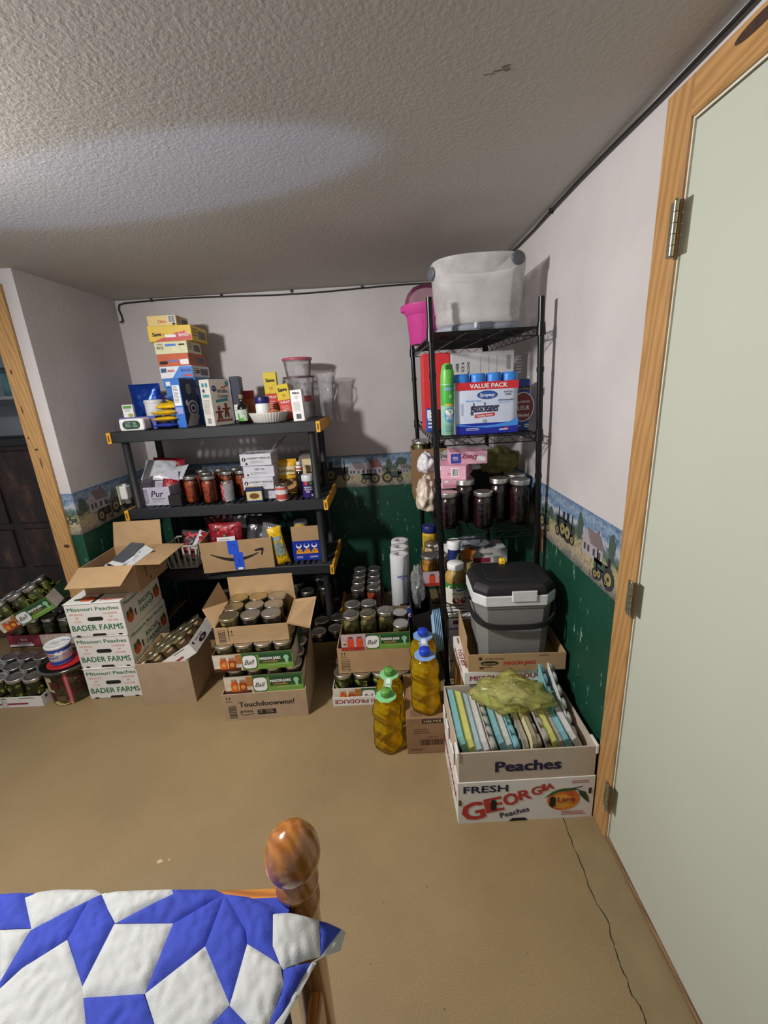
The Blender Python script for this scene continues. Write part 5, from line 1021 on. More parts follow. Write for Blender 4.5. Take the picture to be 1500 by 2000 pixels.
# paper towels: a pack of three rolls in clear film
PT = mat('#cfd0d2', .9, var=.03, vs=80, bump=.25, bs=120, key='paper_towel')
for i,(x,y) in enumerate(((.040,2.256),(.046,2.368),(.052,2.480))):
    t = thing('paper_towel_roll', ['paper towel roll with blue script, nearest of three','paper towel roll in middle of three','paper towel roll rearmost of three'][i], 'paper towel', (x,y,.3105), 0, 'paper towel rolls in a row')
    MB().lathe([(.051,0),(.0545,.004),(.0545,.302),(.051,.310),(.021,.310),(.019,.306),(.019,.29)],PT,30,cap1=False).build('roll', t); MB().lathe([(.0195,.15),(.0195,.309),(.018,.309)],CARD_LT,18,cap1=False,cap0=True).build('core', t)
    MB().lathe([(.0550,.001),(.0553,.05),(.0550,.10),(.0554,.18),(.0550,.306),(.050,.3125)],clear('towel_film','#fbfbfc',.1,.06,'#ffffff',.1),30,cap0=False,cap1=False).build('film', t)
    if i == 0: mb = MB(); c = Cyl((0,0,0),.0558,-PI/2); mb.text(c,'SoftTowel',.012,.185,.020,BLUE,.012,.35,width=.062); mb.poly(c,[(-.03,.180),(.01,.172),(.045,.178),(.05,.184),(.01,.178)],BLUE); mb.rect(c,-.01,.004,.045,.022,INK); mb.build('printing', t)
t = thing('towel_stand_box', 'white and blue carton under the paper towels', 'box', (.046,2.365,0)); MB().rbox(-.062,.062,-.167,.175,0,.310,mat('#6c7a90',.6,key='blue_grey_box'),.003).build('body', t); mb = MB(); F = Frame((-.062,-.167,0),(1,0,0),(0,0,1)); mb.rect(F,.004,.18,.05,.30,WHITE); mb.rect(F,.05,.20,.122,.305,BLUE); mb.ell(F,.10,.26,.012,.012,WHITE,.0012); mb.ell(F,.10,.26,.005,.005,INKR,.0015); mb.build('printing', t)
# clear plastic wrap and black bin right of the towels
t = thing('clear_wrap', 'crumpled clear plastic wrap hanging beside paper towels', 'plastic wrap', (.128,2.09,.49)); blob(clear('crumpled_clear','#f8f9fa',.25,.34,'#eceef0',.15),.034,.05,.11,5,.35,2.6,40,30,False).build('wrap', t)
t = thing('black_bin', 'black open bin standing between towels and wire rack', 'bin', (.135,2.02,0))
mb = MB(); BBN = mat('#0e0e10',.5,key='bin_black'); o0 = [(-.045,-.10),(.05,-.10),(.05,.12),(-.045,.12)]; o1 = [(-.052,-.11),(.058,-.11),(.058,.13),(-.052,.13)]
mb.add([(x,y,0) for x,y in o0]+[(x,y,.415+(.03 if x>0 else 0)) for x,y in o1]+[(x*.93,y*.95,.415+(.03 if x>0 else 0)) for x,y in o1]+[(x*.93,y*.93,.01) for x,y in o0],[(3,2,1,0)]+[(i,(i+1)%4,4+(i+1)%4,4+i) for i in range(4)]+[(4+i,4+(i+1)%4,8+(i+1)%4,8+i) for i in range(4)]+[(8+i,8+(i+1)%4,12+(i+1)%4,12+i) for i in range(4)]+[(12,13,14,15)],BBN); mb.build('bin_body', t)
# blue plates standing on edge against the rack post
for i in range(5):
    t = thing('blue_plate', 'pale blue plate standing on edge, %s of five' % ['leftmost','second','third','fourth','rightmost'][i], 'plate', (.172+.008*i,1.815+.003*i,.390), 0, 'pale blue plates standing on edge', (0,PI/2-.06,-.06))
    MB().lathe([(.0,.0),(.070,.0),(.080,.006),(.098,.012),(.100,.0135),(.098,.015),(.079,.009),(.0,.003)],mat('#8fb4cf',.5,key='plate_blue'),32,cap0=False,cap1=False,c=(0,0,0)).build('plate', t)
# ---- oil jugs
OILG = clear('oil_bottle_plastic','#fffdf4',.16,0,rough=.06)
OILM = clear('vegetable_oil','#fcec86',.18,.34,'#ffe02a',.05)
def oil_jug(label, loc, rz, capc, group):
    t = thing('oil_jug', label, 'oil jug', loc, rz, group)
    prof = [(.050,0),(.058,.006),(.061,.02),(.060,.05),(.0575,.06),(.060,.075),(.061,.11),(.056,.135),(.053,.15),(.057,.168),(.060,.19),(.057,.212),(.045,.238),(.026,.256),(.019,.262),(.018,.272)]
    def shape(v):                                   # rounded-square section, grip waist and slanted ribs
        a = math.atan2(v.y,v.x); k = 1+.07*math.cos(4*a)*(1 if v.z < .23 else 0); rb = 1+.014*math.sin(v.z*260+a*2)*(1 if .14 < v.z < .235 else 0)
        return V((v.x*k*rb*1.0, v.y*k*rb*.92, v.z))
    fine = []
    for (r0,z0),(r1,z1) in zip(prof,prof[1:]):
        m_ = max(1,int((z1-z0)/.004))
        fine += [(r0+(r1-r0)*i/m_, z0+(z1-z0)*i/m_) for i in range(m_)]
    fine.append(prof[-1])
    MB().lathe(fine,OILG,32,cap1=False).warp(shape).build('bottle', t)
    MB().lathe([(r_*.965,z_ if z_ > .004 else .004) for r_,z_ in fine if z_ < .236],OILM,32).warp(shape).build('oil', t)
    cm_ = mat(capc,.35,key='cap'+capc[1:]); MB().lathe([(.020,.268),(.0225,.269),(.0225,.288),(.021,.292),(.0,.2925)],cm_,24,cap1=False,flute=.02,nf=12).build('cap', t)
    return t
def oil_tag(label, c0, c1, z, m, ink):
    """card collar with two octagonal ends joined by a narrow neck"""
    a, b = V(c0), V(c1); d = (b-a); L = d.length; ang = math.atan2(d.y,d.x)
    t = thing('bottle_collar', label, 'tag', (a.x,a.y,z), ang)
    mb = MB()
    for cx in (0,L):
        out = [(cx+math.cos(PI/8+k*PI/4)*.046, math.sin(PI/8+k*PI/4)*.046) for k in range(8)]; inn = [(cx+math.cos(PI/8+k*PI/4)*.0195, math.sin(PI/8+k*PI/4)*.0195) for k in range(8)]
        vs = [(x,y,0) for x,y in out]+[(x,y,0) for x,y in inn]+[(x,y,.0012) for x,y in out]+[(x,y,.0012) for x,y in inn]
        mb.add(vs,[(k,8+k,8+(k+1)%8,(k+1)%8) for k in range(8)]+[(16+k,16+(k+1)%8,24+(k+1)%8,24+k) for k in range(8)]+[(k,(k+1)%8,16+(k+1)%8,16+k) for k in range(8)],m)
    mb.box(.040,L-.040,-.018,.018,0,.0013,m); mb.build('card', t)
    pm = MB().rect(Frame((.030,-.012,.0013),(1,0,0),(0,1,0)),0,.002,L-.06,.022,WHITE,.0004); pm.text(Frame((L/2,0,.0015),(0,-1,0),(1,0,0)),'OIL',0,-.006,.014,ink,.01); pm.build('printing', t)
H1 = .185
t = thing('barcoded_box', 'brown barcoded box under the blue-capped oil jugs', 'box', (.100,1.628,0)); w, dd, h = .160, .295, H1
MB().rbox(-w/2,w/2,-dd/2,dd/2,0,h,CARD_DK,.002).build('body', t); F = boxframes(-w/2,w/2,-dd/2,dd/2,0,h)['f']; mb = MB(); mb.rect(F,.066,.158,.158,.180,INK); mb.text(F,'HELPER',.112,.163,.018,CARD_LT,.015,width=.075,off=.0014); mb.lines(F,.03,.10,.11,.13,3,mat('#5f432c',.8,key='brown_print2')); mb.text(F,'4 16000 43',.105,.082,.012,mat('#5f432c',.8,key='brown_print2')); mb.barcode(F,.055,.045,.155,.075,mat('#4a3322',.8,key='brown_print3'),seed=9); mb.lines(F,.012,.01,.08,.025,1,mat('#5f432c',.8,key='brown_print2')); mb.build('printing', t)
mb = MB().rect(boxframes(-w/2,w/2,-dd/2,dd/2,0,h)['t'],.02,.01,.07,.05,mat('#73543a',.8,key='scuffed_card')); mb.build('top_print', t)
oil_jug('blue-capped oil jug at front edge of the barcoded box',(.112,1.545,H1+.0006),.2,'#1c3fc0','blue-capped oil jugs'); oil_jug('blue-capped oil jug behind the other on barcoded box',(.117,1.690,H1+.0006),.0,'#1c3fc0','blue-capped oil jugs')
oil_tag('pale blue card collar joining the blue-capped jugs',(.112,1.545),(.117,1.690),H1+.2615,mat('#7fa6dd',.5,key='collar_blue'),BLUE)
oil_jug('green-capped oil jug standing nearest on the floor',(-.060,1.535,.0006),.1,'#5f9a45','green-capped oil jugs'); oil_jug('green-capped oil jug behind the nearest one on floor',(-.045,1.675,.0006),-.1,'#5f9a45','green-capped oil jugs')
oil_tag('pale green card collar joining the green-capped jugs',(-.060,1.535),(-.045,1.675),.2620,mat('#86cf90',.5,key='collar_green'),mat('#2e6b34',.5,key='collar_ink'))

# ================================================================ BLACK WIRE RACK ON THE RIGHT
RZ = (1.722, 1.312, .893, .503, .10)
RY0, RY1 = 1.79, 2.68
LEAN = .026
def rx(x, z): return x+(1.8-z)*LEAN                 # the rack leans a little to the left
RXL, RXR = .194, .622
rk = thing('wire_rack', 'black wire shelving rack on posts against the right wall', 'rack', (0,0,0))
for xx, yy, zt in ((RXL,RY0,1.845),(RXR,RY0,1.825),(RXL-.012,RY1,1.84),(RXR-.012,RY1,1.83)):
    po = MB().cyl((rx(xx,0),yy,.0),(rx(xx,zt),yy,zt),.0125,BLACKM,14).build('post', rk)
    for z in RZ: MB().cyl((rx(xx,z-.035),yy,z-.035),(rx(xx,z+.012),yy,z+.012),.0185,BLACKM,14,.0155).build('collar', po)
    for z in (1.55,1.12,.70): MB().cyl((rx(xx,z),yy,z),(rx(xx,z+.02),yy,z+.02),.0148,BLACKM,14).build('collar', po)
for z in RZ:
    xl, xr = rx(RXL,z)+.006, rx(RXR,z)-.006; mb = MB(); R_ = .0028
    for zz in (z-.004, z-.034):
        for y in (RY0,RY1): mb.cyl((xl,y,zz),(xr,y,zz),R_,BLACKM,6)
        for x in (xl,xr): mb.cyl((x,RY0,zz),(x-.012,RY1,zz),R_,BLACKM,6)
    sh_ = mb.build('shelf', rk); mb = MB()
    for y in (RY0,RY1):
        n = 10; pts = [(xl+(xr-xl)*i/n, y, z-.004 if i % 2 else z-.034) for i in range(n+1)]
        for a, b in zip(pts,pts[1:]): mb.cyl(a,b,.0016,BLACKM,5)
    for x in (xl,xr):
        n = 20; pts = [(x-.012*i/n, RY0+(RY1-RY0)*i/n, z-.004 if i % 2 else z-.034) for i in range(n+1)]
        for a, b in zip(pts,pts[1:]): mb.cyl(a,b,.0016,BLACKM,5)
    mb.build('truss_wire', sh_); mb = MB()
    for i in range(1,34): y = RY0+(RY1-RY0)*i/34; mb.cyl((xl,y,z-.0018),(xr,y,z-.0018),.0016,BLACKM,5)
    for k in (.33,.67): x = xl+(xr-xl)*k; mb.cyl((x,RY0,z-.006),(x-.012,RY1,z-.006),R_,BLACKM,6)
    mb.build('deck_wire', sh_)
A1, A2, A3, A4, A5 = [z+.0008 for z in RZ]
# --- top: clear tub upside on its grey base, pink pot with dome, yellow tray
TUBM = clear('tub_plastic','#ffffff',.14,.64,'#fdfdfd',.15)
t = thing('storage_tub', 'big clear round storage tub with grey handles atop the rack', 'tub', (.415,1.985,A1))
def oval(v, k=3.2):
    a = math.atan2(v.y,v.x); c, s_ = abs(math.cos(a)), abs(math.sin(a)); q = (c**k+s_**k)**(-1/k); return V((v.x*q*1.0, v.y*q*.86, v.z))
MB().lathe([(.160,.030),(.168,.034),(.174,.06),(.172,.085),(.176,.088),(.190,.262),(.193,.266),(.193,.272),(.190,.272)],TUBM,64,cap0=True,cap1=False).warp(lambda v: oval(v,2.6)).build('tub_body', t)
GT = mat('#8c93a0',.45,key='tub_grey'); MB().lathe([(.168,.0),(.176,.004),(.178,.018),(.168,.028),(.12,.03)],GT,64).warp(lambda v: oval(v,2.6)).build('base_lid', t)
MB().rbox(-.025,.03,-.158,-.146,.004,.030,mat('#4f5560',.5,key='latch_grey'),.003).build('latch', t); MB().rbox(-.040,-.027,-.158,-.146,.008,.032,mat('#c2c6cc',.45,key='latch_pale'),.003).build('latch_tab', t)
for pos, rz_ in (((.128,-.132,.252),.42),((-.188,-.035,.235),-1.25)):
    h_ = MB().lathe([(.0,0),(.026,0),(.032,.003),(.032,.009),(.026,.012),(.0,.012)],mat('#565a63',.5,key='handle_grey'),24,cap0=False,cap1=False,sy=.78); q = Euler((PI/2,0,rz_)).to_matrix(); pv = V(pos); h_.warp(lambda v: q@v+pv); h_.build('handle_pad', t)
PINK = mat('#c4418f',.45,var=.05,key='pink_plastic')
t = thing('pink_pot', 'bright pink fluted pot with clear dome at rack top left', 'pot', (.235,2.33,A1))
MB().lathe([(.080,0),(.084,.004),(.098,.142),(.101,.146)],PINK,120,flute=.014,nf=40,cap1=False).build('pot_body', t)
MB().lathe([(.100,.135),(.118,.158),(.122,.176),(.124,.180),(.120,.181),(.114,.162),(.096,.148),(.02,.146)],PINK,48).build('rim', t); MB().rbox(-.128,-.110,-.03,-.005,.150,.178,PINK,.004).build('handle_tab', t)
MB().lathe([(.108,.182),(.104,.20),(.090,.235),(.065,.262),(.03,.275),(.001,.278)],clear('pink_dome','#f3dfe6',.16,.10,'#e9a8c8',.06),40,cap0=False,cap1=False).build('dome', t)
t = thing('yellow_tray', 'pale yellow plastic tray lying behind the clear tub', 'tray', (.475,2.37,A1)); YT = mat('#b9b25a',.45,key='tray_yellow'); MB().rbox(-.10,.10,-.13,.13,0,.010,YT,.004).build('tray_base', t); MB().tube([(-.10,-.13,.035),(.10,-.13,.035),(.10,.13,.035),(-.10,.13,.035),(-.10,-.13,.035)],.008,YT).build('rim', t)
for a in (((-.1,-.13),(.1,-.13)),((.1,-.13),(.1,.13)),((.1,.13),(-.1,.13)),((-.1,.13),(-.1,-.13))): MB().bar((*a[0],.02),(*a[1],.02),.004,.03,YT).build('side', t)
# --- second: red box, white big carton, spray can, glass cleaner pack, flour
def pr(mb, f, w, d, h): mb.rect(f['f'],.004,.004,w-.004,h-.004,mat('#cf2f36',.5,var=.03,key='red_face'))
product('red_box', 'tall plain red box behind the left rack post', 'box', (.255,2.19,A2), .125, .16, .352, mat('#c92b33',.5,key='red_card'), .0, None, pr)
def pr(mb, f, w, d, h):
    F = f['f']; mb.text(F,'HER',.035,h*.82,.020,INK,.015,rot=PI/2); mb.text(F,'ICE A',.06,h*.82,.018,INK,.012,rot=PI/2); mb.text(F,'ACONS',.085,h*.80,.016,INK,.012,rot=PI/2)
    for k in range(3): x = .135+.038*k; mb.rect(F,x,h*.70,x+.0015,h*.95,GREY); mb.ell(F,x,h*.66,.009,.009,INKM); mb.ell(F,x,h*.66,.005,.005,WHITE,.0012)
    mb.barcode(F,.255,h*.76,.275,h*.94,GREY); mb.lines(F,.30,h*.68,.33,h*.92,6,GREY)
product('white_carton', 'large white carton behind the glass cleaner pack', 'box', (.465,2.14,A2), .290, .10, .345, mat('#c3c2c2',.6,key='white_carton'), .0, None, pr)
def pr(mb, f, w, d, h):
    F = f['f']; mb.rect(F,.003,.06,.02,.10,WHITE,.0009); mb.lines(F,.006,.01,w-.006,.09,5,WHITE,.001,.5)
product('blue_carton', 'small blue and white carton before the red box', 'box', (.222,2.07,A2), .052, .05, .105, mat('#2b4fa8',.5,key='blue_carton'), .0, None, pr)
t = thing('spray_can', 'green aerosol can with clean-room label beside cleaner pack', 'spray can', (.272,1.885,A2)); GC = mat('#46a93f',.35,key='can_green')
MB().lathe([(.028,0),(.030,.003),(.030,.205),(.029,.212)],mat('#8fbfae',.35,var=.1,key='can_mint'),28).build('can', t); MB().lathe([(.0302,.125),(.0302,.208)],GC,28,cap0=False,cap1=False).build('upper_band', t)
MB().lathe([(.0295,.212),(.0295,.235),(.027,.262),(.021,.288),(.012,.295)],mat('#63b84a',.4,key='cap_green'),28).build('cap', t); MB().rbox(-.011,.011,-.026,-.015,.268,.288,mat('#2d5a26',.5,key='nozzle_recess'),.003).build('nozzle', t)
c = Cyl((0,0,0),.0306,-PI/2+.1); mb = MB(); mb.ell(c,0,.085,.022,.030,mat('#2f7fc8',.4,key='label_blue'),.0006); mb.ell(c,0,.098,.018,.012,WHITE,.001); mb.rect(c,-.016,.124,.014,.132,YELL,.001); mb.lines(c,-.016,.065,.016,.09,4,WHITE,.001); mb.rect(c,-.02,.185,.014,.198,mat('#7aa3c8',.4,key='badge_blue'),.001); mb.lines(c,-.018,.012,.016,.04,4,mat('#4f8f86',.4,key='mint_print'),.001); mb.ell(c,.004,.162,.006,.008,mat('#8fd07a',.4,key='light_green'),.001); mb.build('label', t)
t = thing('cleaner_pack', 'shrink-wrapped value pack of four glass cleaner cans', 'pack', (.430,1.875,A2), .0); CB = mat('#2f7fd6',.4,key='can_blue')
w, dd, h = .268, .068, .215
for i in range(4):
    x = -w/2+w*(i+.5)/4; cn = MB().lathe([(.031,0),(.0325,.004),(.0325,.232),(.0315,.244),(.028,.247)],CB,24,c=(x,0,0)).build('can', t)
mb = MB(); q = 8; ring = []
for sx, a0 in ((1,-PI/2),(-1,PI/2)):
    for k in range(q+1): a = a0+PI*k/q; ring.append((sx*(w/2-dd/2)+math.cos(a)*(dd/2+.0015), math.sin(a)*(dd/2+.0015)))
n = len(ring); WR = mat('#c9d3e6',.3,var=.05,key='wrap_white'); vs = [(x,y,.001) for x,y in ring]+[(x,y,h-.002) for x,y in ring]; mb.add(vs,[(i,(i+1)%n,n+(i+1)%n,n+i) for i in range(n)],WR,True); mb.build('shrink_wrap', t)
F = Frame((-w/2+dd/2-.03,-dd/2-.002,0),(1,0,0),(0,0,1)); W2 = w-dd+.06; mb = MB(); DB = mat('#16249a',.35,key='wrap_navy'); SK = mat('#3f8fe0',.35,key='wrap_sky')
mb.rect(F,0,.001,W2,.046,DB); mb.poly(F,[(0,.046),(W2*.3,.034),(W2*.6,.036),(W2*.85,.046),(W2,.062),(W2,.03),(W2*.5,.026),(0,.038)],SK,.001); mb.rect(F,0,.182,W2,.213,mat('#c8262e',.4,key='wrap_red')); mb.text(F,'VALUE PACK',W2*.52,.189,.024,WHITE,.02,width=.155,off=.0014)
mb.ell(F,W2*.5,.160,.042,.017,mat('#1d3f7f',.4,key='badge_navy'),.001,28); mb.ell(F,W2*.5,.160,.038,.014,mat('#2456a8',.4,key='badge_mid'),.0013,28); mb.text(F,'Sprayway',W2*.5,.154,.019,WHITE,.012,.2,width=.062,off=.0018)
mb.text(F,"World's Best",W2*.28,.134,.012,SK,.0); mb.text(F,'4-19 OZ',W2*.83,.165,.010,INKN,.01); mb.text(F,'CANS',W2*.83,.155,.010,INKN,.01); mb.text(F,'AMMONIA FREE',W2*.80,.133,.009,INKN,.01); mb.lines(F,W2*.68,.122,W2*.92,.128,1,SK)
mb.text(F,'glasscleaner',W2*.46,.092,.056,INKN,.006,width=.118,off=.0014); mb.poly(F,[(W2*.30,.068),(W2*.62,.074),(W2*.62,.088),(W2*.30,.082)],mat('#c8262e',.4,key='wrap_red'),.001); mb.text(F,'Foaming Action',W2*.46,.074,.012,WHITE,.012,width=.066,rot=.06,off=.0014); mb.ell(F,W2*.46,.054,.008,.008,mat('#8fa89a',.4,key='seal'),.0014)
mb.lines(F,W2*.16,.014,W2*.42,.026,2,WHITE,.0014); mb.rect(F,W2*.70,.014,W2*.84,.018,WHITE,.0014); mb.rect(F,W2*.78,.018,W2*.84,.024,INKR,.0014); mb.rect(F,W2*.08,.08,W2*.11,.13,mat('#aebbd6',.4,key='faint_lilac')); mb.build('printing', t)
def pr(mb, f, w, d, h):
    F = f['f']; MR = mat('#6b2620',.5,key='flour_maroon'); mb.rect(F,.004,h*.78,w,h*.86,mat('#15183a',.5,key='flour_band')); mb.text(F,'Best Choice',w*.5,h*.795,.013,mat('#c9b46a',.5,key='gold_ink'),.005,width=w*.9,off=.0012)
    mb.ell(F,w*.52,h*.46,.048,.062,WHITE,.0007,36); mb.ell(F,w*.52,h*.46,.045,.059,MR,.001,36); mb.text(F,'ALL PURPOSE',w*.5,h*.54,.013,WHITE,0,width=w*.92,off=.0014); mb.text(F,'FLOUR',w*.5,h*.40,.026,WHITE,.004,width=w*.92,off=.0014); mb.text(F,'Unbleached',w*.5,h*.27,.020,WHITE,.004,.3,width=w*.92,off=.0014); mb.lines(F,.006,.012,.03,.02,1,WHITE); mb.rect(F,w*.70,.012,w*.95,.026,WHITE); mb.rect(F,w*.74,.015,w*.91,.023,mat('#5d9a3c',.6,key='leaf_green'),.001)
product('flour_bag', 'navy and maroon paper bag of all-purpose flour', 'flour', (.597,1.95,A2), .062, .10, .215, mat('#24418a',.6,var=.06,key='flour_blue'), .0, None, pr, b=.006)
o = MB().cyl((0,0,0),(.018,0,.2),.007,BLACKM,8).build('dark_rod'); o.location = (.640,2.05,A2); o['label'] = 'thin dark rod leaning beside the flour bag'; o['category'] = 'rod'
# --- third: jams, pink boxes, paper bags
JL = [('quart','jam jar behind the left front rack post',.268,1.875),('half','tall jam jar second from left at rack front',.356,1.945),('quart','shorter jam jar in middle at rack front',.420,1.855),('half','tall jam jar right of the shorter one',.510,1.935),('half','tall jam jar nearest the right rack post',.592,1.885),('half','tall jam jar rearmost by the right wall',.604,2.00),('wide','short jam jar at extreme left of rack front',.263,2.01)]
for sz, lb, x, y in JL: jar(lb, (x,y,A3), sz, JAM, STEEL, 'dark jam jars on the rack')
PB1 = mat('#d9a3b6',.55,key='pink_box'); 
def pk(k):
    def f(mb, f, w, d, h):
        F, R = f['f'], f['r']
        if k == 0: mb.rect(F,.003,.006,.05,h-.006,mat('#3b3f9c',.5,key='indigo')); mb.lines(F,.012,.018,.042,.036,3,WHITE,.001); mb.text(F,'Dotty',.088,h*.72,.030,INKM,.01,.3,rot=PI); mb.poly(F,stadium(.142,h*.42,.044,.026),WHITE)
        if k == 1: mb.ell(F,.022,h*.82,.012,.010,WHITE); mb.barcode(F,.085,h*.25,.112,h*.8,bg=WHITE,seed=2); mb.text(F,'73',.07,h*.3,.016,INKM)
        if k == 2: mb.rect(F,.004,h*.1,w-.004,h*.45,mat('#c9879d',.5,key='pink_deep')); mb.ell(F,.02,h*.75,.010,.006,WHITE)
        mb.lines(R,.02,h*.2,d*.9,h*.8,4,mat('#b07f90',.5,key='pink_print'))
    return f
zz = A3+.1655
t = thing('plastic_bag_support', 'dark lidded tin under the pink boxes', 'tin', (.345,2.085,A3)); MB().lathe([(.07,0),(.074,.004),(.074,.15),(.07,.157),(.03,.157)],mat('#1c1a1c',.5,key='dark_tin'),28).build('body', t)
product('pink_box', 'pale pink box lowest of the pink stack', 'box', (.325,2.05,A3+.158), .150, .17, .044, PB1, .02, 'pink boxes stacked on the rack', pk(2))
product('pink_box', 'pale pink box with barcode in middle of stack', 'box', (.322,2.055,A3+.2026), .150, .19, .062, PB1, -.35, 'pink boxes stacked on the rack', pk(1))
product('pink_box', 'pink and indigo box on top of the pink stack', 'box', (.385,2.06,A3+.2652), .172, .15, .058, PB1, -.05, 'pink boxes stacked on the rack', pk(0))
WBAG = clear('white_carrier_film','#f2f3f5',.2,.62,'#e3e5e8',.2); YBAG = clear('yellow_film_thin','#fcfad2',.16,.30,'#fbfaa0',.15)
t = thing('white_carrier_bag', 'crumpled white carrier bag behind the pink boxes', 'bag', (.43,2.26,A3+.245)); blob(WBAG,.14,.10,.075,3,.38,2.2).build('film', t); MB().tube([(-.12,-.10,.03),(-.16,-.14,.045),(-.165,-.15,.0),(-.13,-.14,-.04),(-.09,-.11,-.035)],.008,WBAG,6).build('handle', t)
t = thing('white_bag_stand', 'dark carton under the crumpled carrier bags', 'box', (.46,2.29,A3)); MB().rbox(-.16,.145,-.10,.13,0,.19,mat('#2a2522',.7,key='dark_carton'),.003).build('body', t)
t = thing('olive_carrier_bag', 'crumpled olive-yellow carrier bag near the right wall', 'bag', (.566,2.16,A3+.235)); blob(clear('olive_film','#e2e0b4',.2,.6,'#9a965c',.2),.09,.09,.07,8,.35,2.2).build('film', t)
t = thing('white_paper_bag', 'white and tan crumpled bags at left of the rack', 'bag', (.195,2.155,A3+.075)); blob(mat('#cdbfae',.5,var=.5,vs=30,bump=.6,bs=40,key='tan_white_bag'),.05,.08,.10,12,.28,2.2).build('film', t)
t = thing('white_carrier_bag', 'white bag bulging behind the left rack post', 'bag', (.205,2.24,A3+.23)); blob(mat('#d5d6da',.4,var=.1,bump=.4,bs=50,key='white_bag_film'),.045,.07,.06,15,.28,2.2).build('film', t)
t = thing('jar_carton', 'tall brown carton of jars at rear left of rack', 'box', (.245,2.50,A3), 0); carton(t,.20,.19,.285,CARD_DK,None,.004); MB().box(-.096,.096,-.091,.091,.20,.204,CARD_DK).build('divider', t)
for i,(x,y) in enumerate(((.198,2.455),(.292,2.455),(.198,2.548),(.292,2.548))): jar('olive jar in the tall brown rack carton, %s' % ['front left','front right','rear left','rear right'][i], (x,y,A3+.2046), 'wpint', BEAN, STEEL, 'olive jars in the tall rack carton')
# --- fourth: boxes and jars at knee height
def pr(mb, f, w, d, h): F = f['f']; mb.rect(F,.10,h*.35,.21,h*.62,INKM); mb.ell(F,.085,h*.5,.025,.02,mat('#8f8585',.5,key='blur_print')); mb.barcode(F,.225,h*.25,.275,h*.7,bg=WHITE,seed=4); mb.text(F,'MASON JARS',.19,h*.78,.012,INK,.005)
product('white_jar_box', 'white box with red band behind the cooler', 'box', (.46,2.19,A4+.06), .30, .16, .105, WHITEC, .0, None, pr)
product('brown_box', 'brown box under the white red-banded box', 'box', (.46,2.19,A4), .28, .15, .0596, CARD_DK)
t = thing('grey_plastic_wrap', 'grey crinkled plastic lying on the white red-banded box', 'plastic wrap', (.43,2.19,A4+.165+.018)); blob(mat('#8d9298',.2,.2,var=.4,vs=30,bump=.5,bs=50,key='grey_wrap'),.10,.06,.028,6,.4,3).build('wrap', t)
t = thing('wheat_canister', 'navy and white canister printed with a wheat ear', 'canister', (.318,2.05,A4)); MB().lathe([(.031,0),(.0325,.004),(.0325,.215)],mat('#1b2a68',.45,key='wheat_navy'),26).build('body', t); MB().lathe([(.0335,.213),(.034,.216),(.034,.252),(.031,.256)],WHITE,26).build('lid', t)
mb = MB(); c = Cyl((0,0,0),.0328,-PI/2); WH = mat('#b9a85a',.5,key='wheat')
for k in range(7):
    for s_ in (-1,1): x0, y0 = -.022+.006*k, .10+.013*k; mb.poly(c,[(x0,y0),(x0+s_*.008+.004,y0+.006),(x0+s_*.006+.010,y0+.02),(x0+.004,y0+.012)],WH)
mb.poly(c,[(-.026,.09),(-.024,.09),(.022,.196),(.020,.197)],WH,.001); mb.build('printing', t)
t = thing('applesauce_jar', 'large jar of applesauce with white lid on the rack', 'jar', (.298,1.885,A4)); MB().lathe([(.046,0),(.052,.005),(.053,.03),(.053,.125),(.050,.145),(.036,.168),(.034,.172)],chunky('applesauce',('#a8853e','#b8954c','#c3a25a'),25),30).build('contents', t); MB().lathe([(.049,0),(.0545,.004),(.0548,.128),(.051,.150),(.0375,.171),(.0355,.180)],GLASS,30,cap1=False).build('glass', t); MB().lathe([(.038,.176),(.040,.178),(.040,.200),(.037,.204),(.0,.204)],WHITE,30,cap1=False,flute=.01,nf=15).build('lid', t)
mb = MB(); c = Cyl((0,0,0),.0552,-PI/2); mb.rect(c,-.075,.012,.075,.118,mat('#d6d3c2',.5,key='label_cream'),.0003); mb.rect(c,-.075,.092,.075,.118,mat('#3f7d33',.5,key='label_green'),.0007); mb.ell(c,-.022,.092,.026,.018,WHITE,.001); mb.rect(c,-.005,.080,.06,.088,mat('#2c3f7c',.5,key='label_navy'),.001); mb.text(c,'APPLE SAUCE',.01,.062,.012,mat('#6a7048',.5,key='label_ink'),0,width=.07,off=.0012)
for x_ in (-.008,.03): mb.ell(c,x_,.030,.017,.016,mat('#8f1f1c',.4,var=.3,key='apple_red'),.001+abs(x_)*.01)
mb.build('label', t)
MP = Matrix.Translation((.300,2.40,A4)); tray('red-printed jar tray of peach jars at rack left', Matrix.Translation((.215,2.135,A4)), .125, .15, .085, GRNT, lambda mb,f,w,d,h:(mb.rect(f['f'],.002,.002,w-.002,h-.002,mat('#b4a0a8',.5,key='photo_pink')),[mb.rect(f['f'],x,.018,x+.032,.06,mat('#d2452a',.5,key='photo_red_jar'),.001) for x in (.035,.085)],[mb.rect(f['f'],x+.004,.06,x+.028,.07,mat('#7b3a35',.5,key='photo_red_lid'),.001) for x in (.035,.085)],mb.rect(f['f'],.002,.002,w-.002,.018,mat('#a03028',.5,key='photo_red_table'),.0012)))
jar('jar of peach slices in the red-printed rack tray', (.198,2.105,A4+.04), 'wpint', PEACHC, STEEL, None); jar('jar of peach slices beside another in rack tray', (.250,2.155,A4+.04), 'pintw', PEACHC, STEEL, None)
jar('peach jar standing behind the red-printed rack tray', (.225,2.275,A4), 'quart', PALE, STEEL, None)
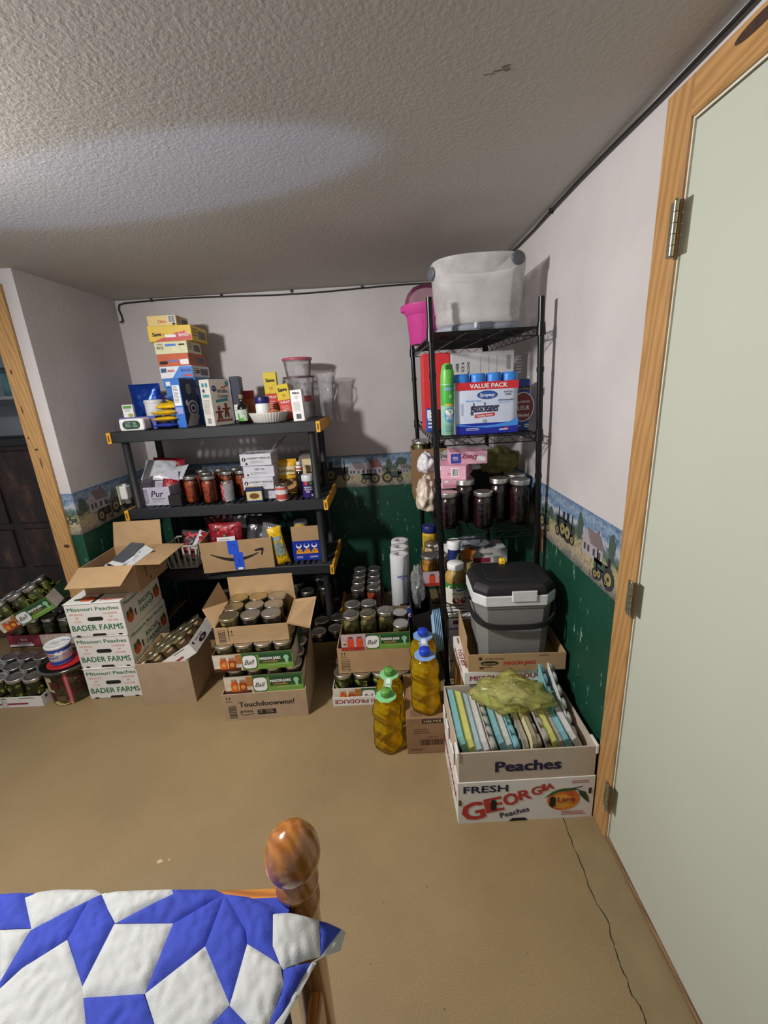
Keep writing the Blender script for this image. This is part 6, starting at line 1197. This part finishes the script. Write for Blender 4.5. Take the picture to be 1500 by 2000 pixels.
t = thing('mayonnaise_jar', 'yellow and blue labelled jar high at rack left', 'jar', (.225,2.385,A4+.08)); MB().lathe([(.040,0),(.042,.004),(.042,.10),(.036,.115)],mat('#cfa92c',.5,key='jar_yellow'),26).build('body', t); MB().lathe([(.040,.112),(.042,.114),(.042,.150),(.038,.154)],mat('#1d2768',.45,key='jar_navy'),26).build('lid', t); mb = MB(); c = Cyl((0,0,0),.0424,-PI/2-.2); mb.rect(c,-.01,.012,.02,.055,WHITE); mb.barcode(c,-.006,.015,.016,.04,seed=6); mb.lines(c,-.035,.06,.03,.095,4,mat('#8a6a14',.5,key='ochre2')); mb.build('label', t)
product('brown_box', 'small brown box under the yellow labelled jar', 'box', (.225,2.385,A4), .09, .09, .0796, CARD_DK)
def pr(mb, f, w, d, h): mb.text(f['f'],'Plus',w*.5,h*.35,.03,INKN,.008,.3); mb.ell(f['f'],.02,h*.75,.008,.008,GREY)
product('white_card_box', 'white box with dark script behind the applesauce', 'box', (.285,2.24,A4), .055, .06, .155, WHITE, 0, None, pr)
t = thing('orange_toy', 'orange star-shaped plush behind the cooler lid', 'toy', (.393,2.085,A4)); mb = MB(); st = [(math.cos(PI/2+k*PI/5)*(.045 if k % 2 == 0 else .024), math.sin(PI/2+k*PI/5)*(.045 if k % 2 == 0 else .024)) for k in range(10)]; mb.prism(Frame((0,-.012,.165),(1,0,0),(0,0,1)),st,-.02,.0,mat('#c77a24',.6,var=.2,key='plush_orange')); mb.build('star', t); MB().lathe([(.028,0),(.03,.004),(.03,.122)],mat('#b5a36a',.5,key='tan_jar'),20).build('body', t)
# low: white purple-lined boxes under the fourth shelf
def pr(mb, f, w, d, h): F = f['f']; mb.rect(F,.02,h*.72,w*.7,h*.84,mat('#4b2a6e',.5,key='violet_ink')); mb.rect(F,.02,h*.2,w*.5,h*.32,mat('#4b2a6e',.5,key='violet_ink')); mb.rect(F,0.001,h*.55,w-.001,h*.62,mat('#7d86b8',.5,key='pale_violet'))
for i in range(2): product('violet_lined_box', ['white box with violet print, lower, under the fourth shelf','white box with violet print, upper, under the fourth shelf'][i], 'box', (.335,1.93,A5+.18*i), .16, .20, .178, WHITE, 0, 'white boxes with violet print', pr)
# wooden shims hung by the right wall
t = thing('wood_shims', 'bundle of thin wooden shims by the right rack post', 'wood', (.668,1.808,.775))
for k in range(4): MB().rbox(-.006,.006,-.022+.010*k,-.013+.010*k,.004*k,.105,PINE,.0015).build('strip', t)

# ================================================================ FRONT RIGHT: COOLER STACK
t = thing('base_carton', 'brown carton at the bottom under the produce lid box', 'box', (.447,1.652,0)); MB().rbox(-.182,.182,-.105,.105,0,.335,CARD_DK,.003).build('body', t); mb = MB(); F = Frame((-.182,-.105,0),(1,0,0),(0,0,1)); mb.rect(F,.085,.0,.098,.335,mat('#4d3826',.9,key='seam_dark')); mb.rect(F,.262,.0,.270,.335,mat('#2b2018',.9,key='seam_black')); mb.build('seam', t)
t = thing('produce_box', 'white produce box with maroon lettering under cooler tray', 'box', (.450,1.622,.3355), .015); w, dd, h = .372, .265, .060
MB().rbox(-w/2,w/2,-dd/2,dd/2,0,h,WHITEC,.002).build('body', t); f = boxframes(-w/2,w/2,-dd/2,dd/2,0,h); mb = MB(); mb.text(f['f'],'MISSOURI PRODUCE',w*.48,.018,.032,INKM,.012,width=.31); T = f['t']; mb.text(T,'FRESH',.022,.10,.032,INKM,.008,width=.11,rot=PI/2); mb.ell(T,.055,.16,.018,.026,mat('#2f7a4a',.6,key='pepper_green')); mb.text(T,'E',.045,.235,.022,INKM,.01,rot=PI); L = f['l']; mb.text(L,'FRESH',dd*.5,.018,.03,INKM,.01,width=.15); mb.build('printing', t)
hl = MB(); 
for y0 in (.03,.205): hl.poly(T,[(.012,y0),(.018,y0-.004),(.021,y0+.04),(.015,y0+.044)],mat('#6a5236',.9,key='slot_brown'),.0010)
hl.build('slot', t)
t = thing('cooler_tray', 'brown jar tray holding the grey cooler', 'tray', (.482,1.625,.396), -.03); w, dd, h = .388, .285, .078; carton(t, w, dd, h, CARD, CARD_IN, .004)
b = MB().rbox(-w/2,-w/2+.004,-dd/2+.05,dd/2,h,h+.05,CARD,.001); b.build('raised_side', t)
F = Frame((-w/2,-dd/2,0),(1,0,0),(0,0,1)); mb = MB(); DKI = mat('#3c2a1c',.8,key='tray_ink'); mb.ell(F,.048,.060,.008,.008,DKI); mb.text(F,'Golden Harvest',.105,.055,.013,DKI,0,.3,width=.075); mb.ell(F,.085,.038,.036,.011,INK,.0006,28); mb.text(F,'Quart Jars',.085,.033,.012,CARD_LT,.01,width=.05,off=.0012); mb.text(F,'MASON JARS',.205,.030,.022,INKR,.018,width=.125); mb.lines(F,.28,.064,.33,.070,1,DKI); mb.lines(F,.045,.012,.11,.022,1,DKI); mb.rect(F,.045,.010,.062,.022,mat('#6a3a2a',.8,key='rust_ink')); mb.build('printing', t)
# cooler: tapered grey octagonal body, white collar, black lid and handle
t = thing('cooler', 'grey portable cooler with white collar and black lid', 'cooler', (.478,1.628,.4006), -.03)
GC_ = mat('#7e7d7b',.5,var=.05,vs=60,bump=.05,bs=200,key='cooler_grey')
def octo(w, d, c, z): return [(-w+c,-d,z),(w-c,-d,z),(w,-d+c,z),(w,d-c,z),(w-c,d,z),(-w+c,d,z),(-w,d-c,z),(-w,-d+c,z)]
def loft(mb, secs, m, cap=True, smooth=False):
    n = len(secs[0]); vs = [p for s_ in secs for p in s_]; fs = [(j*n+i,j*n+(i+1)%n,(j+1)*n+(i+1)%n,(j+1)*n+i) for j in range(len(secs)-1) for i in range(n)]
    if cap: fs += [tuple(range(n))[::-1], tuple(range((len(secs)-1)*n,len(secs)*n))]
    return mb.add(vs, fs, m, smooth)
loft(MB(),[octo(.136,.102,.036,0),octo(.139,.105,.038,.008),octo(.152,.118,.042,.262),octo(.157,.123,.044,.265),octo(.159,.125,.044,.276)],GC_).build('body', t)
CW = mat('#d3d5d6',.45,key='cooler_white'); CL = mat('#1a1a1c',.55,bump=.08,bs=300,key='cooler_lid')
loft(MB(),[octo(.159,.125,.044,.2765),octo(.163,.129,.046,.279),octo(.164,.130,.046,.318),octo(.161,.127,.045,.321)],CW).build('collar', t)
loft(MB(),[octo(.048,.008,.003,0),octo(.048,.008,.003,.040)],CW).warp(lambda v: v+V((.03,-.127,.300))).build('latch', t)
loft(MB(),[octo(.160,.126,.045,.3215),octo(.160,.126,.045,.336),octo(.156,.122,.045,.350),octo(.146,.113,.043,.360),octo(.132,.100,.04,.3635)],CL).build('lid', t); loft(MB(),[octo(.105,.072,.025,.3637),octo(.100,.067,.023,.3665)],CL).build('lid_panel', t)
hp = [(-.166,.0,.275)]+[(-.166*math.cos(a)-.004,-.142*math.sin(a)**.8 if math.sin(a) > 0 else 0,.275-.075*math.sin(a)) for a in [PI*k/20 for k in range(1,20)]]+[(.166,0,.275)]
hp = [(-.172*math.copysign(abs(math.cos(PI*k/24))**.55,math.cos(PI*k/24)), -.140*math.sin(PI*k/24)**.55, .262-.072*math.sin(PI*k/24)**.8) for k in range(25)]
mb = MB()
for a, b in zip(hp,hp[1:]): mb.bar(a,b,.007,.022,CL)
mb.build('handle', t)
for sx in (-1,1): MB().cyl((sx*.150,0,.262),(sx*.176,0,.262),.016,CL,16).build('handle_pivot', t)
MB().rbox(-.018,.010,.085,.112,.355,.385,YELL,.006).build('spout_cap', t, 'small yellow cap behind the lid')

# ================================================================ FRONT RIGHT: PEACH BOX WITH EGG CARTONS
t = thing('georgia_peach_box', 'white and kraft peach box full of egg cartons by the door', 'box', (.424,1.345,0), .012); w, dd = .482, .352
b = MB(); th = .005; h1, h2 = .186, .312
for a in ((-w/2,w/2,-dd/2,-dd/2+th),(-w/2,w/2,dd/2-th,dd/2),(-w/2,-w/2+th,-dd/2+th,dd/2-th),(w/2-th,w/2,-dd/2+th,dd/2-th)): b.box(*a,0,h1,WHITEC)
b.box(-w/2+th,w/2-th,-dd/2+th,dd/2-th,0,th,CARD_IN); b.build('lower_box', t)
b = MB()
for a in ((-w/2+.004,w/2-.004,-dd/2+.003,-dd/2+th+.003),(-w/2+.004,w/2-.004,dd/2-th-.003,dd/2-.003),(-w/2+.004,-w/2+th+.004,-dd/2+th+.003,dd/2-th-.003),(w/2-th-.004,w/2-.004,-dd/2+th+.003,dd/2-th-.003)): b.box(*a,h1,h2,KRAFT_PALE)
b.build('upper_box', t)
for sx in (-1,1): MB().rbox(sx*(w/2-.002)-.004,sx*(w/2-.002)+.004,-dd/2,-dd/2+.05,h2-.03,h2+.006,WHITEC,.001).build('corner_tab', t)
for y0 in (-.10,.02,.10): MB().rbox(-w/2-.004,-w/2+.001,y0,y0+.05,h1-.02,h1+.055,WHITEC,.001).build('side_tab', t)
F = Frame((-w/2,-dd/2,0),(1,0,0),(0,0,1)); F2 = Frame((-w/2,-dd/2+.003,0),(1,0,0),(0,0,1)); mb = MB()
mb.text(F2,'Peaches',.245,.226,.062,INKN,.026,width=.225); RD = mat('#b8322c',.6,key='georgia_red')
mb.text(F,'FRESH',.098,.140,.042,INKN,.022,width=.155)
x = .022
for k, ch in enumerate('GEORGIA'):
    s_ = (.112,.090,.074,.061,.051,.043,.039)[k]; wd = s_*(.70 if ch != 'I' else .30); mb.text(F,ch,x+wd/2,.018+(x-.02)*.41,s_,RD,.022,width=wd*.96,rot=.20,off=.0012); x += wd*1.02
mb.text(F,'Peaches',.205,.030,.034,INKN,.014,width=.105,rot=.25)
PG, nt, p = nodemat('printed_peach'); v = coords(nt); n1 = tex(nt,'ShaderNodeTexNoise',9,v,Detail=2); r = ramp(nt,[(.35,'#a8301c'),(.5,'#c9561e'),(.65,'#dc8a2c')]); nt.links.new(n1.outputs['Fac'],r.inputs['Fac']); nt.links.new(r.outputs['Color'],p.inputs['Base Color']); p.inputs['Roughness'].default_value = .6
mb.ell(F,.375,.088,.058,.050,PG,.0008,36); mb.ell(F,.368,.080,.040,.032,mat('#dd9a3a',.6,var=.1,key='peach_gold'),.0010,30)
mb.poly(F,[(.305,.098),(.335,.126),(.37,.138),(.41,.138),(.43,.128),(.40,.127),(.36,.124),(.335,.112)],LEAF,.0012); mb.poly(F,[(.425,.128),(.450,.120),(.462,.095),(.468,.065),(.448,.085),(.432,.105)],mat('#24402c',.6,key='leaf_dark'),.0013); mb.poly(F,[(.40,.132),(.44,.142),(.442,.145),(.40,.138)],mat('#24402c',.6,key='leaf_dark'),.0014)
mb.text(F,'Lane',.385,.078,.034,INKM,.010,width=.06,off=.0016); mb.rect(F,.36,.070,.415,.0715,INK,.0016)
mb.lines(F,.40,.155,.475,.170,2,RD); mb.lines(F,.37,.012,.47,.032,3,RD); mb.build('printing', t)
hh = MB(); 
for x_ in (.125,.335): hh.poly(F,[(x_,.055),(x_+.012,.062),(x_+.012,.098),(x_,.106),(x_-.009,.098),(x_-.009,.062)],DARK,.0022)
hh.poly(F,[(.182,.0005),(.195,.014),(.240,.014),(.252,.0005)],DARK,.0014); hh.rect(F,.002,.085,.012,.11,mat('#5c4630',.9,key='slot'),.0014); hh.rect(F,.462,.11,.472,.135,mat('#2a221a',.9,key='slot_dark'),.0014); hh.build('hand_hole', t)
L = Frame((-w/2,dd/2,0),(0,-1,0),(0,0,1)); mb = MB(); mb.text(L,'FRESH GEORGIA',dd*.5,.07,.05,RD,.02,width=.30); mb.text(L,'Peaches',dd*.55,.02,.03,INKN,.01); mb.build('side_printing', t)
# egg cartons filed on edge, length running back
def egg_mesh(m, lid=True):
    mb = MB(); Lc, Wd = .30, .105
    if lid:   # smooth lid: shallow tapered tray with rounded ends
        loft(mb,[octo(Lc/2,Wd/2,.02,0),octo(Lc/2-.004,Wd/2-.004,.02,.004),octo(Lc/2-.012,Wd/2-.012,.018,.020),octo(Lc/2-.018,Wd/2-.018,.016,.0225)],m)
    else:     # cup side: two rows of six tapered cups on a flange
        loft(mb,[octo(Lc/2,Wd/2,.02,0),octo(Lc/2,Wd/2,.02,.004)],m)
        for i in range(6):
            for j in (-1,1): mb.lathe([(.0252,.002),(.0245,.010),(.020,.0205),(.0165,.022)],m,8,c=(-Lc/2+.025+.05*i,j*.0255,0),cap0=False)
    return mb
EC = dict(teal='#7fb6bf', white='#d3d3d0', grey='#a9a59c', yellow='#cfcf74', cream='#d2c7a0', paleblue='#a9c0c8', pulp='#b3ab9f')
ecm = {k: mat(c,.6,var=.06,vs=50,bump=.1,bs=150,key='egg_'+k) for k, c in EC.items()}
SEQ = [('teal',1,.36),('yellow',1,.34),('paleblue',1,.33),('white',1,.32),('grey',0,.34),('teal',1,.36),('white',1,.30),('teal',0,.28),('grey',1,.06),('cream',1,-.02),('pulp',0,.20),('grey',0,.30),('yellow',1,.36),('grey',1,.42),('teal',1,.46),('white',1,.52)]
x = .214
for i, (cn, lid, tilt) in enumerate(SEQ):
    o = thing('egg_carton', f'{cn.replace("paleblue","pale blue").replace("pulp","tan pulp")} egg carton filed on edge in the peach box, {["leftmost","second from left","third from left","fourth from left","fifth from left","sixth from left","seventh from left","eighth from left","eighth from right","seventh from right","sixth from right","fifth from right","fourth from right","third from right","second from right","rightmost"][i]}', 'egg carton', (x,1.36+random.uniform(-.014,.014),.272+random.uniform(-.018,.016)), 0, 'egg cartons filed in the peach box')
    R0 = Matrix.Rotation(-tilt,3,'Y') @ Matrix(((0,0,1),(1,0,0),(0,1,0)))         # length along y, width up, thickness along x
    o.rotation_euler = R0.to_euler()
    egg_mesh(ecm[cn], lid).build('lid' if lid else 'cup_side', o)
    if i == 14: mb = MB(); Fq = Frame((-.10,-.03,.0230),(0,1,0),(-1,0,0)); mb.text(Fq,'H 9',.03,-.03,.03,INK,.004); mb.build('pen_mark', o)
    if i == 9: mb = MB(); Fq = Frame((-.10,-.03,.0230),(0,1,0),(-1,0,0)); mb.rect(Fq,.01,-.05,.05,-.01,mat('#8f8a60',.6,key='egg_stamp')); mb.text(Fq,'EGGS',.03,-.035,.014,INK,.004); mb.build('pen_mark', o)
    x += .0262
# pair of cartons standing higher at the back and the yellow bag
o = thing('egg_carton', 'white egg carton standing upright at the back by green wall', 'egg carton', (.612,1.405,.315), 0, 'egg cartons filed in the peach box'); o.rotation_euler = (Matrix.Rotation(-.12,3,'Y') @ Matrix.Rotation(.6,3,'X') @ Matrix(((0,0,1),(1,0,0),(0,1,0)))).to_euler(); egg_mesh(ecm['white'],False).build('cup_side', o)
o = thing('egg_carton', 'teal egg carton standing upright at the back beside white one', 'egg carton', (.572,1.405,.31), 0, 'egg cartons filed in the peach box'); o.rotation_euler = (Matrix.Rotation(-.08,3,'Y') @ Matrix.Rotation(.6,3,'X') @ Matrix(((0,0,1),(1,0,0),(0,1,0)))).to_euler(); egg_mesh(ecm['teal'],False).build('cup_side', o)
t = thing('yellow_bag', 'translucent yellow carrier bag lying on the egg cartons', 'bag', (.435,1.388,.362), -.1)
yb = blob(YBAG,.140,.080,.055,21,.34,2.6,64,36); yb.warp(lambda v: V((v.x, v.y, v.z*(1-.45*abs(v.x)/.17)+.018*math.exp(-(v.x/.03)**2)))); yb.build('film', t)
blob(mat('#8e8c84',.4,var=.5,vs=40,bump=.5,bs=60,key='bag_contents'),.085,.045,.024,31,.35,3).build('contents', t)

# ================================================================ BED, FRONT LEFT
HONEY = wood('honey_pine', ('#85501f','#9a6029','#b07636'), 'Z', 1.1, .22, .8)
bed = thing('bed', 'varnished pine bed with a round post finial', 'bed', (-.222,.602,0))
pk_ = MB().lathe([(.036,0),(.036,.54),(.040,.55),(.041,.575),(.034,.585),(.033,.598),(.042,.606),(.043,.618),(.036,.630),(.028,.640)],HONEY,32); pk_.build('post', bed)
n = 20; MB().lathe([(.053*math.sin(PI*(k+.0001)/n)*(1-.10*math.cos(PI*k/n)*-1), .690-.058*math.cos(PI*k/n)) for k in range(1,n)],HONEY,36).build('finial', bed, 'glossy egg-shaped finial')
MB().rbox(-1.4,-.036,-.016,.012,.34,.578,wood('honey_pine_x',('#8a4f1c','#b5742f','#cf9140'),'X',1.8,.3,.5),.004).build('footboard', bed)
MB().rbox(.005,.032,-1.9,-.04,.18,.36,wood('honey_pine_y',('#7a4419','#a4652a','#bf8138'),'Y',1.8,.3,.4),.004).build('side_rail', bed)
MB().rbox(-1.42,-.02,-1.9,-.06,.30,.575,mat('#3c3a48',.8,key='mattress_cover'),.03).build('mattress', bed)
qt = thing('quilt', 'blue and white patchwork star quilt over the bed corner', 'quilt', (0,0,0))
def QS(x, y):
    z = .605
    if x > -.26: z -= 3.6*(x+.26)**2 if x < -.16 else .036+(x+.16)*1.1
    if y > .575: z -= ((y-.575)/.04)**2*.012
    return z
QB = [[(-.825,.611),(-.744,.61),(-.763,.599),(-.706,.545),(-.765,.545)],[(-.704,.542),(-.626,.588),(-.624,.526),(-.676,.487),(-.693,.463),(-.7,.471)],[(-.626,.588),(-.61,.599),(-.578,.57),(-.551,.546),(-.552,.46),(-.624,.526)],[(-.55,.547),(-.464,.593),(-.472,.603),(-.386,.599),(-.36,.588),(-.44,.543)],[(-.36,.588),(-.366,.507),(-.441,.448),(-.44,.543)],[(-.36,.588),(-.301,.528),(-.292,.508),(-.296,.431),(-.366,.507)],[(-.36,.588),(-.312,.581),(-.266,.565),(-.227,.554),(-.257,.551),(-.246,.504),(-.228,.48),(-.292,.508),(-.301,.528)],[(-.541,.446),(-.443,.448),(-.39,.395),(-.50,.395)],[(-.296,.43),(-.24,.395),(-.33,.395)],[(-.222,.474),(-.178,.492),(-.21,.424),(-.232,.395),(-.216,.455)],[(-.174,.553),(-.136,.559),(-.165,.503)]]
QW = [[(-.763,.599),(-.744,.61),(-.71,.617),(-.631,.611),(-.61,.599),(-.626,.588),(-.704,.542),(-.706,.545)],[(-.611,.6),(-.581,.605),(-.477,.604),(-.472,.603),(-.464,.593),(-.55,.547),(-.578,.57)],[(-.764,.544),(-.705,.544),(-.7,.471)],[(-.624,.525),(-.552,.46),(-.541,.446),(-.50,.395),(-.67,.395),(-.692,.462),(-.676,.487)],[(-.551,.546),(-.44,.543),(-.441,.448),(-.541,.446),(-.552,.46)],[(-.366,.507),(-.296,.431),(-.33,.395),(-.39,.395),(-.441,.448)],[(-.292,.508),(-.227,.479),(-.216,.455),(-.232,.395),(-.24,.395),(-.296,.43)],[(-.257,.551),(-.227,.554),(-.174,.553),(-.165,.503),(-.222,.474),(-.228,.48),(-.246,.504)],[(-.136,.559),(-.128,.559),(-.135,.527),(-.174,.493),(-.178,.492),(-.165,.503)],[(-.178,.492),(-.17,.494),(-.202,.423),(-.215,.395),(-.232,.395),(-.21,.424)]]
for i in range(8):                                   # patches that carry on outside the picture
    x0 = -1.5+.165*i
    for j in range(3):
        y1, y0 = .393-.13*j, .393-.13*(j+1); q = [(x0,y1),(x0+.163 if i < 7 else -.235,y1),(x0+.163 if i < 7 else -.235,y0+.002),(x0,y0+.002)]; (QB if (i+j) % 2 else QW).append(q)
QB.append([(-1.2,.61),(-.828,.611),(-.768,.543),(-1.2,.5)]); QW.append([(-1.2,.498),(-.768,.541),(-.703,.47),(-.673,.397),(-1.2,.397)])
def seg_d(p, a, b):
    ab = b-a; t_ = max(0,min(1,(p-a).dot(ab)/max(1e-12,ab.length_squared))); return (p-(a+ab*t_)).length
def patch(poly, m, step=.0055):
    P = [V(q) for q in poly]; fine = max((a-b).length for a in P for b in P) > .3
    if fine: step = .02
    bd = []
    for a, b in zip(P, P[1:]+P[:1]):
        k = max(1,int((b-a).length/step)); bd += [a.lerp(b,i/k) for i in range(k)]
    nb = len(bd); xs = [p.x for p in P]; ys = [p.y for p in P]; inner = []
    def inside(p):
        c = False
        for a, b in zip(P, P[1:]+P[:1]):
            if (a.y > p.y) != (b.y > p.y) and p.x < (b.x-a.x)*(p.y-a.y)/(b.y-a.y)+a.x: c = not c
        return c
    dist = lambda p: min(seg_d(p,a,b) for a, b in zip(P, P[1:]+P[:1]))
    y = min(ys)+step/2; r_ = 0
    while y < max(ys):
        x = min(xs)+step*(.25 if r_ % 2 else .75)
        while x < max(xs):
            p = V((x,y))
            if inside(p) and dist(p) > step*.45: inner.append(p)
            x += step
        y += step*.87; r_ += 1
    vs, _, fs, *_ = delaunay_2d_cdt(bd+inner, [], [list(range(nb))], 1, 1e-7)
    out = []
    for p in vs:
        d_ = dist(p); pf = .0065*(1-math.exp(-d_/.007))
        wr = .0065*abs(noise.noise(V((p.x*34,p.y*34,1.7))))+.0036*noise.noise(V((p.x*90+p.y*40,p.y*70,4)))
        out.append((p.x, p.y, QS(p.x,p.y)+pf+wr*min(1,d_/.006)))
    mb = MB(); fs = [tuple(f) for f in fs]
    mb.add(out, fs, m, True); return mb
QBL = mat('#2f41a8',.85,var=.10,vs=12,bump=.3,bs=420,key='quilt_blue'); QWH = mat('#b7bab9',.85,var=.04,vs=12,bump=.25,bs=420,key='quilt_white')
for L_, m in ((QB,QBL),(QW,QWH)):
    for poly in L_: patch(poly, m).build('patch', qt)
bk = MB(); nx, ny = 60, 26; vs = []                  # batting and backing under the patches
for j in range(ny+1):
    for i in range(nx+1):
        x = -1.45+(1.22)*i/nx; y = -.02+(.60)*j/ny; vs.append((x,y,QS(x,y)-.003))
nb = len(vs); vs += [(x,y,z-.010) for x,y,z in vs]; fs = [(j*(nx+1)+i,j*(nx+1)+i+1,(j+1)*(nx+1)+i+1,(j+1)*(nx+1)+i) for j in range(ny) for i in range(nx)]; fs += [tuple(nb+q for q in f[::-1]) for f in fs]
bk.add(vs, fs, QBL, True); bk.build('backing', qt)
